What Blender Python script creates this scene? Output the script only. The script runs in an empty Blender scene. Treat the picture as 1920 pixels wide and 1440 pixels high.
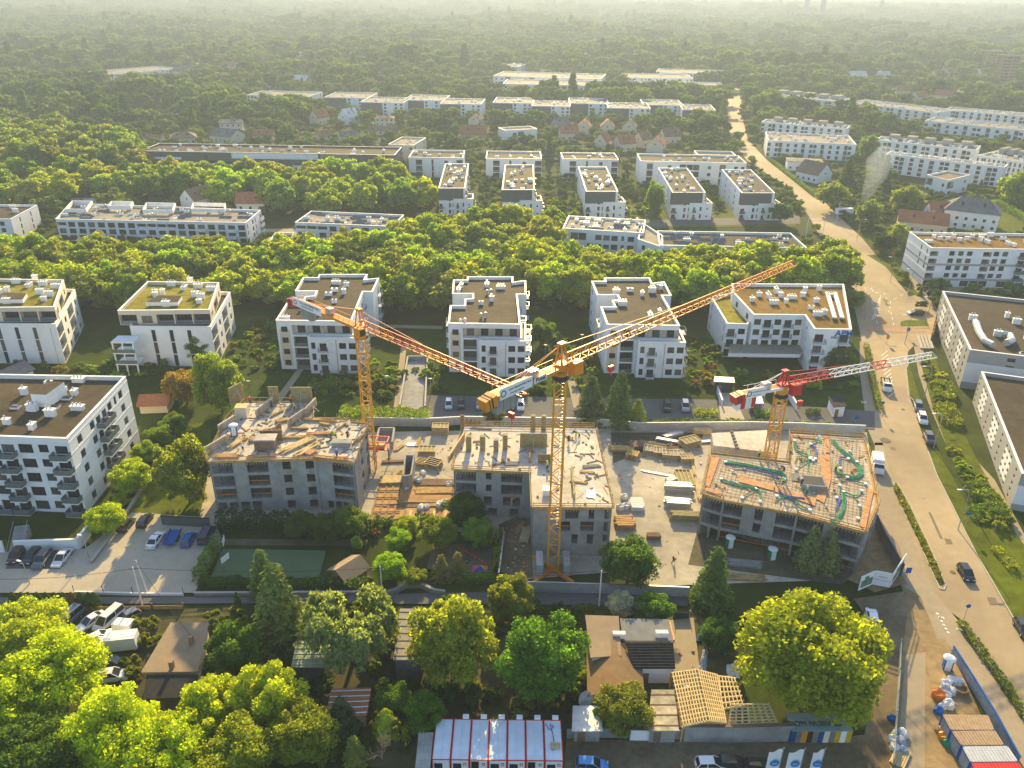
HAZE_D = 0.00039
HAZE_C = (.345, .415, .525)
import bpy, bmesh, math, random
import numpy as np
from mathutils import Vector, Matrix
random.seed(7)
SC = bpy.context.scene
COL = SC.collection
# ------------------------------------------------------------------ camera model (photo pixels 1920x1440)
F, HC = 1490.0, 86.0
_d = np.array([925. - 960, 3740. - 720, F]); _d /= np.linalg.norm(_d)
_up = -_d
_fw = np.array([0, 0, 1.]) - _up * _up[2]; _fw /= np.linalg.norm(_fw)
_rt = np.cross(_fw, _up)
if _rt[0] < 0: _rt = -_rt
def G(px, py, z=0.0):
    """photo pixel -> world point on the horizontal plane at height z"""
    r = np.array([px - 960, py - 720, F])
    X, Y, Z = r @ _rt, r @ _fw, r @ _up
    t = (z - HC) / Z
    return (float(X * t), float(Y * t))
def PX(x, y, z=0.0):
    v = _rt * x + _fw * y + _up * (z - HC)
    return (960 + F * v[0] / v[2], 720 + F * v[1] / v[2])
def SCALE(x, y, z=0.0):
    v = _rt * x + _fw * y + _up * (z - HC)
    return F / v[2]
def hgt(bx, by, ty):
    g = G(bx, by); lo, hi = 0., 80.
    for _ in range(40):
        m = (lo + hi) / 2
        if PX(g[0], g[1], m)[1] > ty: lo = m
        else: hi = m
    return lo
def W(pts, z=0.0): return [G(p[0], p[1], z) for p in pts]
# ------------------------------------------------------------------ materials
MATS = {}
def M(name, rgb=(.5, .5, .5), rough=.85, var=.12, scale=.6, metal=0., spec=.07, big=0.0, obj=False, bump=0., seam=0.):
    if name in MATS: return MATS[name]
    m = bpy.data.materials.new(name); MATS[name] = m
    m.use_nodes = True
    nt = m.node_tree; N = nt.nodes; L = nt.links
    b = N['Principled BSDF']
    b.inputs['Roughness'].default_value = rough
    b.inputs['Metallic'].default_value = metal
    b.inputs['Specular IOR Level'].default_value = spec
    geo = N.new('ShaderNodeNewGeometry')
    n1 = N.new('ShaderNodeTexNoise'); n1.inputs['Scale'].default_value = scale; n1.inputs['Detail'].default_value = 6; n1.inputs['Roughness'].default_value = .65
    L.new(geo.outputs['Position'], n1.inputs['Vector'])
    mr = N.new('ShaderNodeMapRange'); mr.inputs['From Min'].default_value = .28; mr.inputs['From Max'].default_value = .72
    mr.inputs['To Min'].default_value = 1 - var; mr.inputs['To Max'].default_value = 1 + var
    L.new(n1.outputs['Fac'], mr.inputs['Value'])
    fac = mr.outputs['Result']
    if big:
        n2 = N.new('ShaderNodeTexNoise'); n2.inputs['Scale'].default_value = scale * .11; n2.inputs['Detail'].default_value = 4
        L.new(geo.outputs['Position'], n2.inputs['Vector'])
        m2 = N.new('ShaderNodeMapRange'); m2.inputs['From Min'].default_value = .3; m2.inputs['From Max'].default_value = .7
        m2.inputs['To Min'].default_value = 1 - big; m2.inputs['To Max'].default_value = 1 + big
        L.new(n2.outputs['Fac'], m2.inputs['Value'])
        mu = N.new('ShaderNodeMath'); mu.operation = 'MULTIPLY'
        L.new(fac, mu.inputs[0]); L.new(m2.outputs['Result'], mu.inputs[1]); fac = mu.outputs[0]
    mx = N.new('ShaderNodeVectorMath'); mx.operation = 'SCALE'
    if obj:
        oi = N.new('ShaderNodeObjectInfo'); L.new(oi.outputs['Color'], mx.inputs[0])
    else:
        mx.inputs[0].default_value = rgb
    if seam:
        bt = N.new('ShaderNodeTexBrick'); bt.inputs['Scale'].default_value = .5; bt.inputs['Mortar Size'].default_value = .018; bt.inputs['Brick Width'].default_value = 2.6; bt.inputs['Row Height'].default_value = .55
        bt.inputs['Color1'].default_value = (1, 1, 1, 1); bt.inputs['Color2'].default_value = (1 - seam * .5,) * 3 + (1,); bt.inputs['Mortar'].default_value = (1 - seam * 1.6,) * 3 + (1,)
        L.new(geo.outputs['Position'], bt.inputs['Vector']); sx = N.new('ShaderNodeMath'); sx.operation = 'MULTIPLY'; L.new(fac, sx.inputs[0]); L.new(bt.outputs['Color'], sx.inputs[1]); fac = sx.outputs[0]
    L.new(fac, mx.inputs['Scale'])
    L.new(mx.outputs['Vector'], b.inputs['Base Color'])
    if bump:
        bp = N.new('ShaderNodeBump'); bp.inputs['Strength'].default_value = bump; bp.inputs['Distance'].default_value = .3
        L.new(n1.outputs['Fac'], bp.inputs['Height']); L.new(bp.outputs['Normal'], b.inputs['Normal'])
    return m
def leafmat(name, trans=.5):
    """foliage: diffuse + translucent, tinted by the object's own colour and by clump noise"""
    m = bpy.data.materials.new(name); m.use_nodes = True
    nt = m.node_tree; N = nt.nodes; L = nt.links
    for n in list(N):
        if n.type != 'OUTPUT_MATERIAL': N.remove(n)
    out = [n for n in N if n.type == 'OUTPUT_MATERIAL'][0]
    oi = N.new('ShaderNodeObjectInfo'); geo = N.new('ShaderNodeNewGeometry')
    n1 = N.new('ShaderNodeTexNoise'); n1.inputs['Scale'].default_value = .55; n1.inputs['Detail'].default_value = 5
    L.new(geo.outputs['Position'], n1.inputs['Vector'])
    mr = N.new('ShaderNodeMapRange'); mr.inputs['From Min'].default_value = .3; mr.inputs['From Max'].default_value = .7
    mr.inputs['To Min'].default_value = .74; mr.inputs['To Max'].default_value = 1.26
    L.new(n1.outputs['Fac'], mr.inputs['Value'])
    mu = N.new('ShaderNodeMath'); mu.operation = 'MULTIPLY'
    rr = N.new('ShaderNodeMapRange'); rr.inputs['To Min'].default_value = .82; rr.inputs['To Max'].default_value = 1.18
    L.new(geo.outputs['Random Per Island'], rr.inputs['Value'])
    L.new(mr.outputs['Result'], mu.inputs[0]); L.new(rr.outputs['Result'], mu.inputs[1])
    mx = N.new('ShaderNodeVectorMath'); mx.operation = 'SCALE'
    L.new(oi.outputs['Color'], mx.inputs[0]); m9 = N.new('ShaderNodeMath'); m9.operation = 'MULTIPLY'; m9.inputs[1].default_value = 2.85; L.new(mu.outputs[0], m9.inputs[0]); L.new(m9.outputs[0], mx.inputs['Scale'])
    d = N.new('ShaderNodeBsdfDiffuse'); t = N.new('ShaderNodeBsdfTranslucent'); mix = N.new('ShaderNodeMixShader')
    yl = N.new('ShaderNodeVectorMath'); yl.operation = 'MULTIPLY'; yl.inputs[1].default_value = (1.62, 1.55, .5)
    L.new(mx.outputs['Vector'], yl.inputs[0])
    L.new(mx.outputs['Vector'], d.inputs['Color']); L.new(yl.outputs['Vector'], t.inputs['Color'])
    mix.inputs[0].default_value = trans
    L.new(d.outputs[0], mix.inputs[1]); L.new(t.outputs[0], mix.inputs[2])
    L.new(mix.outputs[0], out.inputs['Surface'])
    MATS[name] = m
    return m
def glassmat():
    m = M('window_glass', (.03, .035, .04), rough=.15, var=.1, spec=.22)
    nt = m.node_tree; N = nt.nodes; L = nt.links; b = N['Principled BSDF']
    oi = N.new('ShaderNodeObjectInfo'); cr = N.new('ShaderNodeValToRGB')
    e = cr.color_ramp.elements
    e[0].position = 0; e[0].color = (.018, .02, .024, 1); e[1].position = 1; e[1].color = (.16, .14, .11, 1)
    k = cr.color_ramp.elements.new(.6); k.color = (.035, .036, .04, 1)
    L.new(oi.outputs['Random'], cr.inputs[0]); L.new(cr.outputs[0], b.inputs['Base Color'])
    return m
M('white_wall', (.74, .735, .72), var=.06, scale=.35, big=.05)
M('cream_wall', (.62, .53, .40), var=.06, scale=.4)
M('beige_wall', (.50, .44, .36), var=.07, scale=.4)
M('grey_wall', (.34, .33, .31), var=.07, scale=.4)
M('dark_wall', (.10, .098, .095), var=.12, scale=.4)
M('brown_wall', (.30, .20, .11), var=.12, scale=.4)
M('coping', (.80, .77, .72), rough=.6, var=.05, spec=.2)
M('bitumen', (.075, .056, .034), var=.28, scale=.5, big=.3, seam=.22)
M('pale_roof', (.28, .24, .185), var=.22, scale=.8, big=.25, seam=.18)
M('moss_roof', (.21, .185, .025), var=.4, scale=.6, big=.3, rough=1)
M('rust_roof', (.19, .112, .03), var=.35, scale=.7, big=.25, rough=1)
M('concrete', (.30, .29, .265), var=.24, scale=.5, big=.2, seam=.14)
M('slab_top', (.52, .46, .37), var=.22, scale=.9, big=.25, seam=.1)
M('concrete_dark', (.19, .19, .185), var=.2, scale=.6)
M('steel', (.45, .45, .45), rough=.4, metal=.7, var=.1)
M('dark_metal', (.05, .05, .052), rough=.5, var=.1)
M('railing', (.13, .15, .15), rough=.25, var=.1, spec=.5)
M('white_paint', (.78, .77, .74), rough=.5, var=.06)
M('yellow_paint', (.75, .25, .015), rough=.45, var=.1, scale=1.5, spec=.4)
M('mast_paint', (.68, .31, .025), rough=.5, var=.14, scale=1.5, spec=.4)
M('red_paint', (.55, .025, .015), rough=.45, var=.1, spec=.4)
M('orange_paint', (.75, .20, .03), rough=.5, var=.1)
M('blue_paint', (.02, .10, .34), rough=.45, var=.1)
M('green_paint', (.02, .26, .12), rough=.5, var=.1)
M('timber', (.44, .29, .12), var=.35, scale=1.8)
M('timber_pale', (.58, .44, .22), var=.25, scale=1.5)
M('ply', (.42, .25, .11), var=.22, scale=1.2)
M('form_panel', (.30, .26, .13), var=.3, scale=1.5)
M('rust', (.30, .18, .09), var=.4, scale=2)
M('bark', (.10, .075, .05), var=.3, scale=2)
M('tile_red', (.33, .13, .065), var=.22, scale=1.5, big=.2)
M('tile_brown', (.20, .13, .085), var=.22, scale=1.5, big=.2)
M('tile_grey', (.16, .15, .145), var=.2, scale=1.5, big=.2)
M('tar_black', (.035, .034, .033), var=.35, scale=1.2)
M('sheet_metal', (.50, .50, .48), spec=.4, rough=.35, var=.18, scale=.8, metal=.3, big=.2)
M('bag_white', (.68, .66, .63), var=.15, scale=2)
M('tarpaulin', (.30, .34, .40), rough=.5, var=.3, scale=1.5)
M('rubber', (.02, .02, .02), rough=.8)
M('skin', (.42, .25, .17), rough=.6, var=.05)
M('car_glass', (.02, .024, .03), rough=.06, var=.05, spec=.7)
M('car_paint', rough=.25, var=.02, spec=.6, obj=True)
M('cloth', rough=.9, var=.1, scale=4, obj=True)
M('plain', rough=.7, var=.12, scale=1.5, obj=True)
M('lamp_red', (.5, .01, .01), rough=.2); M('lamp_white', (.8, .8, .75), rough=.1)
M('solar', (.03, .035, .05), rough=.15, spec=.7, var=.2)
glassmat()
leafmat('leaf', .56); leafmat('needle', .22)
# ------------------------------------------------------------------ mesh builder
class MB:
    def __init__(s): s.v = []; s.f = []; s.m = []
    def add(s, pts, m=0):
        i = len(s.v); s.v += [tuple(p) for p in pts]; s.f.append(tuple(range(i, i + len(pts)))); s.m.append(m)
    def hexa(s, b, t, m=0):
        """4 bottom points and 4 top points, both counter-clockwise seen from above"""
        i = len(s.v); s.v += [tuple(p) for p in b] + [tuple(p) for p in t]
        for f in ((3, 2, 1, 0), (4, 5, 6, 7), (0, 1, 5, 4), (1, 2, 6, 5), (2, 3, 7, 6), (3, 0, 4, 7)):
            s.f.append(tuple(i + k for k in f)); s.m.append(m)
    def box(s, x0, x1, y0, y1, z0, z1, m=0):
        s.hexa([(x0, y0, z0), (x1, y0, z0), (x1, y1, z0), (x0, y1, z0)], [(x0, y0, z1), (x1, y0, z1), (x1, y1, z1), (x0, y1, z1)], m)
    def obox(s, cx, cy, z0, lx, ly, h, a=0., m=0, taper=1.):
        c, n = math.cos(a), math.sin(a)
        def q(u, v, k): return (cx + u * c * k - v * n * k, cy + u * n * k + v * c * k)
        q4 = [(-lx / 2, -ly / 2), (lx / 2, -ly / 2), (lx / 2, ly / 2), (-lx / 2, ly / 2)]
        s.hexa([q(u, v, 1) + (z0,) for u, v in q4], [q(u, v, taper) + (z0 + h,) for u, v in q4], m)
    def bar(s, p, q, w=.1, h=None, m=0):
        p, q = Vector(p), Vector(q); d = q - p
        if d.length < 1e-6: return
        d.normalize(); h = h or w
        a = Vector((0, 0, 1)) if abs(d.z) < .95 else Vector((0, 1, 0))
        u = d.cross(a).normalized() * (w / 2); v = u.cross(d).normalized() * (h / 2)
        s.hexa([p - u - v, p + u - v, q + u - v, q - u - v], [p - u + v, p + u + v, q + u + v, q - u + v], m)
    def tube(s, pts, r=.05, n=6, m=0):
        pts = [Vector(p) for p in pts]; rs = r if isinstance(r, (list, tuple)) else [r] * len(pts)
        i0 = len(s.v)
        for k, p in enumerate(pts):
            d = (pts[min(k + 1, len(pts) - 1)] - pts[max(k - 1, 0)]).normalized()
            a = Vector((0, 0, 1)) if abs(d.z) < .9 else Vector((0, 1, 0))
            u = d.cross(a).normalized(); v = u.cross(d)
            for j in range(n):
                t = 2 * math.pi * j / n
                s.v.append(tuple(p + (u * math.cos(t) + v * math.sin(t)) * rs[k]))
        for k in range(len(pts) - 1):
            for j in range(n):
                a, b = i0 + k * n + j, i0 + k * n + (j + 1) % n
                s.f.append((a, b, b + n, a + n)); s.m.append(m)
        s.f.append(tuple(i0 + j for j in range(n))[::-1]); s.m.append(m)
        s.f.append(tuple(i0 + (len(pts) - 1) * n + j for j in range(n))); s.m.append(m)
    def lathe(s, prof, c=(0, 0, 0), n=10, m=0):
        i0 = len(s.v)
        for r, z in prof:
            for j in range(n):
                t = 2 * math.pi * j / n; s.v.append((c[0] + r * math.cos(t), c[1] + r * math.sin(t), c[2] + z))
        for k in range(len(prof) - 1):
            for j in range(n):
                a, b = i0 + k * n + j, i0 + k * n + (j + 1) % n
                s.f.append((a, b, b + n, a + n)); s.m.append(m)
        s.f.append(tuple(i0 + (len(prof) - 1) * n + j for j in range(n))); s.m.append(m)
        s.f.append(tuple(i0 + j for j in range(n))[::-1]); s.m.append(m)
    def prism(s, poly, z0, z1, m=0, mt=None):
        n = len(poly); i = len(s.v)
        s.v += [(p[0], p[1], z0) for p in poly] + [(p[0], p[1], z1) for p in poly]
        for k in range(n):
            s.f.append((i + k, i + (k + 1) % n, i + n + (k + 1) % n, i + n + k)); s.m.append(m)
        s.f.append(tuple(i + n + k for k in range(n))); s.m.append(m if mt is None else mt)
        s.f.append(tuple(i + k for k in range(n))[::-1]); s.m.append(m)
    def mesh(s, name, mats):
        me = bpy.data.meshes.new(name); me.from_pydata(s.v, [], s.f)
        for m in mats: me.materials.append(MATS[m] if isinstance(m, str) else m)
        if len(mats) > 1: me.polygons.foreach_set('material_index', s.m)
        me.update(); return me
    def build(s, name, mats, parent=None, loc=(0, 0, 0), rz=0., color=None):
        if isinstance(mats, str): mats = [mats]
        return inst(name, s.mesh(name, mats), parent, loc, rz, color=color)
def inst(name, me, parent=None, loc=(0, 0, 0), rz=0., scale=None, color=None):
    o = bpy.data.objects.new(name, me); COL.objects.link(o)
    if parent: o.parent = parent
    o.location = loc; o.rotation_euler = (0, 0, rz)
    if scale: o.scale = scale if isinstance(scale, (tuple, list)) else (scale,) * 3
    if color: o.color = tuple(color) + (1,) if len(color) == 3 else color
    return o
def tag(o, label=None, cat=None, group=None, kind=None):
    if label: o['label'] = label
    if cat: o['category'] = cat
    if group: o['group'] = group
    if kind: o['kind'] = kind
    return o
def thing(name, label, cat, loc=(0, 0, 0), rz=0., group=None):
    o = bpy.data.objects.new(name, None); COL.objects.link(o); o.empty_display_size = .5
    o.location = (loc[0], loc[1], loc[2] if len(loc) > 2 else 0); o.rotation_euler = (0, 0, rz)
    return tag(o, label, cat, group)
def clone(root, loc, rz=0., label=None, group=None, color=None, scale=None):
    r = root.copy(); COL.objects.link(r); r.location = loc; r.rotation_euler = (0, 0, rz)
    if label: r['label'] = label
    if group: r['group'] = group
    if scale: r.scale = (scale,) * 3
    if color: r.color = tuple(color) + (1,)
    for ch in list(root.children):
        c = ch.copy(); COL.objects.link(c); c.parent = r
        if color: c.color = tuple(color) + (1,)
        for g in ch.children:
            d = g.copy(); COL.objects.link(d); d.parent = c
            if color: d.color = tuple(color) + (1,)
    return r
ORD = ['first', 'second', 'third', 'fourth', 'fifth', 'sixth', 'seventh', 'eighth', 'ninth', 'tenth', 'eleventh', 'twelfth', 'thirteenth', 'fourteenth', 'fifteenth',
       'sixteenth', 'seventeenth', 'eighteenth', 'nineteenth', 'twentieth', 'twenty-first', 'twenty-second', 'twenty-third', 'twenty-fourth', 'twenty-fifth', 'twenty-sixth', 'twenty-seventh', 'twenty-eighth', 'twenty-ninth', 'thirtieth']
ORD += [t + '-' + u for t in ('thirty', 'forty', 'fifty') for u in ORD[:9]]
def inset(poly, d):
    n = len(poly); out = []
    for i in range(n):
        p0, p1, p2 = Vector(poly[i - 1]), Vector(poly[i]), Vector(poly[(i + 1) % n])
        a = (p1 - p0).normalized(); b = (p2 - p1).normalized()
        na, nb = Vector((-a.y, a.x)), Vector((-b.y, b.x))
        k = na + nb
        den = 1 + na.dot(nb)
        out.append(tuple(p1 + k * (d / max(den, .35))))
    return out
# ------------------------------------------------------------------ camera, sun, sky
cam = bpy.data.cameras.new('camera'); co = bpy.data.objects.new('camera', cam); COL.objects.link(co)
R = Matrix(((_rt[0], -_rt[1], -_rt[2]), (_fw[0], -_fw[1], -_fw[2]), (_up[0], -_up[1], -_up[2])))
co.matrix_world = Matrix.Translation((0, 0, HC)) @ R.to_4x4()
cam.sensor_width = 36; cam.lens = F / 1920 * 36; cam.clip_start = 1; cam.clip_end = 30000
SC.camera = co
SUN_AZ, SUN_EL = math.radians(3.0), math.radians(23.5)   # azimuth from +y towards +x
sd = Vector((math.sin(SUN_AZ) * math.cos(SUN_EL), math.cos(SUN_AZ) * math.cos(SUN_EL), math.sin(SUN_EL)))
sl = bpy.data.lights.new('sun', 'SUN'); sl.energy = 5.0; sl.angle = math.radians(.5); sl.color = (1, .75, .31)
so = bpy.data.objects.new('sun', sl); COL.objects.link(so); so.rotation_euler = sd.to_track_quat('Z', 'Y').to_euler()
so.location = (0, 0, 200)
wd = bpy.data.worlds.new('World'); SC.world = wd; wd.use_nodes = True
wn = wd.node_tree.nodes; wl = wd.node_tree.links
sky = wn.new('ShaderNodeTexSky'); sky.sky_type = 'NISHITA'; sky.sun_disc = False
sky.sun_elevation = SUN_EL; sky.sun_rotation = SUN_AZ; sky.altitude = 100; sky.air_density = 1.0; sky.dust_density = 1.0
wl.new(sky.outputs[0], wn['Background'].inputs['Color']); wn['Background'].inputs['Strength'].default_value = .14
SC.view_settings.view_transform = 'Standard'; SC.view_settings.look = 'None'; SC.view_settings.exposure = 1.25; SC.view_settings.gamma = 1
SC.cycles.use_denoising = True
try: SC.cycles.denoiser = 'OPENIMAGEDENOISE'
except Exception: pass
SC.cycles.max_bounces = 6; SC.cycles.diffuse_bounces = 3; SC.cycles.transmission_bounces = 3; SC.cycles.volume_bounces = 1
SC.cycles.sample_clamp_indirect = 4
SC.render.use_persistent_data = False
# haze box
def haze(density, color=(.86, .88, .80), g=.45):
    m = bpy.data.materials.new('haze_air'); m.use_nodes = True
    nt = m.node_tree
    for n in list(nt.nodes):
        if n.type != 'OUTPUT_MATERIAL': nt.nodes.remove(n)
    out = nt.nodes[0]
    v = nt.nodes.new('ShaderNodeVolumePrincipled')
    v.inputs['Density'].default_value = density; v.inputs['Color'].default_value = color + (1,); v.inputs['Anisotropy'].default_value = g
    nt.links.new(v.outputs[0], out.inputs['Volume'])
    b = MB(); b.box(-7000, 7000, -1500, 11000, -1.5, 112, 0)
    o = b.build('haze', [m]); tag(o, 'pale morning haze over the whole district', 'haze', kind='stuff')
haze(HAZE_D, HAZE_C, .3)
# ------------------------------------------------------------------ ground, roads, yards (each sheet a little above the one below)
M('earth', (.042, .058, .010), rough=1, var=.35, scale=.15, big=.35)
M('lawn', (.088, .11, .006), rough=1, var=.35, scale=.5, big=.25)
M('lawn_dark_shaded', (.040, .060, .006), rough=1, var=.4, scale=.4, big=.3)  # lawn copy darkened for dark planting and for shade put into its colour
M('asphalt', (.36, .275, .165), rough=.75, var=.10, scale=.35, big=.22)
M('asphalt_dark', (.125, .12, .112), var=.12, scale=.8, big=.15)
M('paver', (.42, .36, .27), var=.08, scale=.8, big=.1)
M('path', (.33, .265, .18), var=.1, scale=.8, big=.1)
M('site_dust', (.40, .35, .27), var=.25, scale=.3, big=.3)
M('dirt', (.27, .19, .095), var=.3, scale=.6, big=.25)
M('gravel_dark', (.16, .12, .07), var=.25, scale=1.4, big=.35)
M('sand_dark', (.105, .088, .055), var=.3, scale=.6, big=.35)
M('yard_soil', (.075, .07, .03), var=.4, scale=.5, big=.5)
M('court', (.10, .145, .07), var=.06, scale=.6)
M('marking', (.80, .77, .70), var=.2, scale=2)
M('redpath', (.38, .24, .15), var=.15, scale=1)
M('kerb', (.42, .38, .32), var=.1, scale=1)
g = MB(); g.add([(-9000, -400, 0), (9000, -400, 0), (9000, 10500, 0), (-9000, 10500, 0)]); tag(g.build('ground', 'earth'), kind='structure')
_lay = [0.0]
def sheet(name, mat, px, z=None):
    if z is None: _lay[0] += .006; z = _lay[0] + .02
    b = MB(); b.add([p + (z,) for p in W(px)]); return tag(b.build(name, mat), kind='structure')
def band(name, mat, left, right, z=None):
    """strip between two polylines of photo pixels"""
    if z is None: _lay[0] += .006; z = _lay[0] + .02
    b = MB(); l, r = W(left), W(right)
    for i in range(len(l) - 1): b.add([l[i] + (z,), r[i] + (z,), r[i + 1] + (z,), l[i + 1] + (z,)])
    return tag(b.build(name, mat), kind='structure')
# lawns between the blocks
sheet('lawn', 'lawn_dark_shaded', [(-40, 720), (660, 800), (830, 740), (830, 640), (640, 600), (0, 640)])
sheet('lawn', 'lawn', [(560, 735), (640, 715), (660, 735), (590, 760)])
sheet('lawn', 'lawn_dark_shaded', [(700, 740), (830, 740), (1330, 745), (1620, 780), (1600, 640), (1000, 600), (560, 640), (540, 760)])
sheet('lawn', 'lawn', [(-80, 1010), (165, 1018), (235, 965), (330, 800), (395, 790), (400, 1000), (-80, 1040)])
sheet('lawn', 'lawn', [(1780, 440), (1790, 400), (1860, 390), (1960, 425), (1960, 445)])
sheet('lawn', 'lawn', [(145, 285), (180, 268), (300, 262), (320, 280), (150, 300)])
sheet('lawn', 'lawn', [(820, 400), (830, 380), (1330, 385), (1500, 400), (1490, 425), (820, 430)])
sheet('lawn', 'lawn', [(1500, 455), (1560, 470), (1600, 530), (1560, 560), (1500, 500)])
# streets
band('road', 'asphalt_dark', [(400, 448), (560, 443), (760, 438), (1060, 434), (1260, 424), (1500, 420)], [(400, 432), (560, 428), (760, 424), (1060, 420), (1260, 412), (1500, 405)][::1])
sheet('road', 'path', [(490, 455), (560, 450), (570, 428), (500, 430)])
sheet('road', 'path', [(1010, 446), (1060, 447), (1058, 424), (1018, 424)])
sheet('road', 'path', [(170, 220), (325, 213), (335, 205), (180, 212)])
sheet('road', 'path', [(300, 233), (350, 213), (358, 206), (345, 206), (285, 232)])
# inner drive with parking bays behind the site
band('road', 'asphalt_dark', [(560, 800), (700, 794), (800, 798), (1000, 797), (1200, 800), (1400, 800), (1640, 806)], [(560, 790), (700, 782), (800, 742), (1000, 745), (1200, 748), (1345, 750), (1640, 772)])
sheet('path', 'path', [(738, 765), (752, 650), (762, 650), (752, 765)])
sheet('path', 'path', [(1075, 765), (1052, 660), (1064, 655), (1095, 765)])
sheet('path', 'path', [(610, 612), (830, 618), (830, 612), (610, 606)])
sheet('path', 'path', [(500, 770), (560, 690), (572, 690), (515, 772)])
sheet('driveway', 'paver', [(1352, 795), (1345, 735), (1365, 720), (1400, 795)])
sheet('driveway', 'concrete', [(752, 765), (766, 672), (800, 672), (796, 770)])
# construction site yard
sheet('site_yard', 'site_dust', [(372, 985), (396, 860), (660, 812), (1000, 806), (1200, 803), (1625, 812), (1650, 985), (1590, 1088), (1225, 1100), (1130, 1075), (985, 1088), (940, 1010), (700, 975)])
sheet('site_yard', 'sand_dark', [(1150, 870), (1145, 812), (1320, 812), (1310, 838), (1200, 850)])
sheet('site_yard', 'dirt', [(1590, 1088), (1640, 990), (1700, 1095), (1640, 1112)])
sheet('site_yard', 'sand_dark', [(1310, 985), (1600, 1075), (1580, 1098), (1290, 1060)])
sheet('site_yard', 'gravel_dark', [(935, 985), (992, 960), (1000, 1085), (940, 1090)])
# car park of the white block, lower left
sheet('car_park', 'paver', [(-90, 1040), (160, 1030), (248, 962), (400, 972), (420, 1020), (365, 1113), (-90, 1113)])
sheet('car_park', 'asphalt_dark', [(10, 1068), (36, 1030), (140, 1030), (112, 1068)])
sheet('lane', 'asphalt_dark', [(-90, 1135), (-90, 1122), (440, 1120), (900, 1112), (1290, 1116), (1290, 1138), (900, 1134), (440, 1133)])
sheet('yard', 'yard_soil', [(-60, 1440), (-60, 1150), (440, 1140), (440, 1330), (300, 1440)])
sheet('yard', 'yard_soil', [(690, 1440), (560, 1250), (560, 1150), (1290, 1145), (1380, 1200), (1380, 1390), (1060, 1392), (1060, 1470)])
sheet('yard', 'path', [(1258, 1260), (1255, 1165), (1300, 1160), (1312, 1260)])
sheet('court', 'court', [(396, 1084), (418, 1031), (612, 1034), (598, 1086)])
sheet('path', 'sand_dark', [(412, 1024), (416, 1012), (690, 1014), (688, 1026)])
sheet('playground', 'sand_dark', [(800, 1068), (812, 1022), (930, 1022), (925, 1072), (860, 1082)])
sheet('court', 'sand_dark', [(618, 1086), (645, 1047), (700, 1086)])
# lower right: gravel lot, dirt track, main road
sheet('gravel_lot', 'gravel_dark', [(1055, 1475), (1062, 1388), (1480, 1395), (1620, 1380), (1655, 1200), (1600, 1125), (1700, 1110), (1712, 1180), (1690, 1250), (1668, 1475)])
sheet('dirt_track', 'dirt', [(1665, 1475), (1690, 1240), (1702, 1140), (1690, 1100), (1725, 1120), (1755, 1195), (1760, 1300), (1770, 1475)])
sheet('dirt_track', 'path', [(1678, 1475), (1697, 1230), (1735, 1225), (1732, 1475)])
sheet('path', 'dirt', [(1750, 1300), (1755, 1200), (1772, 1200), (1900, 1475), (1770, 1475)])
RL = [(2070, 1560), (1935, 1350), (1800, 1160), (1715, 1100), (1680, 1040), (1640, 900), (1640, 830), (1625, 700), (1612, 620), (1598, 560), (1580, 500), (1536, 440), (1512, 398), (1478, 352), (1445, 330), (1400, 300), (1372, 262), (1360, 220), (1370, 160)]
RR = [(2170, 1450), (2030, 1300), (1905, 1172), (1830, 1040), (1790, 960), (1752, 880), (1738, 840), (1706, 745), (1704, 680), (1735, 620), (1705, 560), (1690, 535), (1640, 480), (1600, 430), (1565, 398), (1522, 355), (1490, 330), (1438, 300), (1402, 262), (1392, 220), (1387, 160)]
RR = RR[:8] + [(1702, 660), (1735, 625), (1700, 548), (1665, 505), (1618, 448), (1565, 398), (1522, 355), (1490, 330), (1438, 300), (1402, 262), (1392, 220), (1387, 160)]
RL = RL[:13] + [(1512, 398), (1478, 352), (1445, 330), (1400, 300), (1372, 262), (1360, 220), (1370, 160)]
band('road', 'asphalt', RL, RR, .30 - .28)
sheet('road', 'asphalt', [(1700, 640), (1688, 560), (1750, 545), (1960, 555), (1960, 540), (1745, 530), (1730, 560), (1770, 600), (1742, 640)], .026)
sheet('pavement', 'path', [(1640, 830), (1640, 1000), (1690, 1100), (1720, 1190), (1755, 1200), (1772, 1200), (1920, 1440), (2060, 1560), (2100, 1540), (1950, 1365), (1797, 1165), (1752, 1110), (1672, 905), (1655, 830)], .034)
sheet('pavement', 'path', [(1612, 700), (1625, 800), (1640, 835), (1658, 835), (1650, 770), (1628, 640), (1612, 640)], .034)
# pavement and lawns right of the road, with kerb lines
band('pavement', 'path', [(2110, 1300), (1955, 1150), (1850, 980), (1795, 880), (1770, 825), (1742, 760), (1722, 700), (1712, 640)], [(2170, 1300), (2010, 1150), (1925, 1010), (1865, 900), (1800, 830), (1765, 760), (1738, 700), (1728, 640)], .030)
band('lawn', 'lawn', [(2040, 1300), (1905, 1165), (1830, 1035), (1792, 960), (1758, 890), (1743, 852)], [(2100, 1300), (1950, 1165), (1850, 1010), (1805, 930), (1772, 870), (1756, 840)], .036)
band('lawn', 'lawn', [(1716, 752), (1706, 740), (1700, 690)], [(1729, 756), (1722, 740), (1706, 686)], .036)
band('lawn', 'lawn', [(2000, 1260), (1880, 1060), (1842, 990), (1780, 850), (1750, 770), (1722, 665)], [(2080, 1260), (1960, 1080), (1905, 1000), (1862, 920), (1790, 780), (1752, 665)], .040)
sheet('lawn', 'lawn', [(1690, 612), (1686, 604), (1700, 600), (1738, 601), (1742, 612)], .036)
band('lawn', 'lawn', [(1720, 556), (1690, 535), (1660, 500), (1625, 478)], [(1727, 556), (1712, 536), (1680, 505), (1640, 478)], .036)
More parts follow.
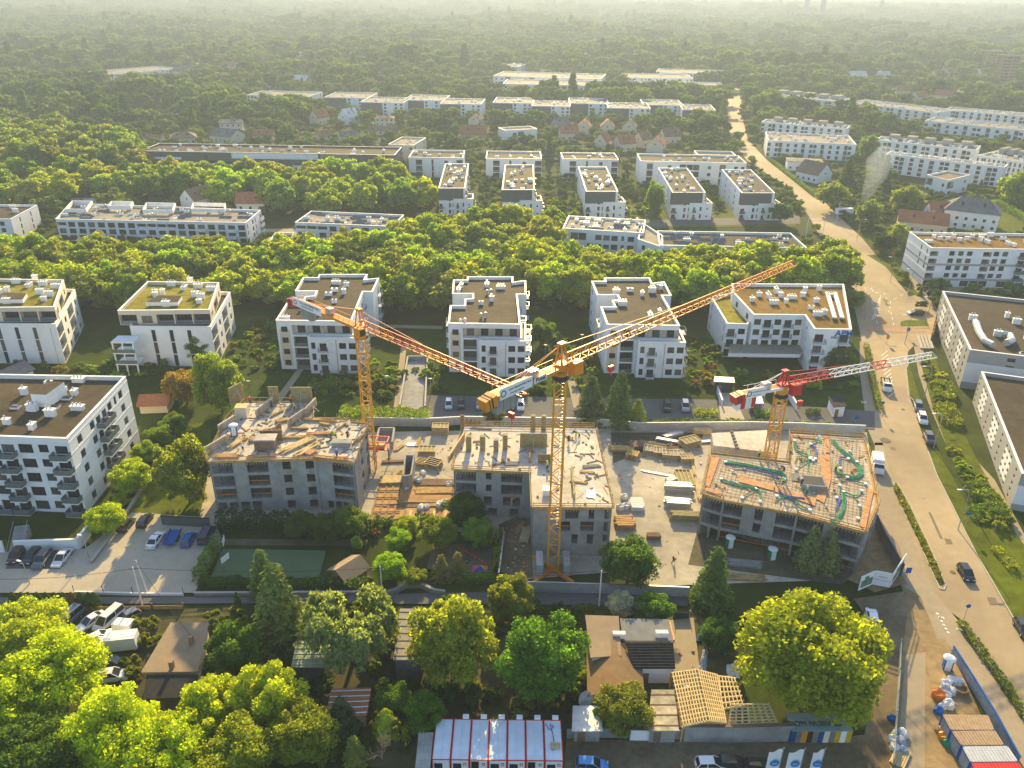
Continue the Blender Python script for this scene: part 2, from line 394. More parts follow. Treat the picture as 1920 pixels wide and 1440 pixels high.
band('lawn', 'lawn', [(1708, 542), (1660, 482), (1618, 440), (1600, 425)], [(1716, 540), (1690, 490), (1640, 445), (1625, 425)], .038)
band('verge', 'lawn', [(1762, 1098), (1735, 1040), (1692, 950), (1673, 908)], [(1770, 1096), (1748, 1040), (1706, 950), (1680, 905)], .040)
band('path', 'path', [(1770, 625), (1740, 575), (1690, 510), (1640, 455), (1600, 425)], [(1785, 622), (1755, 575), (1705, 510), (1655, 455), (1615, 425)], .037)
# kerbs
def kerb(px, h=.12, w=.22):
    b = MB(); p = W(px)
    for i in range(len(p) - 1): b.bar(p[i] + (h / 2,), p[i + 1] + (h / 2,), w, h)
    tag(b.build('kerb', 'kerb'), kind='structure')
kerb([(1905, 1168), (1830, 1038), (1792, 962), (1756, 890), (1740, 846)])
kerb([(1675, 905), (1690, 950), (1733, 1040), (1762, 1104), (1770, 1106), (1773, 1098), (1750, 1040), (1708, 950), (1682, 905)])
kerb([(1730, 757), (1716, 754), (1703, 742), (1699, 690), (1704, 682)])
kerb([(1688, 604), (1686, 610), (1692, 615), (1742, 615)])
kerb([(1798, 1163), (1860, 1250), (1935, 1350)])
# painted markings: dashes, arrows, hatching
mk = MB()
def dash(a, b, w=.13, z=.06):
    p, q = Vector(G(*a)), Vector(G(*b)); d = (q - p).normalized(); n = Vector((-d.y, d.x)) * w / 2
    mk.add([tuple(p - n) + (z,), tuple(q - n) + (z,), tuple(q + n) + (z,), tuple(p + n) + (z,)])
def dashline(px, n, duty=.5, w=.14):
    for k in range(n):
        t0, t1 = k / n, (k + duty) / n
        def at(t):
            f = t * (len(px) - 1); i = min(int(f), len(px) - 2); f -= i
            return (px[i][0] + (px[i + 1][0] - px[i][0]) * f, px[i][1] + (px[i + 1][1] - px[i][1]) * f)
        dash(at(t0), at(t1), w)
dashline([(1648, 620), (1636, 570), (1612, 520), (1592, 490)], 12)
dashline([(1676, 610), (1668, 575), (1655, 545)], 7)
dashline([(1580, 480), (1548, 440), (1520, 405)], 9)
dashline([(1705, 545), (1670, 565), (1665, 590)], 6)
for k in range(9): dash((1634 + k * 1.6, 600 - k * 4.5), (1649 + k * .4, 590 - k * 4.5), .16)
for k in range(12): dash((1652 + k * 1.2, 668 + k * 7), (1664 + k * 1.2, 658 + k * 7), .2)
for x, y in ((1604, 512), (1618, 512), (1633, 540), (1598, 487), (1610, 487)): dash((x, y), (x + 5, y + 8), .2); dash((x - 1, y + 2), (x + 2, y), .5)
for a, b in (((805, 777), (1000, 779)), ((1170, 782), (1350, 785))): dashline([a, b], 40, .6, .2)
for k in range(6): dash((1755 + k * 4, 1150 + k * 7), (1760 + k * 4, 1152 + k * 7), .3)
for x, y in ((1619, 756), (1765, 1160), (1798, 1182)):
    dash((x - 3, y), (x + 3, y - 3), .18); dash((x - 4, y - 4), (x - 2, y), .18); dash((x + 3, y - 3), (x + 5, y + 1), .18)
for k in range(20): dash((1690 + k * 2.6, 850 + k * 4.8 * 2), (1690.6 + k * 2.6, 850.6 + k * 4.8 * 2), .05)
tag(mk.build('road_markings', 'marking'), kind='structure')
sheet('crosswalk', 'redpath', [(1622, 622), (1621, 614), (1734, 616), (1738, 624)], .062)
M('patch', (.20, .16, .105), var=.15, scale=1); M('patch_pale', (.36, .29, .19), var=.12, scale=1)
for i, (x, y, w_, h_) in enumerate(((1692, 800, 9, 16), (1668, 838, 10, 6), (1715, 905, 7, 30), (1770, 1010, 12, 10), (1700, 745, 5, 40), (1655, 560, 8, 14), (1560, 445, 8, 6), (1850, 1120, 16, 14), (1690, 1060, 14, 8), (1740, 960, 5, 50))): sheet('road_patch', 'patch' if i % 2 else 'patch_pale', [(x, y), (x + w_, y + 1), (x + w_ + h_ * .45, y + h_), (x + h_ * .45, y + h_)], .058)
M('manhole', (.16, .13, .09)); mh = MB()
for x, y, r in ((1660, 826, 1.1), (1786, 1073, .45), (1693, 768, .4)):
    p = G(x, y); mh.lathe([(r, 0), (r, .03)], (p[0], p[1], .045), 14)
tag(mh.build('manhole_covers', 'manhole'), kind='structure')
# ------------------------------------------------------------------ buildings
_cache = {}
def cached(key, fn):
    if key not in _cache: _cache[key] = fn()
    return _cache[key]
def win_mesh(w, h, kind, fm):
    """kind 'p' pane, 'f' frame, 'c' pane and frame in one mesh; outside is -y, origin at lower middle"""
    def mk():
        b = MB()
        if kind in 'pc': b.add([(-w / 2, 0, 0), (w / 2, 0, 0), (w / 2, 0, h), (-w / 2, 0, h)], 0)
        if kind in 'fc':
            t, k = .09, 1 if kind == 'c' else 0
            b.box(-w / 2, w / 2, -.06, .0, 0, t, k); b.box(-w / 2, w / 2, -.06, .0, h - t, h, k)
            b.box(-w / 2, -w / 2 + t, -.06, .0, t, h - t, k); b.box(w / 2 - t, w / 2, -.06, .0, t, h - t, k)
            n = max(0, round(w / .9) - 1)
            for i in range(n):
                x = -w / 2 + w * (i + 1) / (n + 1); b.box(x - .04, x + .04, -.055, .0, t, h - t, k)
        return b.mesh('window', ['window_glass', fm] if kind == 'c' else (['window_glass'] if kind == 'p' else [fm]))
    return cached(('win', round(w, 1), round(h, 1), kind, fm), mk)
def put_window(root, p, a, w, h, detail, fm='dark_metal', name='window'):
    w, h = round(w, 1), round(h, 1)
    if detail >= 2:
        o = inst(name, win_mesh(w, h, 'p', fm), root, p, a)
        inst('frame', win_mesh(w, h, 'f', fm), o)
    else:
        o = inst(name, win_mesh(w, h, 'c', fm), root, p, a)
    return o
def balcony_mesh(w, d, kind):
    def slab():
        b = MB(); b.box(-w / 2, w / 2, -d, -.003, -.18, 0); return b.mesh('balcony', ['white_wall'])
    def rail():
        b = MB(); h = 1.05
        for x0, x1, y0, y1 in ((-w / 2, w / 2, -d, -d + .05), (-w / 2, -w / 2 + .05, -d + .05, 0), (w / 2 - .05, w / 2, -d + .05, 0)):
            if kind == 'bars':
                L = max(x1 - x0, y1 - y0); n = max(2, int(L / .22)); hx = (x1 - x0) > (y1 - y0)
                for i in range(n + 1):
                    t = i / n
                    x = x0 + (x1 - x0 - .03) * t if hx else x0
                    y = y0 if hx else y0 + (y1 - y0 - .03) * t
                    b.box(x, x + .03, y, y + .03, .03, h)
                b.box(x0, x1, y0, y1, h, h + .05)
            else:
                b.box(x0, x1, y0, y1, .06, h); b.box(x0 - .01, x1 + .01, y0 - .01, y1 + .01, h, h + .05)
        return b.mesh('railing', ['railing' if kind != 'white' else 'white_wall'])
    k = (round(w, 1), round(d, 1), kind)
    return cached(('bs',) + k, slab), cached(('br',) + k, rail)
def put_balcony(root, p, a, w, d, kind='glass'):
    s, r = balcony_mesh(w, d, kind)
    o = inst('balcony', s, root, p, a); inst('railing', r, o)
def vol(root, org, poly, z0, z1, nf, fac={}, wall='white_wall', roof='bitumen', par=.8, detail=1, fm='dark_metal', rail='glass', coping='coping', noroof=False, recess=.2, alt=None):
    n = len(poly); L = [(p[0] - org[0], p[1] - org[1]) for p in poly]
    if sum(L[i][0] * L[(i + 1) % n][1] - L[(i + 1) % n][0] * L[i][1] for i in range(n)) < 0:
        raise ValueError('clockwise outline ' + root['label'])
    b = MB(); fh = (z1 - par - z0) / nf
    for e in range(n):
        p, q = Vector(L[e]), Vector(L[(e + 1) % n]); ln = (q - p).length; d = (q - p) / ln; inn = Vector((-d.y, d.x)); ang = math.atan2(d.y, d.x)
        holes = []
        spec = fac.get(e)
        if spec:
            for k in range(nf):
                s = spec if isinstance(spec, str) else spec[min(nf - 1 - k, len(spec) - 1)]
                cw = ln / max(len(s), 1); zf = z0 + k * fh
                for i, ch in enumerate(s):
                    u = (i + .5) * cw
                    if ch in '. ': continue
                    w, h, sl, rc = {'w': (min(1.75, cw * .72), 1.6, .8, recess), 'n': (min(1.0, cw * .6), 1.75, .7, recess), 'W': (min(2.6, cw * .8), 1.9, .5, recess), 's': (min(.7, cw * .5), .7, 1.2, recess),
                                    'd': (min(1.9, cw * .72), 2.15, .08, recess), 'b': (min(2.6, cw * .72), 2.15, .08, recess), 'l': (cw * .93, fh - .38, .1, 1.5), 'r': (cw * .999 if s[i - 1:i] == 'r' or s[i + 1:i + 2] == 'r' else cw * .95, fh - .45, .08, 1.8), 't': (min(1., cw * .6), fh - .12, .06, recess),
                                    'g': (cw * .94, fh * .78, .25, recess), 'D': (min(1.9, cw * .72), 2.15, .08, recess)}[ch]
                    h = min(h, fh - sl - .12)
                    u0, u1, za, zb = u - w / 2, u + w / 2, zf + sl, zf + sl + h
                    holes.append((u0, u1, za, zb, rc))
                    pt = p + d * u + inn * rc
                    if ch == 'r':
                        tw = MB(); a_, c_ = p + d * u0 + inn * rc, p + d * u1 + inn * rc; tw.add([(a_.x, a_.y, za), (c_.x, c_.y, za), (c_.x, c_.y, zb), (a_.x, a_.y, zb)]); tw.build('terrace_wall', 'cream_wall', root); w = min(1.9, w * .5); h -= .15; pt = pt - inn * .03
                    put_window(root, (pt.x, pt.y, za), ang, w, h, detail, fm)
                    pw = p + d * u
                    if ch == 'd': put_balcony(root, (pw.x, pw.y, zf + .06), ang, min(w + 1.1, cw * .95), 1.0, rail)
                    if ch == 'b': put_balcony(root, (pw.x, pw.y, zf + .06), ang, cw * .94, 1.6, rail)
                    if ch == 'l':
                        m = cached(('lr', round(w, 1), rail), lambda: (lambda B: (B.box(-w / 2, w / 2, 0, .06, 0, 1.0), B.mesh('railing', ['railing' if rail != 'white' else 'white_wall']))[1])(MB()))
                        pr = p + d * u + inn * .05
                        inst('railing', m, root, (pr.x, pr.y, za), ang)
        us = sorted({0., ln} | {x for hh in holes for x in hh[:2]}); zs = sorted({z0, z1} | {x for hh in holes for x in hh[2:4]})
        def P3(u, z, k=0): v = p + d * u + inn * k; return (v.x, v.y, z)
        mt_ = (lambda u, z: 1 if alt and alt[0] == e and alt[2](u / ln, (z - z0) / (z1 - z0)) else 0)
        if not holes: b.add([P3(0, z0), P3(ln, z0), P3(ln, z1), P3(0, z1)])
        else:
            for i in range(len(us) - 1):
                if us[i + 1] - us[i] < 1e-4: continue
                um = (us[i] + us[i + 1]) / 2; run = None
                for j in range(len(zs) - 1):
                    zm = (zs[j] + zs[j + 1]) / 2
                    solid = not any(hh[0] < um < hh[1] and hh[2] < zm < hh[3] for hh in holes)
                    if solid and run is not None and alt and mt_(um, zm) != mt_(um, (run + zs[j]) / 2): b.add([P3(us[i], run), P3(us[i + 1], run), P3(us[i + 1], zs[j]), P3(us[i], zs[j])], mt_(um, (run + zs[j]) / 2)); run = zs[j]
                    if solid and run is None: run = zs[j]
                    if run is not None and (not solid):
                        b.add([P3(us[i], run), P3(us[i + 1], run), P3(us[i + 1], zs[j]), P3(us[i], zs[j])], mt_(um, (run + zs[j]) / 2)); run = None
                if run is not None: b.add([P3(us[i], run), P3(us[i + 1], run), P3(us[i + 1], z1), P3(us[i], z1)], mt_(um, (run + z1) / 2))
            for u0, u1, za, zb, k in holes:
                b.add([P3(u0, za), P3(u1, za), P3(u1, za, k), P3(u0, za, k)]); b.add([P3(u0, zb, k), P3(u1, zb, k), P3(u1, zb), P3(u0, zb)])
                b.add([P3(u0, za), P3(u0, za, k), P3(u0, zb, k), P3(u0, zb)]); b.add([P3(u1, za, k), P3(u1, za), P3(u1, zb), P3(u1, zb, k)])
    inn = inset(L, .35)
    if not noroof:
        for i in range(n):
            j = (i + 1) % n
            b.add([inn[j] + (z1 - par,), inn[i] + (z1 - par,), inn[i] + (z1,), inn[j] + (z1,)])
    b.build('wall', [wall, alt[1]] if alt else wall, root)
    r = MB(); r.add([q + (z1 - par + .02,) for q in inset(L, .3)]); r.build('roof', roof, root)
    if coping:
        c = MB(); o2, i2 = inset(L, -.06), inset(L, .42)
        for i in range(n):
            j = (i + 1) % n; a0, a1, b1, b0 = o2[i], o2[j], i2[j], i2[i]
            c.hexa([a0 + (z1,), a1 + (z1,), b1 + (z1,), b0 + (z1,)], [a0 + (z1 + .1,), a1 + (z1 + .1,), b1 + (z1 + .1,), b0 + (z1 + .1,)])
        c.build('coping', coping, root)
    return L, z1 - par + .02
def m_vent(s):
    def f():
        b = MB(); r = random.Random(s); w, d, h = r.uniform(.9, 2.4), r.uniform(.7, 1.0), r.uniform(.8, 1.5)
        b.box(-w / 2, w / 2, -d / 2, d / 2, 0, h, 0); b.box(-w / 2 - .12, w / 2 + .12, -d / 2 - .12, d / 2 + .12, h, h + .12, 1)
        for i in range(max(1, int(w / .7))): b.lathe([(.13, 0), (.13, .45), (.2, .46), (.2, .56)], (-w / 2 + .45 + i * .7, 0, h + .12), 7, 2)
        return b.mesh('chimney', ['white_wall', 'coping', 'steel'])
    return cached(('vent', s), f)
def m_unit(s):
    def f():
        b = MB(); r = random.Random(s + 50); w = r.uniform(1.0, 1.8)
        b.box(-w / 2, w / 2, -.5, .5, .15, 1.1, 0); b.box(-w / 2 + .1, -w / 2 + .2, -.45, .45, 0, .15, 1); b.box(w / 2 - .2, w / 2 - .1, -.45, .45, 0, .15, 1)
        b.lathe([(.38, 0), (.38, .08), (.1, .1)], (0, 0, 1.1), 10, 1)
        return b.mesh('air_unit', ['white_paint', 'dark_metal'])
    return cached(('unit', s), f)
def m_pipe(s):
    def f():
        b = MB(); b.lathe([(.3, 0), (.3, .9), (.48, .95), (.48, 1.2), (.15, 1.4)], n=9)
        if s % 2: b.lathe([(.3, 0), (.3, 1.1), (.5, 1.15), (.5, 1.4), (.15, 1.6)], (1.1, .1, 0), 9)
        return b.mesh('vent_pipe', ['sheet_metal'])
    return cached(('pipe', s % 2), f)
def m_sky():
    def f():
        b = MB(); b.box(-.8, .8, -.6, .6, 0, .35, 0); b.hexa([(-.75, -.55, .35), (.75, -.55, .35), (.75, .55, .35), (-.75, .55, .35)], [(-.5, -.3, .6), (.5, -.3, .6), (.5, .3, .6), (-.5, .3, .6)], 1)
        return b.mesh('skylight', ['white_paint', 'window_glass'])
    return cached('sky', f)
def m_solar():
    def f():
        b = MB(); b.hexa([(-2.4, -.8, .1), (2.4, -.8, .1), (2.4, .8, .75), (-2.4, .8, .75)], [(-2.4, -.83, .16), (2.4, -.83, .16), (2.4, .77, .81), (-2.4, .77, .81)], 0)
        for x in (-2.2, 0, 2.2): b.bar((x, .7, 0), (x, .7, .7), .06, m=1); b.bar((x, -.8, .17), (x, .78, .83), .05, .02, m=1)
        return b.mesh('solar_panel', ['solar', 'steel'])
    return cached('solar', f)
def inside(p, L):
    c = False; n = len(L)
    for i in range(n):
        (x0, y0), (x1, y1) = L[i], L[(i + 1) % n]
        if (y0 > p[1]) != (y1 > p[1]) and p[0] < (x1 - x0) * (p[1] - y0) / (y1 - y0) + x0: c = not c
    return c
def clutter(root, L, zr, n, seed, kinds='vvvup', ang=0., px=None, org=None):
    r = random.Random(seed); I = inset(L, 1.4); xs = [p[0] for p in I]; ys = [p[1] for p in I]; done = []
    pts = [((G(x, y, zr)[0] - org[0], G(x, y, zr)[1] - org[1]), k) for x, y, k in px] if px else []
    for _ in range(n * 30):
        if len(pts) >= n + (len(px) if px else 0): break
        p = (r.uniform(min(xs), max(xs)), r.uniform(min(ys), max(ys)))
        if inside(p, I) and all((p[0] - q[0][0]) ** 2 + (p[1] - q[0][1]) ** 2 > 5 for q in pts): pts.append((p, r.choice(kinds)))
    for p, k in pts:
        if k == 'v': inst('chimney', m_vent(r.randrange(6)), root, (p[0], p[1], zr), ang + r.choice((0, 0, math.pi / 2)))
        elif k == 'u': inst('air_unit', m_unit(r.randrange(3)), root, (p[0], p[1], zr), ang)
        elif k == 'p': inst('vent_pipe', m_pipe(r.randrange(2)), root, (p[0], p[1], zr), ang)
        elif k == 's': inst('skylight', m_sky(), root, (p[0], p[1], zr), ang)
        elif k == 'S': inst('solar_panel', m_solar(), root, (p[0], p[1], zr), ang)
def rect(FL, FR, z, BL=None, D=None, Wd=None):
    """front-left and front-right corner in photo pixels at height z; depth from a back-left pixel or in metres"""
    a, b = Vector(G(*FL, z)), Vector(G(*FR, z)); d = (b - a).normalized(); n = Vector((-d.y, d.x))
    if D is None: D = max(4., (Vector(G(*BL, z)) - a).dot(n))
    if Wd: b = a + d * Wd
    return [tuple(a), tuple(b), tuple(b + n * D), tuple(a + n * D)]
def rect_side(FL, BL, z, Wd):
    """long left side given (front-left, back-left), width in metres to the right"""
    a, b = Vector(G(*FL, z)), Vector(G(*BL, z)); d = (b - a).normalized(); n = Vector((d.y, -d.x))
    return [tuple(a), tuple(a + n * Wd), tuple(b + n * Wd), tuple(b)]
def block(name, label, poly, H, nf, fac, group=None, cat='building', **k):
    org = (poly[0][0], poly[0][1]); root = thing(name, label, cat, org, 0, group)
    cl = k.pop('cl', (6, 1, 'vvup')); px = k.pop('px', None)
    L, zr = vol(root, org, poly, 0, H, nf, fac, **k)
    e = Vector(poly[1]) - Vector(poly[0])
    clutter(root, L, zr, cl[0], cl[1], cl[2], math.atan2(e.y, e.x), px, org)
    return root, org
def box_part(root, org, name, poly, z0, z1, mat, mt=None, mats=None):
    b = MB(); b.prism([(p[0] - org[0], p[1] - org[1]) for p in poly], z0, z1, 0, None if mt is None else 1)
    return b.build(name, [mat] if mt is None else [mat, mt], root)
BG = 'white apartment blocks in the middle row'
# --- white five-storey block at the left
H = hgt(160, 962, 823)
P = rect((-75, 816), (126, 823), H, BL=(-140, 700)); P[2] = G(236, 706, H); P[3] = G(-110, 700, H)
r, o = block('apartment_block', 'white five-storey block with glass balconies beside the lower left car park', P, H, 5,
             {0: ['wWbWwb', 'wWbWwb', 'wWbWwb', 'wWbWwb', 'wbbWwb'], 1: ['.w.wbbwnw.', '.w.wbbw.w.', '.w.wbbw.w.', '.w.wbbw.w.', '.w.w..w.w.']}, detail=2, cl=(5, 3, 'vu'),
             px=[(148, 716, 'v'), (120, 735, 'u'), (141, 740, 'v'), (126, 748, 's'), (60, 768, 's'), (62, 830 - 60, 'v'), (103, 765, 's'), (96, 780, 'v'), (62, 804, 'v'), (14, 795, 'v'), (30, 765, 's')])
q = rect((62, 758), (91, 760), H, D=5.5); box_part(r, o, 'stair_house', q, H - .5, H + 2.2, 'white_wall', 1 and 'bitumen')
for z in (3.2, 6.3, 9.4, 12.4, H - .9):
    b = MB(); LL = [(p[0] - o[0], p[1] - o[1]) for p in P]
    for i in (0, 1): b.bar(LL[i] + (z,), LL[(i + 1) % 4] + (z,), .12, .14)
    b.build('cornice', 'white_wall', r)
# --- the three dark-roofed blocks of one design
B4px = [(840, 606.5), (976, 608.5), (970, 552), (987, 552), (986, 526), (962, 529), (962, 519), (876, 519), (876, 525), (850, 525), (848, 551), (886, 551), (886, 560), (871, 561), (871, 573), (844, 573)]
HB = hgt(840, 698, 607)
B4w = W(B4px, HB)
def local(poly):
    a, b = Vector(poly[0]), Vector(poly[1]); d = (b - a).normalized(); n = Vector((-d.y, d.x))
    return [((Vector(p) - a).dot(d), (Vector(p) - a).dot(n)) for p in poly]
B4l = local(B4w)
# square the outline up
def design(FL, FR):
    a, b = Vector(G(*FL, HB)), Vector(G(*FR, HB)); d = (b - a).normalized(); n = Vector((-d.y, d.x)); s = (b - a).length / B4l[1][0]
    return [tuple(a + d * (u * s) + n * v) for u, v in B4l], a, d, n, s
pB = [(0.18, .5, 'v'), (.36, .86, 'v')]
for FL, FR, lab, sd_ in (((517, 601), (659, 603), 'white block with dark stepped roof right behind the left crane', 11), ((840, 606.5), (976, 608.5), 'white block with dark stepped roof between the left and middle cranes', 12),
                     ((1138, 609), (1275, 611), 'white block with dark stepped roof crossed by the middle crane jib', 13)):
    poly, a, d, n, s = design(FL, FR)
    r, o = block('apartment_block', lab, poly, HB, 4, {0: ['.rrrr', '.l...', '.l...', '.l...'], 1: 'w.d', 15: '.n.', 3: '.d', 7: '.', 9: 'ws', 13: 'n'}, BG, detail=2, rail='bars', cl=(9, sd_, 'vvpu'))
    wd_ = (Vector(poly[1]) - a).length
    def loc(u, v): q = a + d * u + n * v; return (q.x, q.y)
    # lower front wing with roof terrace
    ht = HB * .735
    fw = [loc(wd_ * .43, -2.3), loc(wd_ + 1.4, -2.3), loc(wd_ + 1.4, 10), loc(wd_ + .01, 10), loc(wd_ + .01, -.01), loc(wd_ * .43, -.01)]
    vol(r, o, fw, 0, ht, 3, {0: ['nd.ww'], 1: 'd.d'}, detail=2, rail='bars', roof='pale_roof', par=.7)
    ang = math.atan2(d.y, d.x); rel = lambda p, z: (p[0] - o[0], p[1] - o[1], z)
    st = MB(); st.add([rel(loc(wd_ * .03, -.03), 1), rel(loc(wd_ * .17, -.03), 1), rel(loc(wd_ * .17, -.03), HB - 2.2), rel(loc(wd_ * .03, -.03), HB - 2.2)])
    for z in (1.2, 4.2, 7.3, 10.2): put_window(r, rel(loc(wd_ * .10, -.06), z), ang, 1.5, 1.4, 2)
    st.build('wall_panel', 'cream_wall', r)
    dp = MB(); dp.tube([rel(loc(wd_ * .80, -2.38), .2), rel(loc(wd_ * .80, -2.38), ht - .4)], .07); dp.build('downpipe', 'steel', r)
    # side balconies
    for k in range(3):
        for v in (6, 12): put_balcony(r, rel(loc(wd_ + (1.4 if v < 10 else .1), v), 3 + 3 * k), ang + math.pi / 2, 3, 1.4, 'bars')
        put_balcony(r, rel(loc(-.1, 10), 3 + 3 * k), ang - math.pi / 2, 3, 1.3, 'bars')
# --- two green-roofed blocks further left
HG = 14.2
for dx, lab in ((0, 'cream and white block with mossy green roof and open corner balconies'), (-291, 'block with mossy green roof cut off by the left photo edge')):
    S = lambda x, y: (x + dx, y + (-5 if dx else 0))
    main = [G(*S(243, 612), HG * .76), G(*S(395, 613), HG * .76), G(*S(432, 548), HG * .76), G(*S(275, 540), HG * .76)]
    r, o = block('apartment_block', lab, main, HG * .76, 3, {0: ['..t.t.t..', '..t.t.t..', '..t.t.t..'], 1: ['lwlw', 'lwlw', 'lwlw'], 3: 'w.w'}, None, detail=2, cl=(0, 1, 'v'))
    top = [G(*S(216, 584), HG), G(*S(396, 582), HG), G(*S(414, 529), HG), G(*S(275, 527), HG)]
    ip = inset(top, .4)
    L, zr = vol(r, o, ip, HG * .76 - .4, HG, 1, {0: 'lWlll', 1: 'wlw', 3: '.w.'}, wall='cream_wall', roof='moss_roof', detail=2, recess=.25)
    clutter(r, L, zr, 3, 21, 'v', .05, [S(*p) + (k,) for *p, k in ((372, 540, 'v'), (346, 542, 'v'), (357, 528, 'v'), (292, 557, 'v'), (306, 552, 'v'), (322, 536, 'v'), (367, 556, 'v'), (374, 569, 'v'), (396, 545, 'v'))], o)
    q = [G(*S(x, y), HG + .6) for x, y in ((273, 566), (333, 566), (341, 554), (297, 553))]
    box_part(r, o, 'roof_hatch', q, HG - .5, HG + .5, 'white_wall', 'bitumen')
    for k in range(3):   # corner frame balconies
        b = MB(); p = Vector(G(*S(212, 625), HG * .76)) - Vector(o)
        z = 2.9 * (k + 1)
        b.box(p.x - .5, p.x + 5, p.y - 1.2, p.y + 3, z, z + .28)
        for x, y in ((-.4, -1.1), (4.6, -1.1), (2., -1.1)): b.box(p.x + x, p.x + x + .3, p.y + y, p.y + y + .3, z - 2.9, z)
        oo = b.build('balcony', 'white_wall', r)
        c = MB(); c.box(p.x - .4, p.x + 4.9, p.y - 1.15, p.y - 1.08, z + .28, z + 1.2)
        if k < 2: c.build('railing', 'railing', oo)
# --- L-shaped block with rust-brown roof and the sign
HA = hgt(1525, 700, 617)
pa = [(1413, 590), (1509, 591), (1527, 617), (1597, 618), (1582, 533), (1372, 532), (1374, 548)]
P = W(pa, HA)
r, o = block('apartment_block', 'L-shaped white block with rust-brown roof and a blue sign', P, HA, 4, {0: ['wdwdw', 'wdwdw', 'wdwdw', 'g.g.g'], 1: '.s..', 2: ['b.b', 'b.b', 'b.b', 'b.b'], 3: 'w.w.w', 6: 'ww'}, None, detail=2, roof='rust_roof', rail='bars', wall='white_wall', cl=(4, 5, 'v'),
             px=[(1410, 565, 'v'), (1423, 556, 'v'), (1440, 558, 'v'), (1463, 557, 'v'), (1484, 560, 'v'), (1505, 556, 'v'), (1450, 570, 'v'), (1473, 568, 'v'), (1530, 567, 'v'), (1545, 590, 'v'), (1532, 592, 'v'), (1520, 580, 'u')])
pl = [(1363, 607), (1402, 608), (1416, 591.5), (1375, 549), (1333, 557)]
vol(r, o, W(pl, HA * .78), 0, HA * .78, 3, {0: ['dw', 'dw', 'gg'], 4: 'n..n'}, detail=2, roof='moss_roof', rail='bars')
q = [G(1365, 665, 3.4), G(1500, 667, 3.4), G(1520, 640, 3.4), G(1370, 640, 3.4)]; box_part(r, o, 'terrace', q, 2.9, 3.8, 'white_wall', 'pale_roof')
for k in (0, 1):
    x = 1551 + k * 14; bb = MB(); a_, c_ = G(x, 548, HA), G(x + 14, 596, HA)
    bb.bar((a_[0] - o[0], a_[1] - o[1], HA - .1), (c_[0] - o[0], c_[1] - o[1], HA - .1), 1.1, .5); bb.build('roof_duct', 'sheet_metal', r)
def text(s, mat, size, parent, loc, rot, name='sign_lettering', ext=.03, align='CENTER', bold=0.0):
    c = bpy.data.curves.new(name, 'FONT'); c.body = s; c.size = size; c.extrude = ext; c.align_x = align; c.offset = bold
    t = bpy.data.objects.new(name, c); COL.objects.link(t); bpy.context.view_layer.update()
    me = bpy.data.meshes.new_from_object(t.evaluated_get(bpy.context.evaluated_depsgraph_get())); bpy.data.objects.remove(t)
    me.materials.clear(); me.materials.append(MATS[mat]); o = inst(name, me, parent, loc); o.rotation_euler = rot; return o
e = Vector(P[3]) - Vector(P[2]); an = math.atan2(e.y, e.x); d = e.normalized()
pp = Vector(P[2]) + d * (e.length * .78) - Vector(o)
sg = MB(); sg.bar((pp.x - d.x * 2.6 + d.y * .06, pp.y - d.y * 2.6 - d.x * .06, HA - 2.35), (pp.x + d.x * 2.2 + d.y * .06, pp.y + d.y * 2.2 - d.x * .06, HA - 2.35), .06, .05)
sb = sg.build('sign', 'blue_paint', r)
text('APM', 'blue_paint', 2.2, sb, (pp.x + d.y * .12 + d.x * .3, pp.y - d.x * .12, HA - 1.75), (math.pi / 2, 0, an), bold=.05)
text('MALOWANIE', 'dark_metal', .8, sb, (pp.x + d.y * .12 - d.x * .3, pp.y - d.x * .12, HA - 2.35), (math.pi / 2, 0, an))
# --- right side: balcony block with brown roof, and the two long grey and white blocks
HR = hgt(1729, 536, 464)
P = rect((1746, 465), (1840, 466.5), HR, D=14, Wd=60); P[3] = G(1705, 435, HR)
v3 = Vector(P[3]); e = (Vector(P[1]) - Vector(P[0])); P[2] = tuple(v3 + e)
r, o = block('apartment_block', 'five-storey block with brown flat roof and wraparound balconies at the right edge', P, HR, 5, {0: ['l.www.lww.b.lww.b.lww', 'l.www.lww.b.lww.b.lww', 'l.www.lww.b.lww.b.lww', 'l.www.lww.b.lww.b.lww', 'ggg.ggg.ggg.ggg.ggg.'], 3: ['..nn', '..nn', '..nn', '....']}, None, detail=2, roof='rust_roof', wall='white_wall',
             cl=(8, 8, 'v'), px=[(1750, 446, 'v'), (1768, 444, 'v'), (1776, 450, 'v'), (1786, 446, 'v'), (1798, 452, 'v'), (1812, 450, 'v'), (1822, 446, 'v'), (1838, 452, 'v'), (1850, 456, 'v'), (1856, 444, 'v'), (1880, 450, 'u'), (1890, 458, 'v'), (1900, 462, 'v')])
for k in range(1, 5):
    b = MB(); LL = [(p[0] - o[0], p[1] - o[1]) for p in P]; z = HR - .55 - k * (HR - .55) / 5 + .1
    b.bar(LL[0] + (z,), LL[1] + (z,), .16, .7); b.bar(LL[3] + (z,), LL[0] + (z,), .16, .7)
    b.build('balcony_band', 'white_wall' if k % 2 else 'grey_wall', r)
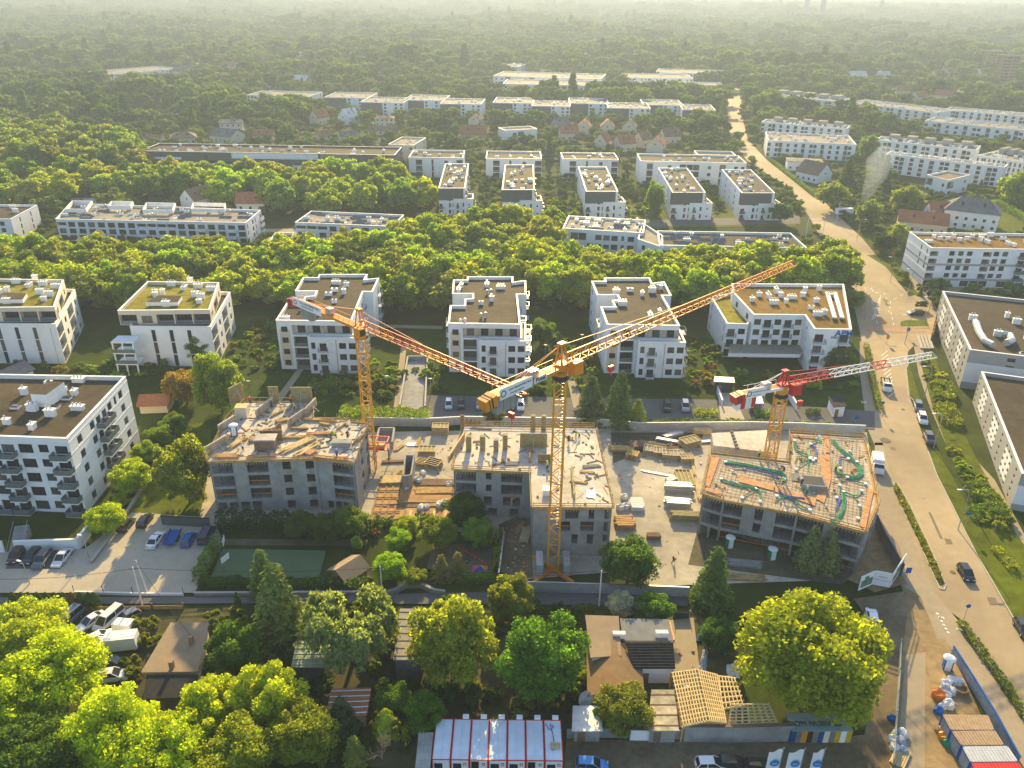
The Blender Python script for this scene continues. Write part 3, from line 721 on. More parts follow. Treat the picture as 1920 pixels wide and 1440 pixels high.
for FL, BL, base, lab, sd_, wd_ in (((1819, 656), (1767, 546), (1795, 727), 'long grey and white block with bent roof ducts right of the road', 31, 44), ((1916, 888), (1840, 697), (1886, 955), 'long grey block with diagonal white facade panels, nearest on the right', 32, 40)):
    H = hgt(base[0], base[1], FL[1])
    P = rect_side(FL, BL, H, wd_)
    r, o = block('apartment_block', lab, P, H, 5, {3: 'n.nnn.n.nnn.n.nnn.n.', 0: ['..w.w...w.w.']}, None, alt=(3, 'white_wall', lambda u, z: .2 < z < .79 and any(c < u < c + .15 for c in (.08, .39, .70))), detail=2, wall='grey_wall', fm='dark_metal', cl=(14, sd_, 'vvvus'))
    e0 = Vector(P[1]) - Vector(P[0]); w2 = MB(); ee = e0.normalized(); w2.bar((e0.x * .0 + ee.y * .06, e0.y * 0 - ee.x * .06, H * .43), (e0.x + ee.y * .06, e0.y - ee.x * .06, H * .43), .06, H * .5); w2.build('wall_panel', 'white_wall', r)
    if sd_ == 31:
        for pts in (((1829, 605), (1836, 625), (1846, 640), (1862, 648)), ((1882, 627), (1893, 630), (1897, 640), (1886, 644))):
            du = MB(); du.tube([(G(x, y, H)[0] - o[0], G(x, y, H)[1] - o[1], H + .2) for x, y in pts], .85, 8); du.build('roof_duct', 'sheet_metal', r)
H3 = 13.5
P = [G(1893, 582, H3), G(1990, 590, H3), G(1990, 540, H3), G(1862, 576, H3)]
# --- middle rows behind the green belt
def simple(lab, FL, FR, H, BL=None, D=None, nf=3, f0='w.w.w.w.', f1='w.w', f3='w.w', name='apartment_block', **k):
    P = rect(FL, FR, H, BL, D)
    return block(name, lab, P, H, nf, {0: f0, 1: f1, 3: f3}, **k)
TB = 'tower blocks with dark upper floors in the fourth row'
HD = hgt(1252, 412, 361)
for FL, FR, BL, lab, sd_ in (((822, 353), (872, 353), (835, 307), 'small tower block with dark top floors, leftmost of its row of five', 41), ((941, 356), (1002, 356), (947, 309), 'tower block with low white side wing, second from left in its row of five', 42),
                         ((1099, 359), (1159, 359), (1084, 313), 'tower block in the middle of the row of five, above the white roofed long block', 43), ((1261, 361), (1323, 361), (1234, 315), 'tower block fourth from left in its row of five', 44),
                         ((1391, 362), (1453, 362), (1353, 318), 'tower block beside the road, rightmost of its row of five', 45)):
    P = rect(FL, FR, HD, BL); P[3] = G(*BL, HD); P[2] = tuple(Vector(P[1]) + Vector(P[3]) - Vector(P[0]))
    r, o = block('apartment_block', lab, P, HD, 4, {0: ['.....', 's.n.w.', 'd.nw.w', 'd.nw.w'], 3: ['n.w.n.w.n', 'n.w.n.w.n'], 1: 'd.w.d.w'}, TB, detail=1, cl=(16, sd_, 'vvup'), roof='bitumen')
    a, b_ = Vector(P[0]), Vector(P[1]); d = (b_ - a).normalized(); n = Vector((-d.y, d.x)); w_ = (b_ - a).length
    dk = MB(); dk.prism([tuple(a + d * u + n * v - Vector(o)) for u, v in ((-.1, -.1), (w_ * .93, -.1), (w_ * .93, 2), (-.1, 2))], HD * .56, HD - .1); dk.build('wall_panel', 'dark_wall', r)
    fw = [tuple(a + d * u + n * v) for u, v in ((w_ * .55, -.6), (w_ + 3.4, -.6), (w_ + 3.4, 9), (w_ + .02, 9), (w_ + .02, -.12), (w_ * .55, -.12))]
    vol(r, o, fw, 0, HD * .62, 2, {0: '.d.n.s.', 1: 'd.d'}, detail=1, roof='pale_roof')
LB = 'low bars with grey flat roofs in the fifth row'
for FL, FR, BL, H, lab, sd_ in (((766, 295), (868, 296), (768, 281), 10, 'low white bar with tall dark windows right of the long dark block', 51), ((911, 297), (1016, 298), (909, 283), 10, 'low white bar behind the second tower block', 52), ((1055, 298), (1160, 299), (1051, 286), 10, 'low white bar behind the third tower block', 53)):
    simple(lab, FL, FR, H, BL, nf=3, f0=['.l.t.w.l', '.l.t.w.l', '.l.t...l'], f1='t.t', group=LB, cl=(7, sd_, 'vu'))
P = rect((1201, 302), (1400, 306), 11, (1193, 288)); r, o = block('apartment_block', 'long bar with glazed front and wider right end beside the road', P, 11, 3, {0: ['.l..w.ggg.w.l.ww', '.l..w.ggg.w.l.ww', '.l..w.ggg.w.l.ww']}, LB, cl=(14, 54, 'vu'))
vol(r, o, [tuple(Vector(P[2]) + (Vector(P[3]) - Vector(P[2])) * t + (Vector(P[3]) - Vector(P[0])).normalized() * s) for t, s in ((.40, .02), (.02, .02), (.02, 12), (.40, 12))], 0, 11, 3, {}, detail=1)
# long dark bar
P = rect((262, 283), (740, 291), 12.5, (258, 268))
r, o = block('apartment_block', 'very long dark bar with white top band and many roof vents', P, 12.5, 4, {0: ['..n....n.....n...n...www.....', 'l.b.w.b.l.b.w.b.l.b.w.n.n.gggg', 'l.b.w.b.l.b.w.b.l.b.w.n.n.gggg'], 1: 'w.w'}, None, wall='dark_wall', roof='bitumen', rail='white', cl=(34, 55, 'vvvu'))
LL = [Vector(p) - Vector(o) for p in P]; dd = (LL[1] - LL[0]).normalized(); nn = Vector((dd.y, -dd.x))
b = MB(); ln = (LL[1] - LL[0]).length
def fb(u0, u1, z0, z1, t=.12): b.prism([tuple(LL[0] + dd * u + nn * v) for u, v in ((u0, t), (u1, t), (u1, .01), (u0, .01))], z0, z1)
fb(ln * .36, ln * .70, 9.6, 12.3); fb(ln * .04, ln * .16, 8.6, 9.8); fb(ln * .83, ln * .99, 7.4, 8.6, 1.4); b.build('wall_band', 'white_wall', r)
b = MB(); fb(ln * .71, ln * .82, 0.5, 12.3); b.build('wall_panel', 'brown_wall', r)
# long white blocks with solar panels
HC2 = hgt(467, 459, 418)
P = rect((104, 411), (461, 418), HC2, (128, 382)); P[3] = G(131, 381, HC2); P[2] = G(489, 394, HC2)
r, o = block('apartment_block', 'long white block with white framed roof terraces, widest in the third row', P, HC2, 3, {0: ['lWWWWWWWllllWWbWWbW', 'WWWWbWWWbWbWWWbWWbW', 'WWWWWWWWWWWWWWWWWWWW'], 1: ['n.wn.d', 'n.wn.d', 'n.wn.d'], 3: 'l.w'}, None, roof='pale_roof', cl=(48, 61, 'vuspSS'), rail='white')
for u0, u1, v0, v1 in ((.02, .13, .45, .98), (.24, .36, .7, 1.0), (.44, .60, .5, .95), (.70, .88, .62, 1.0)):
    a = Vector(P[0]); e = Vector(P[1]) - a; f = Vector(P[3]) - a
    q = [tuple(a + e * u + f * v) for u, v in ((u0, v0), (u1, v0), (u1, v1), (u0, v1))]
    pr = MB(); qq = [(x[0] - o[0], x[1] - o[1]) for x in q]
    for i in range(4): pr.bar(qq[i] + (HC2 + .5,), qq[(i + 1) % 4] + (HC2 + .5,), .4, 1.4)
    pr.build('roof_parapet', 'white_wall', r)
P = rect((553, 417), (736, 425), HC2, (566, 395)); r, o = block('apartment_block', 'shorter white block with crowded roof between the trees and the street', P, HC2, 3, {0: ['lllWWWWWW', 'WnWWnWWWW', 'WnWWnWWWW'], 1: ['n.d', 'n.d']}, None, roof='pale_roof', cl=(34, 62, 'vuspSS'), rail='white')
an = [G(505, 452, 4), G(545, 453, 4), G(552, 437, 4), G(516, 436, 4)]; root = thing('low_annex', 'low white annex with orange-brown roof between the two solar roof blocks', 'building', an[0]); vol(root, an[0], an, 0, 4, 1, {0: '.w.'}, roof='rust_roof')
P = rect((-90, 410), (20, 411), HC2, D=14); P[2] = G(70, 384.5, HC2); P[3] = G(-60, 383, HC2); block('apartment_block', 'white block with dark roof at the left edge of the third row', P, HC2, 3, {1: ['.n.n.', '.n.n.'], 0: 'w.w'}, None, cl=(6, 63, 'v'))
HC4 = 10.5
P = rect((1055, 428), (1207, 437), HC4, (1055, 404)); r, o = block('apartment_block', 'white block with crowded white roof left of the solar roof, above the green belt', P, HC4, 3, {0: ['.gg.WWWnW.', '.W.WWbWnW.', '.W.WWbWnW.'], 3: 'l.w'}, None, roof='pale_roof', cl=(26, 64, 'vuspS'), rail='white')
P = rect((1237, 460), (1513, 465), HC4, (1234, 437)); P[2] = G(1482, 437, HC4); P[3] = G(1232, 433, HC4); r, o = block('apartment_block', 'long white block with rows of solar panels beside the main road', P, HC4, 3, {0: ['dWWWWWdWdWWWdWWdWW', 'WWdWWWWdWWWWdWWWWW', 'WWWWWWWWWWWWWWWWW'], 1: 'w.w', 3: 'd.w'}, None, roof='bitumen', cl=(30, 65, 'vuSSSSSu'), rail='white')
lk = W([(1196, 446), (1243, 462), (1243, 440), (1205, 416)], HC4); root = thing('stair_wing', 'short white link between the two crowded white roof blocks', 'building', lk[0]); vol(root, lk[0], lk, 0, HC4 - .4, 3, {0: 'ww'}, roof='pale_roof')
# terraces further off
RW = 'white terraced rows with roof boxes right of the road'
for FL, FR, BL, H, nf, lab, sd_ in (((1428, 228), (1588, 241), (1424, 222), 9, 3, 'white terraced row with five roof boxes just right of the far road', 71), ((1440, 263), (1606, 271), (1437, 247), 9.5, 3, 'white terraced row behind the sloping pale roof beside the road', 72),
                                ((1641, 262), (1831, 281), (1620, 252), 9.5, 3, 'white terraced row, upper of the two long rows at right', 73), ((1661, 288), (1883, 314), (1658, 282), 10, 4, 'white terraced row, lower of the two long rows at right', 74), ((1833, 291), (1935, 306), (1841, 275), 9, 3, 'white terraced row cut by the right photo edge behind the green tree', 75),
                                ((1422, 176), (1566, 190), (1421, 168), 8, 3, 'white terraced row farthest up the road on its right', 76), ((1585, 191), (1754, 211), (1584, 182), 8, 3, 'white terraced row above the straight tree line at right', 77), ((1772, 205), (1935, 219), (1772, 199), 8, 3, 'white terraced row in the upper right corner group', 78), ((1734, 226), (1930, 245), (1742, 218), 7.5, 2, 'lower white terrace in front of the upper right corner group', 79)):
    P = rect(FL, FR, H, BL=BL)
    r, o = block('terraced_row', lab, P, H, nf, {0: 'W.Wl.W.W.l.WW.l.W.W.lW.', 3: 'w.', 1: 'w.w'}, RW, cat='building', roof='pale_roof', cl=(26, sd_, 'uvvu'))
    a, e, f = Vector(P[0]), Vector(P[1]) - Vector(P[0]), Vector(P[3]) - Vector(P[0])
    if sd_ in (71, 73, 75, 76):
        for k in range(5): box_part(r, o, 'roof_box', [tuple(a + e * (u) + f * v) for u, v in ((.1 + k * .18, .62), (.2 + k * .18, .62), (.2 + k * .18, .97), (.1 + k * .18, .97))], H - .5, H + 2.2, 'grey_wall', 'pale_roof')
RF = 'stepped rows with dark end walls behind the gabled houses'
k_ = 0
for xs, ys, side in (((608, 690, 676, 757, 757, 832, 825, 902), (182, 191, 187, 194), 'left'), ((924, 998, 997, 1069, 1066, 1141, 1140, 1220, 1206, 1281, 1280, 1342), (192, 198, 193, 202, 196, 205), 'right')):
    for i in range(len(xs) // 2):
        y = ys[i]; FL, FR = (xs[2 * i], y), (xs[2 * i + 1], y + 1.5)
        P = rect(FL, FR, 10.5, BL=(xs[2 * i] + 1, y - 10))
        lab = f'white and dark segment, {ORD[i]} from left in the {"shorter" if side == "left" else "longer"} stepped row behind the gabled houses'
        r, o = block('terraced_row', lab, P, 10.5, 4, {0: ['....w.ww', '....w.ww', '....w.ww'], 1: 'w.w'}, RF, roof='pale_roof', cl=(10, 80 + k_, 'uuv')); k_ += 1
        a, e = Vector(P[0]), Vector(P[1]) - Vector(P[0]); n = Vector((-e.y, e.x)).normalized()
        box_part(r, o, 'wall_panel', [tuple(a + e * u + n * v) for u, v in ((0.005, -.15), (.5, -.15), (.5, .01), (.005, .01))], 0.3, 9.9, 'dark_wall')
for FL, FR, BL, H, lab, sd_ in (((925, 142), (1127, 148), (925, 133), 11, 'long pale bar, back one of the pair left of the far road', 91), ((943, 157), (1140, 161), (945, 148), 12, 'long pale bar, front one of the pair left of the far road', 92), ((1172, 145), (1300, 147), (1173, 137), 10, 'pale bar with roof huts, left of the far road end', 93), ((1230, 135), (1358, 139), (1232, 128), 10, 'pale bar highest up beside the far road end', 94),
                            ((1190, 156), (1355, 160), (1192, 151), 9, 'pale bar lowest of the group at the far road end', 95), ((205, 140), (345, 128), (212, 130), 7, 'pale stepped rooftops among the far trees at upper left', 96), ((462, 178), (579, 181), (470, 169), 8, 'flat-roofed grey bar among trees at upper left', 97), ((0, 240), (34, 240), (0, 230), 7, 'grey flat building at left edge among big trees', 98),
                            ((942, 124), (970, 125), (943, 118), 8, 'small pale block behind the long pale bars', 99)):
    simple(lab, FL, FR, H, BL, nf=3, f0='wwl.wwl.wwl.wwl.ww', f1='w.w', roof='pale_roof', cl=(12, sd_, 'uv'))
P = W([(1738, 328), (1778, 338), (1819, 328), (1776, 320)], 8); block('villa', 'white cube villa with brown framed roof below the terraced rows', P, 8, 2, {0: ['l.w', 'w.n'], 1: ['l.w', 'W.w']}, None, roof='tile_brown', cl=(0, 1, 'v'))
P = rect((728, 274), (775, 276), 8, (733, 259)); r, o = block('building', 'pale stepped building with skylights beside the long dark bar', P, 9, 3, {0: 'w.w.w', 1: 'w.w'}, None, roof='pale_roof', wall='cream_wall', cl=(10, 77, 's'))
P = rect((947, 246), (1007, 243), 7, (948, 240)); block('building', 'white box house with dark window in front of the longer stepped row', P, 7.5, 2, {0: '.Wg..', 1: 'w'}, None, roof='tile_brown', cl=(0, 1, 'v'))
for x, y, w_, h_ in ((1862, 108, 20, 26), (1890, 116, 24, 30)):
    P = rect((x, y - 12), (x + w_, y - 12), h_, D=14); block('tower_block', f'brown concrete tower block in the haze at upper right, {"left" if x < 1880 else "right"} one of two', P, h_, 9, {0: 'www.www', 3: 'w.w'}, None, wall='brown_wall', cl=(0, 1, 'v'))
for x, y in ((1508, 40), (1538, 44)):
    p = G(x, y); t = thing('cooling_stack', 'faint tall chimney stack on the hazy skyline, ' + ('left one' if x < 1520 else 'right one'), 'chimney', p)
    b = MB(); hh = 90 if x < 1520 else 75; b.lathe([(13, 0), (8, hh * .7), (8.5, hh)], n=12); b.build('shaft', 'concrete_dark', t)
    c = MB(); c.lathe([(9.2, hh - 3), (9.2, hh - 1)], n=12); c.build('rim', 'white_wall', t)
# --- gabled houses
def house(label, px, w=9, d=8, h=4.2, rh=3.2, rz=0., roof='tile_red', wall='cream_wall', chim=True, hip=False, group=None, dets=True, name='gabled_house', ww='wall'):
    p = G(*px); t = thing(name, label, 'house', p, rz, group)
    b = MB(); x, y = w / 2, d / 2
    b.box(-x, x, -y, y, 0, h)
    if not hip:
        b.add([(-x, -y, h), (-x, y, h), (-x, 0, h + rh)][::-1]); b.add([(x, -y, h), (x, y, h), (x, 0, h + rh)])
    b.build('wall', wall, t)
    rb = MB(); ov = .5; k = rh / y; hx = x + ov if not hip else x - d * .35
    for s in (-1, 1):
        e = (y + ov) * s
        pts = [(-x - ov, e, h - ov * k), (x + ov, e, h - ov * k), (hx, 0, h + rh), (-hx, 0, h + rh)]
        up = [(q[0], q[1], q[2] + .22) for q in pts]
        if s < 0: rb.hexa(pts, up)
        else: rb.hexa(pts[::-1], up[::-1])
    if hip:
        for s in (-1, 1): rb.add([(s * (x + ov), -y - ov, h - ov * k + .22), (s * (x + ov), y + ov, h - ov * k + .22), (s * hx, 0, h + rh + .22)][::s])
    ro = rb.build('roof', roof, t)
    if chim:
        c = MB(); c.box(x * .3, x * .3 + .7, -.35 - y * .3, .35 - y * .3, h + rh * .4, h + rh + .9); c.box(x * .3 - .08, x * .3 + .78, -.43 - y * .3, .43 - y * .3, h + rh + .9, h + rh + 1.05); c.build('chimney', 'brown_wall', ro)
    if dets:
        for i in range(max(1, int(w / 3.2))):
            put_window(t, (-x + w * (i + .5) / max(1, int(w / 3.2)), -y - .03, 1), 0, 1.3, 1.4, 1, 'white_paint')
            if h > 5: put_window(t, (-x + w * (i + .5) / max(1, int(w / 3.2)), -y - .03, 3.8), 0, 1.3, 1.4, 1, 'white_paint')
        for s in (-1, 1): put_window(t, ((x + .03) * s, 0, h - .6 if not hip else 1), s * math.pi / 2, 1.1, 1.2, 1, 'white_paint'); 
        if roof != 'tar_black': 
            for i in (-1, 1):
                s_ = MB(); zz = h + rh * .5 + .26; s_.hexa([(i * w * .2 - .4, -y * .62, h + rh * .38 + .2), (i * w * .2 + .4, -y * .62, h + rh * .38 + .2), (i * w * .2 + .4, -y * .38, h + rh * .62 + .2), (i * w * .2 - .4, -y * .38, h + rh * .62 + .2)], [(i * w * .2 - .4, -y * .62, h + rh * .38 + .3), (i * w * .2 + .4, -y * .62, h + rh * .38 + .3), (i * w * .2 + .4, -y * .38, h + rh * .62 + .3), (i * w * .2 - .4, -y * .38, h + rh * .62 + .3)])
                s_.build('skylight', 'window_glass', ro)
    return t
R_ = math.radians
house('house with pale orange roof and skylights above the long white block', (371, 388), 10, 9, 4.5, 4, R_(60), 'tile_brown', 'white_wall')
house('house with dark brown roof left of the short white crowded roof block', (475, 392), 12, 9, 3.8, 3.5, R_(4), 'tile_red', 'white_wall')
house('low dark hut with flat pale front above the left white block', (175, 380), 16, 6, 3, .8, 0, 'tar_black', 'white_wall', False, dets=False)
house('white gabled house with steep silver roof among dark trees', (655, 232), 12, 10, 5, 5.5, R_(58), 'sheet_metal', 'white_wall')
house('house with orange gabled roof left of the silver roofed house', (600, 232), 11, 9, 5, 5, R_(55), 'tile_red', 'cream_wall')
house('pale flat-hipped villa right of the silver roofed house', (722, 236), 13, 10, 5.5, 1.4, R_(6), 'tile_brown', 'cream_wall', hip=True)
house('small cottage with grey roof in front of the flat-hipped villa', (655, 262), 11, 8, 3, 2.4, R_(5), 'tile_grey', 'white_wall')
house('long low house behind the small grey cottage', (720, 252), 20, 8, 3, 2.2, R_(2), 'tile_brown', 'cream_wall')
house('cream two-storey house with shallow roof, left of the dark spruces', (436, 246), 14, 11, 6, 1.6, R_(10), 'tile_grey', 'cream_wall')
house('large house with grey and silver roof planes behind the long dark bar', (428, 266), 17, 13, 4.5, 3.4, R_(-25), 'tile_grey', 'cream_wall')
house('house with flat brown hip roof near the left end of the dark bar', (345, 268), 15, 13, 4, 2.8, R_(20), 'tile_brown', 'cream_wall', hip=True)
house('cottage with bright red roof behind the dark bar', (496, 262), 12, 9, 3.4, 3, R_(5), 'tile_red', 'cream_wall')
house('shed with orange roof near the far car park', (292, 266), 9, 7, 2.8, 1.6, 0, 'tile_red', 'cream_wall', False)
house('tiny cottage with orange roof between the cottages, left of the grey one', (608, 262), 8, 7, 3, 2.6, R_(30), 'tile_red', 'cream_wall')
house('house with dark red roof and small dormer in front of the shorter stepped row', (888, 262), 16, 11, 4.5, 4.6, R_(3), 'tile_red', 'grey_wall')
house('tall narrow house with pale barrel gable, right of the dark red roof', (893, 242), 9, 8, 7, 3, R_(70), 'tile_brown', 'cream_wall')
hs = [(1050, 246, 'tile_grey', 35), (1065, 262, 'tile_red', 10), (1095, 250, 'tile_red', 80), (1138, 250, 'tile_red', 85), (1180, 250, 'tile_brown', 75), (1130, 278, 'tile_red', 60), (1170, 282, 'tile_red', 20), (1205, 275, 'tile_brown', 40), (1230, 284, 'tile_red', 70), (1255, 268, 'tile_brown', 15)]
hl = ['grey-roofed gabled house, leftmost of the small group behind the third low bar', 'broad red hip-roofed house, second from left behind the third low bar', 'steep red gabled house with cream front behind the third low bar', 'steep red gabled house facing the camera, middle of its group', 'brown steep-roofed house right of the two red gabled ones',
      'red double-gabled house directly behind the third low bar', 'long red roofed house left of the white box wing', 'house with pale brown roof behind the road bar', 'cream house with red gable nearest the road bar', 'brown roofed house farthest right of its group, near the far road']
for (x, y, rf, a), lb in zip(hs, hl): house(lb, (x, y), random.uniform(9, 13), random.uniform(8, 10), 5, 4.2, R_(a), rf, 'cream_wall', group='gabled houses behind the low bars')
house('house with broad pale sloping roof and skylight beside the road bend', (1524, 338), 13, 12, 4.5, 5, R_(-55), 'tile_brown', 'white_wall')
house('low white flat house behind the sloping pale roof', (1505, 318), 18, 10, 5, .5, R_(-12), 'pale_roof', 'white_wall', False)
house('large hip-roofed villa with dark slate and skylights above the brown roof block', (1815, 424), 20, 14, 7.5, 4.2, R_(-28), 'tile_grey', 'white_wall', hip=True)
house('house with dormer and red roof left of the slate villa', (1765, 418), 13, 10, 5, 4, R_(-8), 'tile_red', 'white_wall')
house('old house with mottled orange roof behind the brown roof block', (1725, 432), 18, 12, 4.5, 3.2, R_(-22), 'tile_red', 'cream_wall')
house('white hut with brown roof near the end of the far road', (1448, 205), 13, 9, 4, 2.5, R_(5), 'tile_brown', 'white_wall')
_r = random.Random(5)
for i, (x, y, rf) in enumerate([(1720, 190, 'tile_red'), (1770, 188, 'tile_red'), (1800, 182, 'pale_roof'), (1845, 176, 'pale_roof'), (1690, 178, 'tile_red'), (1640, 172, 'tile_brown'), (1600, 160, 'tile_red'), (1560, 150, 'tile_brown'), (1505, 135, 'sheet_metal'), (1440, 122, 'tile_red'), (1720, 120, 'tile_red'), (1700, 122, 'tile_red'), (1625, 142, 'sheet_metal'), (1880, 190, 'tile_red'),
                              (445, 150, 'tile_red'), (500, 128, 'tile_brown'), (835, 82, 'sheet_metal'), (700, 103, 'sheet_metal'), (1052, 108, 'sheet_metal'), (1160, 120, 'sheet_metal'), (1205, 92, 'pale_roof'), (380, 128, 'pale_roof'), (650, 128, 'tile_brown'), (760, 118, 'pale_roof'), (705, 150, 'tile_red'), (560, 140, 'tile_brown'), (640, 112, 'sheet_metal'), (1265, 82, 'pale_roof'), (1345, 48, 'sheet_metal'), (1620, 60, 'sheet_metal'), (1300, 55, 'sheet_metal'), (1150, 62, 'pale_roof'), (830, 98, 'tile_red'), (1490, 100, 'tile_brown'), (1540, 118, 'sheet_metal')]):
    nm = {'tile_red': 'red', 'tile_brown': 'brown', 'pale_roof': 'pale flat', 'sheet_metal': 'glinting metal'}[rf]
    house(f'far house with {nm} roof among hazy trees', (x, y), _r.uniform(12, 18), _r.uniform(9, 12), 5, 4 if rf != 'pale_roof' else .6, _r.uniform(-.6, .9), rf, 'cream_wall', _r.random() < .5, group=f'far {nm} roofs in the hazy suburb', dets=False)
for i in range(64):
    x, y = _r.uniform(20, 1900), 45 + 120 * _r.random() ** .8
    if 900 < x < 1420 and y > 118: continue
    rf = _r.choice(('tile_red', 'tile_brown', 'pale_roof', 'sheet_metal', 'tile_grey')); nm = {'tile_red': 'red', 'tile_brown': 'brown', 'pale_roof': 'pale flat', 'sheet_metal': 'glinting metal', 'tile_grey': 'grey'}[rf]
    house(f'far house with {nm} roof among hazy trees', (x, y), _r.uniform(11, 20), _r.uniform(9, 12), 6, 4.5 if rf != 'pale_roof' else .6, _r.uniform(-.6, .9), rf, 'cream_wall', False, group=f'far {nm} roofs in the hazy suburb', dets=False)
for x0, y0, x1, y1, lab in ((1550, 34, 1640, 44, 'long pale warehouse roof in the far haze, left one'), (1660, 44, 1800, 62, 'long pale warehouse roof in the far haze, right one')):
    P = rect((x0, y0), (x1, y1), 8, D=40); root = thing('warehouse', lab, 'building', P[0]); vol(root, P[0], P, 0, 8, 1, {}, roof='sheet_metal')
# ------------------------------------------------------------------ trees
def quads_mesh(name, P, mats, mi=None):
    """P: (n,4,3) corner array"""
    n = len(P); me = bpy.data.meshes.new(name)
    me.vertices.add(n * 4); me.vertices.foreach_set('co', P.reshape(-1).astype(np.float32))
    me.loops.add(n * 4); me.loops.foreach_set('vertex_index', np.arange(n * 4, dtype=np.int32))
    me.polygons.add(n); me.polygons.foreach_set('loop_start', np.arange(0, n * 4, 4, dtype=np.int32)); me.polygons.foreach_set('loop_total', np.full(n, 4, dtype=np.int32))
    for m in mats: me.materials.append(MATS[m])
    if mi is not None: me.polygons.foreach_set('material_index', mi.astype(np.int32))
    me.update(calc_edges=True); return me
def cards(c, nrm, size, rg, asp=1.0, updir=None):
    n = len(c); nrm = nrm / (np.linalg.norm(nrm, axis=1, keepdims=True) + 1e-9)
    a = rg.normal(size=(n, 3)) if updir is None else np.broadcast_to(updir, (n, 3)) + rg.normal(size=(n, 3)) * .25
    u = np.cross(nrm, a); u /= (np.linalg.norm(u, axis=1, keepdims=True) + 1e-9); v = np.cross(u, nrm)
    s = (size * rg.uniform(.6, 1.35, n))[:, None]; u = u * s; v = v * s * asp
    j = lambda: rg.uniform(.55, 1.2, (n, 1))
    return np.stack([c - u * j() * .3 - v * j(), c + u * j() - v * j() * .2, c + u * j() * .3 + v * j(), c - u * j() + v * j() * .2], 1)
def dirs(n, rg):
    d = rg.normal(size=(n, 3)); return d / np.linalg.norm(d, axis=1, keepdims=True)
def lobes_round(rg, k, zc, zr, squash=1.0, low=-.55):
    L = []
    while len(L) < k:
        d = dirs(1, rg)[0]
        if d[2] < low: continue
        f = rg.uniform(.35, .9); L.append((d[0] * f, d[1] * f, zc + d[2] * f * zr * squash, rg.uniform(.13, .30)))
    return np.array(L)
def leaf_cloud(rg, L, n, zr, leaf, up=.25, fill=.06):
    w = L[:, 3] ** 2; pick = rg.choice(len(L), n, p=w / w.sum())
    d = dirs(n, rg); d[:, 2] = np.where(d[:, 2] < -.35, -d[:, 2] * .5, d[:, 2])
    rad = L[pick, 3] * np.where(rg.random(n) < fill, rg.uniform(.3, .9, n), rg.uniform(.72, 1.16, n))
    c = L[pick, :3] + d * rad[:, None] * np.array([1, 1, zr])
    nr = d + rg.normal(size=(n, 3)) * 1.0 + np.array([0, 0, up])
    return c, nr
def proto_round(seed, n, leaf, k=34, zc=.55, zr=.46, low=-.85):
    rg = np.random.default_rng(seed); L = lobes_round(rg, k, zc, zr, 1, low)
    c, nr = leaf_cloud(rg, L, n, zr, leaf)
    # scale is anisotropic on use (x,y by radius, z by height): build leaves for a tree about twice as tall as its radius
    P = cards(c * np.array([1, 1, 2.0]), nr, leaf, rg); P[:, :, 2] /= 2.0
    return P, L
def proto_conifer(seed, n, leaf):
    rg = np.random.default_rng(seed); cs, ns = [], []
    tiers = 17
    for t in range(tiers):
        z = .06 + .92 * (t / tiers) ** .95; R = (1 - z) ** .75 * 1.0 + .03; m = int(6 + 9 * (1 - z))
        for b in range(m):
            a = 2 * math.pi * (b + rg.random()) / m; R2 = R * rg.uniform(.72, 1.12); q = max(4, int(n * (.3 + R2) / 260))
            s = rg.random(q) ** .6; x = s * R2
            side = rg.normal(size=q) * .07 * (.4 + s); zz = z - s * R2 * .13 + rg.normal(size=q) * .012
            cs.append(np.stack([x * math.cos(a) - side * math.sin(a), x * math.sin(a) + side * math.cos(a), zz], 1))
            ns.append(np.stack([rg.normal(size=q) * .5 + math.cos(a) * .5, rg.normal(size=q) * .5 + math.sin(a) * .5, np.full(q, .9)], 1))
    c = np.concatenate(cs); nr = np.concatenate(ns)
    P = cards(c * np.array([1, 1, 3.0]), nr, leaf, rg, 1.5); P[:, :, 2] /= 3.0
    return P, np.array([[0, 0, .9, .1]])
def proto_column(seed, n, leaf):
    rg = np.random.default_rng(seed)
    z = rg.random(n) ** .8 * .97 + .02; R = np.sin(np.clip(z * 1.02, 0, 1) ** .55 * math.pi) ** .6 * .9 + .08; a = rg.uniform(0, 2 * math.pi, n); k = rg.uniform(.8, 1.08, n) * (1 + .12 * np.sin(a * 5 + z * 19))
    c = np.stack([R * k * np.cos(a), R * k * np.sin(a), z], 1); nr = np.stack([np.cos(a), np.sin(a), np.full(n, .35)], 1) + rg.normal(size=(n, 3)) * .4
    P = cards(c * np.array([1, 1, 3.0]), nr, leaf, rg, 1.6, np.array([0, 0, 1.])); P[:, :, 2] /= 3.0
    return P, np.array([[0, 0, .9, .1]])
def proto_weep(seed, n, leaf):
    rg = np.random.default_rng(seed); L = lobes_round(rg, 26, .66, .34, 1, -.2); cs, ns = [], []
    m = 420
    for i in range(m):
        l = L[rg.integers(len(L))]; d = dirs(1, rg)[0]; d[2] = abs(d[2]) * .6; p = l[:3] + d * l[3] * np.array([1, 1, .4]); ln = rg.uniform(.12, .38); q = n // m
        s = rg.random(q); out = p[:2] / (np.linalg.norm(p[:2]) + .1)
        c = np.stack([p[0] + out[0] * s * .1, p[1] + out[1] * s * .1, p[2] + .03 - s ** 1.3 * ln], 1) + rg.normal(size=(q, 3)) * np.array([.035, .035, .008])
        cs.append(c); ns.append(rg.normal(size=(q, 3)) + np.array([out[0], out[1], .2]))
    c = np.concatenate(cs); P = cards(c * np.array([1, 1, 2.]), np.concatenate(ns), leaf, rg, 2.0, np.array([0, 0, 1.])); P[:, :, 2] /= 2.
    return P, L
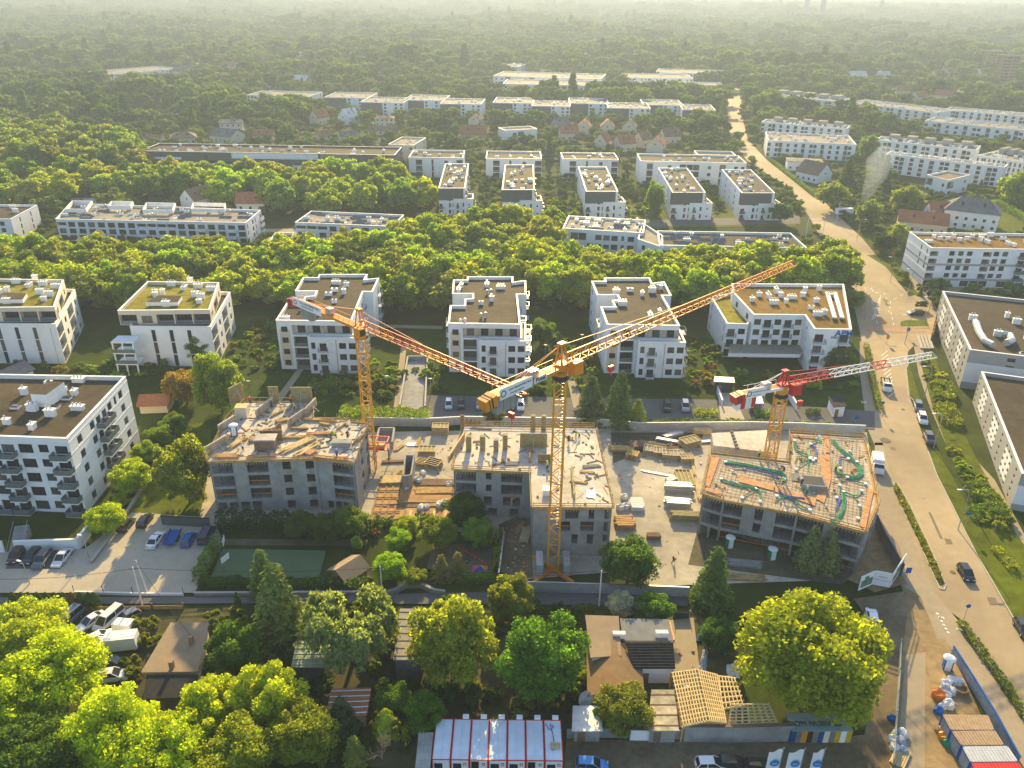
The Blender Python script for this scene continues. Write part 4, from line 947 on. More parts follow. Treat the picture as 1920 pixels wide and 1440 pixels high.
def proto_shrub(seed, n, leaf):
    rg = np.random.default_rng(seed); L = lobes_round(rg, 16, .42, .5, 1, -.35); c, nr = leaf_cloud(rg, L, n, .5, leaf); c[:, 2] = np.abs(c[:, 2])
    return cards(c, nr, leaf, rg), L
def trunk_mesh(seed, L, bare=False):
    r = random.Random(seed); b = MB(); top = .55
    b.tube([(0, 0, 0), (.01, 0, .2), (0.02, .01, .42), (0, .02, top)], [.055, .042, .034, .018], 7)
    for l in L[:: max(1, len(L) // 9)]:
        z0 = r.uniform(.2, .45); b.tube([(0, 0, z0), (l[0] * .45, l[1] * .45, z0 + (l[2] - z0) * .6), (l[0] * .9, l[1] * .9, l[2])], [.022, .014, .006], 5)
    return b
def bare_tree(seed):
    r = random.Random(seed); b = MB()
    def grow(p, d, ln, rad, lev):
        q = p + d * ln; mid = p + d * ln * .5 + Vector((r.uniform(-.1, .1), r.uniform(-.1, .1), r.uniform(-.05, .1))) * ln
        b.tube([p, mid, q], [rad, rad * .8, rad * .55], 4)
        if lev < 4:
            for _ in range(4 if lev else 7):
                nd = (d + Vector((r.uniform(-1, 1), r.uniform(-1, 1), r.uniform(-.35, .7))) * .95).normalized(); grow(q if r.random() < .6 else mid, nd, ln * r.uniform(.5, .75), rad * .5, lev + 1)
    grow(Vector((0, 0, 0)), Vector((0, 0, 1)), 1.9, .12, 0)
    return b
PR = {}
def reg(kind, lod, i, P, L, mat):
    PR.setdefault((kind, lod), []).append((quads_mesh('crown', P, [mat]), trunk_mesh(i, L).mesh('trunk', ['bark'])))
for i in range(5): reg('round', 2, i, *proto_round(100 + i, 30000, .034, 105 + 9 * i), 'leaf')
for i in range(4): reg('tall', 2, i, *proto_round(150 + i, 24000, .039, 85, .50, .50, -.95), 'leaf')
for i in range(5): reg('round', 1, i, *proto_round(200 + i, 10000, .058, 80), 'leaf')
for i in range(3): reg('conifer', 2, i, *proto_conifer(300 + i, 9000, .05), 'needle')
for i in range(2): reg('conifer', 1, i, *proto_conifer(320 + i, 2500, .09), 'needle')
for i in range(3): reg('column', 2, i, *proto_column(400 + i, 2600, .10), 'needle')
for i in range(2): reg('weep', 2, i, *proto_weep(500 + i, 24000, .030), 'leaf')
for i in range(4): reg('shrub', 2, i, *proto_shrub(600 + i, 2600, .085), 'leaf')
_tn = [0]
def tree(label, x, y, r, h, kind='round', col=(.06, .09, .015), lod=2, name=None, group=None, trunk=True, idx=None):
    _tn[0] += 1; rg = random.Random(_tn[0] * 7 + 3); L = PR[(kind, lod)]; c, t = L[(idx if idx is not None else rg.randrange(len(L)))]
    nm = name or {'round': 'broadleaf_tree', 'tall': 'broadleaf_tree', 'conifer': 'conifer_tree', 'column': 'thuja', 'weep': 'weeping_tree', 'shrub': 'shrub'}[kind]
    rz = rg.uniform(0, 6.28); sc = (r * rg.uniform(.93, 1.07), r * rg.uniform(.93, 1.07), h)
    cat = 'shrub' if kind == 'shrub' else 'tree'
    if lod == 1 or kind in ('shrub', 'column'):
        return tag(inst(nm, c, None, (x, y, 0), rz, sc, col), label, cat, group)
    root = thing(nm, label, cat, (x, y, 0), rz, group)
    inst('crown', c, root, (0, 0, 0), 0, sc, col); inst('trunk', t, root, (0, 0, 0), 0, sc)
    return root
def at_px(px, py, rpx, hr=1.9, kind='round'):
    """crown centre and crown radius in photo pixels -> ground x, y, radius, height"""
    zf = {'round': .55, 'tall': .50, 'conifer': .42, 'column': .5, 'weep': .58, 'shrub': .4}[kind]; z = 6.
    for _ in range(6):
        x, y = G(px, py, z); r = rpx / SCALE(x, y, z); z = r * hr * zf
    return x, y, r, r * hr
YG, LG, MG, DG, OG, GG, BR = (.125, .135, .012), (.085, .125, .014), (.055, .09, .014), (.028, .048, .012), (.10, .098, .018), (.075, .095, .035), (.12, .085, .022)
near = [
 ('huge yellow-green chestnut overhanging the striped wall beside the dirt track', 1524, 1225, 138, 1.75, 'round', (0.107, 0.125, 0.013)),
 ('dark glossy round tree between the middle building front and the sandy yard', 1180, 1052, 54, 1.9, 'round', (0.035, 0.065, 0.013)),
 ('small white-blossomed tree beside the lane, next to the dark shrub tree', 1164, 1133, 27, 1.9, 'round', (0.170, 0.170, 0.155)),
 ('dark green low tree right of the white-blossomed one, above the old yard', 1224, 1140, 36, 1.7, 'round', (0.045, 0.085, 0.014)),
 ('bushy dark green tree squeezed between the conifer and the huge chestnut', 1350, 1192, 38, 1.7, 'round', (0.030, 0.060, 0.013)),
 ('broad deep green round tree behind the red-framed site cabins', 1012, 1226, 88, 1.75, 'round', (0.045, 0.088, 0.012)),
 ('tall yellow-green tree partly hiding the ribbed pale shed roof', 848, 1200, 80, 2.3, 'tall', (0.099, 0.115, 0.016)),
 ('olive green tree behind the deep green round one, by the overhead wires', 958, 1122, 46, 2.1, 'tall', (0.084, 0.098, 0.015)),
 ('pale grey-green weeping tree left of the ribbed shed', 655, 1176, 84, 1.9, 'weep', (0.095, 0.115, 0.045)),
 ('big dark spruce in front of the green court', 520, 1140, 66, 2.9, 'conifer', (0.060, 0.075, 0.018)),
 ('smaller spruce top rising behind the big dark spruce, inside the court hedge', 492, 1075, 34, 3.0, 'conifer', (0.055, 0.080, 0.018)),
 ('dense dark green tree right of the flat brown roof shed', 440, 1225, 54, 2.2, 'tall', (0.040, 0.070, 0.013)),
 ('bright lime tree filling the left edge above the parked cars', 45, 1190, 78, 1.8, 'round', (0.138, 0.160, 0.016)),
 ('bright lime tree with feathery crown left of the white vans', 105, 1262, 88, 1.8, 'round', (0.152, 0.184, 0.008)),
 ('lime green tree low at the left photo edge', 15, 1310, 82, 1.8, 'round', (0.119, 0.149, 0.008)),
 ('bright lime tree at the bottom left, right of the dark corner tree', 215, 1365, 92, 1.8, 'round', (0.152, 0.184, 0.010)),
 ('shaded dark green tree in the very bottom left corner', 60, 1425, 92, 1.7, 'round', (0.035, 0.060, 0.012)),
 ('lime tree at the bottom edge below the flat brown shed', 310, 1420, 85, 1.7, 'round', (0.145, 0.179, 0.010)),
 ('yellowish tree just below the flat brown roof shed', 395, 1345, 70, 1.9, 'tall', (0.149, 0.173, 0.012)),
 ('golden green tree at bottom, left of the weeping tree foot', 500, 1310, 72, 2.0, 'tall', (0.142, 0.165, 0.013)),
 ('yellow-green tree at the bottom edge, second from left of the golden pair', 455, 1415, 75, 1.8, 'round', (0.105, 0.122, 0.013)),
 ('olive tree at the bottom edge left of the dark conifers', 565, 1375, 66, 1.9, 'round', (0.090, 0.105, 0.014)),
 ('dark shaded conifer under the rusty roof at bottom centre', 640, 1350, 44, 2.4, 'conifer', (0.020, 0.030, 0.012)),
 ('small dark green tree left of the cabins, right of the dark conifer', 738, 1312, 33, 1.9, 'round', (0.040, 0.075, 0.013)),
 ('green tree touching the upper left corner of the cabins', 795, 1335, 40, 1.8, 'round', (0.050, 0.090, 0.013)),
 ('golden thuja behind the leafless shrub at bottom', 724, 1355, 24, 2.6, 'column', (0.122, 0.142, 0.013)),
 ('olive pointed conifer at the bottom edge left of the leafless shrub', 664, 1408, 30, 2.4, 'conifer', (0.070, 0.080, 0.016)),
 ('olive dense bush behind the rusty yard roofs, left of them', 1172, 1330, 52, 1.6, 'round', (0.080, 0.090, 0.016)),
 ('small round thuja left of the olive dense bush', 1122, 1345, 20, 2.2, 'column', (0.060, 0.085, 0.015)),
 ('dark yellowish tree under the gable of the tan roof', 1105, 1270, 22, 1.8, 'round', (0.087, 0.101, 0.014)),
 ('dark conifer above the yard gate, left of the huge chestnut', 1340, 1085, 46, 3.0, 'conifer', (0.045, 0.070, 0.016)),
 ('grey-green larch pair, left tree in front of the tube-covered building', 1520, 1030, 32, 3.2, 'conifer', (0.075, 0.090, 0.030)),
 ('grey-green larch pair, right tree in front of the tube-covered building', 1556, 1035, 32, 3.0, 'conifer', (0.080, 0.088, 0.030)),
 ('round lime tree lowest in the row beside the white balcony block', 198, 972, 35, 1.7, 'round', (0.132, 0.166, 0.010)),
 ('round lime tree second from the bottom beside the white balcony block', 246, 893, 37, 1.7, 'round', (0.132, 0.166, 0.010)),
 ('round green tree third up the row beside the white balcony block', 274, 851, 28, 1.7, 'round', (0.085, 0.120, 0.013)),
 ('round green tree fourth up the row beside the white balcony block', 298, 820, 27, 1.7, 'round', (0.065, 0.095, 0.013)),
 ('round dark tree at the top of the row beside the white balcony block', 326, 796, 26, 1.7, 'round', (0.055, 0.080, 0.013)),
 ('tiny lime tree between the row of round trees and the wall path', 226, 936, 14, 1.9, 'round', (0.143, 0.166, 0.010)),
 ('large olive tree left of the first concrete shell', 345, 882, 58, 2.5, 'tall', (0.082, 0.095, 0.016)),
 ('tall willowy tree above the left concrete shell', 408, 720, 48, 2.6, 'tall', (0.085, 0.110, 0.018)),
 ('brownish tree left of the tall willowy one', 345, 722, 40, 1.8, 'round', (0.105, 0.078, 0.020)),
 ('green tree with raised crown beside the mossy roof block corner', 375, 650, 28, 2.2, 'round', (0.045, 0.080, 0.016)),
 ('dark green dome tree rightmost in the row before the court', 655, 975, 36, 1.6, 'round', (0.060, 0.085, 0.014)),
 ('dark dome tree second from right in the row before the court', 612, 988, 32, 1.6, 'round', (0.040, 0.060, 0.013)),
 ('dark dome tree third from right in the row before the court', 562, 982, 30, 1.6, 'round', (0.040, 0.060, 0.013)),
 ('lime dome tree right behind the wooden formwork deck', 762, 985, 24, 1.6, 'round', (0.119, 0.143, 0.011)),
 ('round lime tree above the playground, upper of the left pair', 745, 1012, 26, 1.7, 'round', (0.092, 0.143, 0.011)),
 ('round lime tree by the lane, lower of the left pair', 730, 1062, 31, 1.8, 'round', (0.092, 0.149, 0.011)),
 ('olive round tree left of the big green ball tree above the playground', 822, 997, 36, 1.6, 'round', (0.080, 0.100, 0.015)),
 ('green ball tree at the right of the playground', 899, 998, 33, 1.7, 'round', (0.065, 0.110, 0.014)),
 ('dark spreading tree in front of the second concrete shell', 872, 958, 40, 1.6, 'round', (0.030, 0.052, 0.012)),
 ('lollipop tree with tiny crown beside the court', 669, 1018, 11, 2.8, 'round', (0.090, 0.140, 0.013)),
 ('brown-green conifer, left of two in the playground', 828, 1065, 24, 2.4, 'conifer', (0.095, 0.082, 0.022)),
 ('brown-green conifer, right of two in the playground', 858, 1060, 22, 2.6, 'conifer', (0.095, 0.080, 0.022)),
 ('yellow bush by the overhead wires below the playground', 778, 1080, 20, 1.5, 'round', (0.099, 0.115, 0.014)),
 ('blue spruce left of the pair behind the middle building', 1108, 755, 38, 2.7, 'conifer', (0.042, 0.055, 0.022)),
 ('tallest spruce behind the middle building', 1162, 752, 40, 2.9, 'conifer', (0.045, 0.065, 0.018)),
 ('short yellowish conifer right of the tallest spruce', 1196, 775, 24, 2.4, 'conifer', (0.099, 0.115, 0.016)),
 ('dark round tree standing among the parked cars', 926, 775, 22, 1.7, 'round', (0.060, 0.060, 0.018)),
 ('bushy tree in front of the sign block entrance', 1570, 670, 34, 1.7, 'round', (0.055, 0.075, 0.020)),
 ('green tree by the road at the back corner of the sign block', 1604, 560, 20, 2.0, 'round', (0.075, 0.100, 0.022)),
 ('round tree behind the block between the cranes, right side', 1014, 620, 26, 2.0, 'round', (0.050, 0.080, 0.020)),
 ('slender poplar beside the fourth tower block', 1228, 370, 20, 3.4, 'tall', (0.070, 0.100, 0.025)),
 ('yellow-green tree left of the brown roof block at right', 1688, 440, 22, 2.0, 'round', (0.107, 0.125, 0.030)),
 ('big round tree at the right edge above the brown roof block', 1905, 350, 36, 1.8, 'round', (0.090, 0.120, 0.020)),
 ('bright round tree among the villas right of the road', 1700, 372, 32, 1.7, 'round', (0.090, 0.105, 0.025)),
 ('autumn-tinged tree by the road, left of the smoke', 1560, 365, 30, 1.8, 'round', (0.085, 0.100, 0.025)),
 ('olive tree in front of the smoke', 1630, 398, 26, 2.0, 'round', (0.075, 0.095, 0.025)),
 ('dark spruce left of the smoke column', 1590, 325, 20, 2.9, 'conifer', (0.035, 0.055, 0.022)),
 ('dark spruce right of the smoke column', 1660, 325, 20, 3.2, 'conifer', (0.035, 0.055, 0.022)),
 ('tall round tree between the two white terraces', 1628, 278, 20, 2.4, 'tall', (0.070, 0.100, 0.030)),
 ('dark broad bush tree beside the fifth tower block', 1464, 398, 22, 1.8, 'round', (0.035, 0.060, 0.020)),
 ('dark block-shaped clipped tree by the road and the brown roof block', 1658, 455, 22, 1.6, 'round', (0.020, 0.030, 0.014)),
 ('dark spruce far beyond the low bars, middle', 1030, 280, 14, 3.6, 'conifer', (0.025, 0.045, 0.022)),
]
def words_col(c):
    if c[0] > c[1] * .95: return 'golden' if c[0] > .09 else 'olive'
    if c[1] > .115: return 'bright'
    return 'green' if c[1] > .075 else 'dark'
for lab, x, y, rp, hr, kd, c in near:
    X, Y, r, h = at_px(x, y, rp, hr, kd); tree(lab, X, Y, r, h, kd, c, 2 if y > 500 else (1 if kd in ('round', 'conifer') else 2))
p = G(718, 1425); bt = thing('leafless_shrub', 'leafless pale-twigged shrub left of the cabins', 'shrub', p)
M('twig', (.30, .24, .15), var=.2); bare_tree(4).build('branches', 'twig', bt)
# footprints that trees keep clear of
foot = []
for o in list(COL.objects):
    if o.type == 'EMPTY' and o.get('category') in ('building', 'house'):
        xs, ys = [], []
        for ch in o.children:
            if ch.name.startswith(('wall', 'roof')) and ch.type == 'MESH' and not ch.name.startswith(('wall_p', 'wall_b', 'roof_d')):
                m = Matrix.Rotation(o.rotation_euler[2], 3, 'Z')
                for v in ch.data.vertices: w_ = m @ v.co; xs.append(w_.x + o.location.x); ys.append(w_.y + o.location.y)
        if xs: foot.append((min(xs), max(xs), min(ys), max(ys)))
road_poly = W(RL[5:]) + W(RR[5:][::-1])
def free(x, y, side, front):
    for a, b, c, d in foot:
        if a - side < x < b + side and c - front < y < d + side: return False
    return not inside((x, y), road_poly)
def region(poly_px, spacing, seed, side=3., front=4., mx=9999, taken=None):
    P = W(poly_px); r = random.Random(seed); xs = [p[0] for p in P]; ys = [p[1] for p in P]; out = taken if taken is not None else []; n0 = len(out); fails = 0
    while fails < 500 and len(out) - n0 < mx:
        p = (r.uniform(min(xs), max(xs)), r.uniform(min(ys), max(ys)))
        if inside(p, P) and free(p[0], p[1], side, front) and all((p[0] - q[0]) ** 2 + (p[1] - q[1]) ** 2 > spacing ** 2 for q in out): out.append(p); fails = 0
        else: fails += 1
    return out[n0:]
def grove(pts, rr, hh, cols, seed, lod, labeler, group, kind='round'):
    r = random.Random(seed); rows = []
    for p in pts:
        c = r.choice(cols); k = r.uniform(.8, 1.2); c = tuple(v * k * r.uniform(.93, 1.07) for v in c); rows.append((p, r.uniform(*rr), r.uniform(*hh), c))
    buckets = {}
    for t in rows:
        px, py = PX(t[0][0], t[0][1]); buckets.setdefault(labeler(px, py), []).append((px, t))
    for (place, row), L in buckets.items():
        L.sort(key=lambda q: q[0])
        for i, (_, (p, rad, h, c)) in enumerate(L):
            pos = f'{ORD[min(i, 29)]} from left' if len(L) > 1 else 'only one'
            tree(f'{words_col(c)} belt tree, {pos} in {row} {place}', p[0], p[1], rad, h, kind, c, lod, group=group)
def lab_belt(px, py):
    x = [(175, 'left edge block'), (450, 'mossy roof block'), (720, 'left crane block'), (1050, 'block between cranes'), (1330, 'middle jib block'), (9999, 'blue sign block')]
    pl = next(n for v, n in x if px < v)
    row = 'back row' if py < 500 else 'second row' if py < 525 else 'third row' if py < 552 else 'front row'
    return 'behind ' + pl, row
belt = region([(-80, 505), (480, 505), (560, 505), (740, 490), (815, 452), (1035, 448), (1050, 512), (1230, 527), (1500, 524), (1560, 520), (1580, 560), (1340, 585), (1100, 585), (730, 590), (440, 592), (-80, 590)], 7.3, 3, 2.5, 4)
grove(belt, (6.2, 8.8), (10.5, 14.5), [(.106, .130, .012), (.09, .125, .013), (.112, .13, .012), (.075, .10, .014), (.10, .115, .022), (.082, .10, .022)], 5, 1, lab_belt, 'trees of the long green belt')
def lab_b2(px, py):
    pl = 'at left end' if px < 250 else 'behind long white block' if px < 560 else 'near tower blocks'
    return f'of second belt {pl}', 'back row' if py < 372 else 'front row'
belt2 = region([(-60, 392), (-60, 350), (270, 352), (380, 345), (735, 350), (800, 395), (770, 408), (540, 404), (300, 388), (180, 376), (130, 395)], 10.5, 4, 3, 3)
grove(belt2, (6, 8.5), (11, 15), [(.10, .135, .014), (.085, .115, .016), (.115, .135, .016), (.06, .09, .018), (.095, .11, .022)], 6, 1, lab_b2, 'trees of the second belt')
def lab_l(px, py): return 'by the far left car park', ('farther row' if py < 300 else 'nearer row')
big = region([(-60, 345), (-60, 262), (130, 270), (250, 300), (262, 340)], 13, 5, 3, 3)
grove(big, (8, 11.5), (15, 19), [(.075, .10, .018), (.06, .085, .018), (.085, .095, .02)], 7, 1, lab_l, 'big trees at the left')
# garden shrubs and small trees
def lab_s(px, py):
    x = [(220, 'block cut off at left edge'), (530, 'mossy green roof block'), (760, 'block behind left crane'), (1040, 'block between the cranes'), (1330, 'block under middle jib'), (1600, 'blue sign block'), (9999, 'road blocks at right')]
    pl = next(n for v, n in x if px < v)
    return 'garden of the ' + pl, ('upper strip' if py < 690 else 'lower strip')
def shrubs(pts, rr, hh, cols, seed, group, fn=lab_s):
    r = random.Random(seed); buckets = {}
    for p in pts:
        c = r.choice(cols); k = r.uniform(.8, 1.25); buckets.setdefault(fn(*PX(*p)), []).append((PX(*p)[0], p, tuple(v * k for v in c)))
    for (pl, row), L in buckets.items():
        L.sort()
        for i, (_, p, c) in enumerate(L): tree(f'{words_col(c)} shrub, {ORD[min(i, 29)]} from left, {row}, {pl}', p[0], p[1], r.uniform(*rr), r.uniform(*hh), 'shrub', c, 2, group=group)
gs = []
for poly, sp in (([(430, 610), (520, 600), (520, 700), (440, 690)], 3.5), ([(660, 690), (830, 690), (830, 735), (760, 700), (740, 745), (600, 750), (560, 720)], 3.4), ([(1000, 640), (1100, 640), (1120, 730), (1000, 740)], 3.5), ([(1290, 640), (1340, 640), (1350, 720), (1290, 735)], 3.4), ([(1360, 700), (1610, 705), (1610, 740), (1420, 740)], 4.2), ([(150, 690), (330, 690), (330, 705), (160, 705)], 3.6), ([(20, 690), (150, 690), (120, 705), (20, 705)], 4)):
    gs += region(poly, sp, len(gs) + 9, .8, 1.0)
shrubs(gs, (.9, 2.1), (1.2, 3.2), [(.055, .085, .014), (.04, .062, .013), (.085, .115, .014), (.06, .09, .014), (.075, .07, .02)], 8, 'garden shrubs around the middle blocks')
def lab_y(px, py):
    z = [(560, 'yard below the court lane'), (700, 'yard under the weeping tree'), (800, 'yard left of the cabins'), (960, 'strip behind the left cabins'), (9999, 'strip behind the right cabins')]
    return next(n for v, n in z if px < v), ('upper part' if py < 1300 else 'lower part')
ys = []
for poly in ([(396, 1160), (560, 1160), (560, 1340), (440, 1335), (400, 1260)], [(560, 1256), (610, 1256), (606, 1350), (690, 1350), (770, 1345), (770, 1430), (560, 1430)], [(694, 1150), (735, 1150), (730, 1300), (700, 1285)], [(790, 1300), (1070, 1290), (1065, 1338), (800, 1338)], [(1070, 1160), (1094, 1160), (1104, 1310), (1070, 1310)], [(630, 1140), (735, 1140), (735, 1200), (630, 1200)], [(830, 1150), (1080, 1150), (1080, 1180), (830, 1180)]): ys += region(poly, 2.7, len(ys) + 40, .6, .8)
shrubs(ys, (1.1, 2.4), (1.4, 4.2), [(.035, .052, .012), (.05, .07, .013), (.028, .042, .012), (.075, .085, .016)], 19, 'undergrowth of the yards along the lane', lab_y)
def lab_r(px, py): return 'planting beside the long grey blocks', ('far part' if py < 760 else 'near part')
shrubs(region([(1728, 675), (1750, 675), (1800, 790), (1865, 920), (1900, 1000), (1850, 985), (1785, 850), (1755, 770)], 2.5, 77, .5, .5), (1.2, 1.9), (1.1, 1.9), [(.085, .11, .014), (.07, .10, .014), (.11, .12, .014)], 9, 'shrubs beside the road', lab_r)
gs = region([(830, 415), (1040, 415), (1040, 436), (830, 436)], 5, 31, 1, 1) + region([(890, 385), (940, 385), (935, 415), (890, 415)], 5, 32, 1, 1) + region([(1010, 380), (1085, 380), (1090, 410), (1030, 412)], 5, 33, 1, 1) + region([(1165, 385), (1225, 385), (1230, 408), (1165, 408)], 5, 34, 1, 1)
shrubs(gs, (1.5, 3), (2, 4.5), [(.075, .105, .016), (.05, .08, .016), (.13, .12, .014)], 10, 'garden shrubs between the tower blocks', lambda px, py: ('gardens between the tower blocks', 'strip by the street' if py > 414 else 'inner gardens'))
# ------------------------------------------------------------------ far wood and suburb greenery: one mass, instanced crowns
def far_mat():
    m = leafmat('leaf_far', .3); nt = m.node_tree; N = nt.nodes; L = nt.links
    for q in N:
        if q.type == 'MATH' and abs(q.inputs[1].default_value - 2.85) < .01: q.inputs[1].default_value = 2.2
    oi = [n for n in N if n.type == 'OBJECT_INFO'][0]; sc = [l.to_node for l in oi.outputs['Color'].links][0]
    cr = N.new('ShaderNodeValToRGB'); e = cr.color_ramp.elements
    e[0].position = 0; e[0].color = (.030, .050, .016, 1); e[1].position = 1; e[1].color = (.085, .098, .026, 1)
    for p_, c in ((.3, (.045, .072, .017, 1)), (.6, (.07, .098, .018, 1)), (.85, (.09, .115, .018, 1))): k = e.new(p_); k.color = c
    for l in list(oi.outputs['Color'].links): L.remove(l)
    L.new(oi.outputs['Random'], cr.inputs[0]); L.new(cr.outputs[0], sc.inputs[0])
far_mat()
pc = bpy.data.collections.new('far_crowns')
for i in range(5):
    P, _ = proto_round(700 + i, 1200, .125, 26) if i < 4 else proto_conifer(700 + i, 900, .16)
    P = P.copy(); P[:, :, 2] *= 1.6 if i < 4 else 2.0; P[:, :, :2] *= 1 if i < 4 else .65
    m_ = quads_mesh('far_crown', P, ['leaf_far'])
    for _k in range(4 if i < 4 else 1): pc.objects.link(bpy.data.objects.new('crown', m_))
def scatter(name, pts, scales, label=None):
    me = bpy.data.meshes.new(name); me.from_pydata([(p[0], p[1], 0) for p in pts], [], [])
    at = me.attributes.new('sc', 'FLOAT', 'POINT'); at.data.foreach_set('value', np.array(scales, dtype=np.float32))
    o = inst(name, me); ng = bpy.data.node_groups.new(name, 'GeometryNodeTree')
    ng.interface.new_socket('Geometry', in_out='INPUT', socket_type='NodeSocketGeometry'); ng.interface.new_socket('Geometry', in_out='OUTPUT', socket_type='NodeSocketGeometry')
    n = ng.nodes; gi, go = n.new('NodeGroupInput'), n.new('NodeGroupOutput'); ip = n.new('GeometryNodeInstanceOnPoints'); ci = n.new('GeometryNodeCollectionInfo')
    ci.inputs['Collection'].default_value = pc; ci.inputs['Separate Children'].default_value = True; ci.inputs['Reset Children'].default_value = True
    ip.inputs['Pick Instance'].default_value = True
    na = n.new('GeometryNodeInputNamedAttribute'); na.data_type = 'FLOAT'; na.inputs['Name'].default_value = 'sc'
    rv = n.new('FunctionNodeRandomValue'); rv.data_type = 'FLOAT_VECTOR'; rv.inputs[0].default_value = (0, 0, 0); rv.inputs[1].default_value = (0, 0, 6.28)
    ri = n.new('FunctionNodeRandomValue'); ri.data_type = 'INT'; ri.inputs['Min'].default_value = 0; ri.inputs['Max'].default_value = 16; ri.inputs['Seed'].default_value = 3
    l = ng.links; l.new(gi.outputs[0], ip.inputs['Points']); l.new(ci.outputs[0], ip.inputs['Instance']); l.new(ri.outputs[2], ip.inputs['Instance Index'])
    l.new(rv.outputs[0], ip.inputs['Rotation']); l.new(na.outputs[0], ip.inputs['Scale']); l.new(ip.outputs[0], go.inputs[0])
    md = o.modifiers.new('scatter', 'NODES'); md.node_group = ng
    return tag(o, label, 'trees', kind='stuff')
rs = random.Random(12); pts, sc = [], []
def ring(y0, y1, step, r0, r1, front, keep=1.0, edge=.72):
    y = y0
    while y < y1:
        X = y * edge + 40; x = -X
        while x < X:
            p = (x + rs.uniform(-.5, .5) * step, y + rs.uniform(-.5, .5) * step); x += step
            if rs.random() > keep * (.72 if math.sin(p[0] / 95 + 2) * math.sin(p[1] / 140) > .45 else 1): continue
            q = PX(*p)
            if not (-60 < q[0] < 1980): continue
            if q[1] > 350 and 260 < q[0] < 1900: continue
            if q[1] > 292 and 262 < q[0] < 1530: continue
            if any(inside(q, z) for z in clear): continue
            if free(p[0], p[1], 5, front): pts.append(p); sc.append((r0 + (r1 - r0) * rs.random() ** 1.6) * (1 + .35 * math.sin(p[0] / 70 + 1.3 * math.sin(p[1] / 110)) * math.sin(p[1] / 85)))
        y += step * .9
clear = [[(150, 300), (180, 262), (300, 258), (320, 285)], [(170, 225), (330, 218), (340, 203), (175, 208)], [(280, 240), (300, 225), (360, 205), (362, 215), (310, 240)], [(1780, 445), (1780, 385), (1870, 380), (1980, 430)], [(1500, 470), (1560, 470), (1560, 350), (1400, 300), (1450, 300), (1600, 440), (1590, 470)],
         [(1395, 300), (1420, 262), (1440, 330), (1500, 345), (1490, 370)], [(560, 275), (560, 240), (760, 240), (760, 275)]]
ring(330, 560, 11.5, 3.2, 5.6, 15, .62)
ring(560, 1000, 13.5, 4, 11, 20, .95)
ring(1000, 1700, 20, 7, 16, 22)
ring(1700, 3300, 30, 11, 20, 30)
ring(3300, 7000, 48, 16, 30, 30)
scatter('far_woodland', pts, sc, 'hazy woodland and garden trees filling the far suburb')
gp, gq = [], []
for (y0, y1, st) in ((225, 420, 4.2), (420, 760, 7.5)):
    y = y0
    while y < y1:
        x = -.75 * y
        while x < .78 * y:
            p = (x + rs.uniform(-.5, .5) * st, y + rs.uniform(-.5, .5) * st); x += st; q = PX(*p)
            if -40 < q[0] < 1960 and rs.random() < .72 and free(p[0], p[1], 1.2, 1.6) and not (400 < q[0] < 1520 and 403 < q[1] < 450) and not any(inside(q, z) for z in clear[3:5]): gp.append(p); gq.append(rs.uniform(.8, 2.6) * (1 if y < 420 else 1.4))
        y += st
scatter('garden_greenery', gp, gq, 'low hedges and bushes filling the gardens between the far blocks')
print('gardens', len(gp))
print('far trees', len(pts), 'belt', len(belt), len(belt2), len(big))
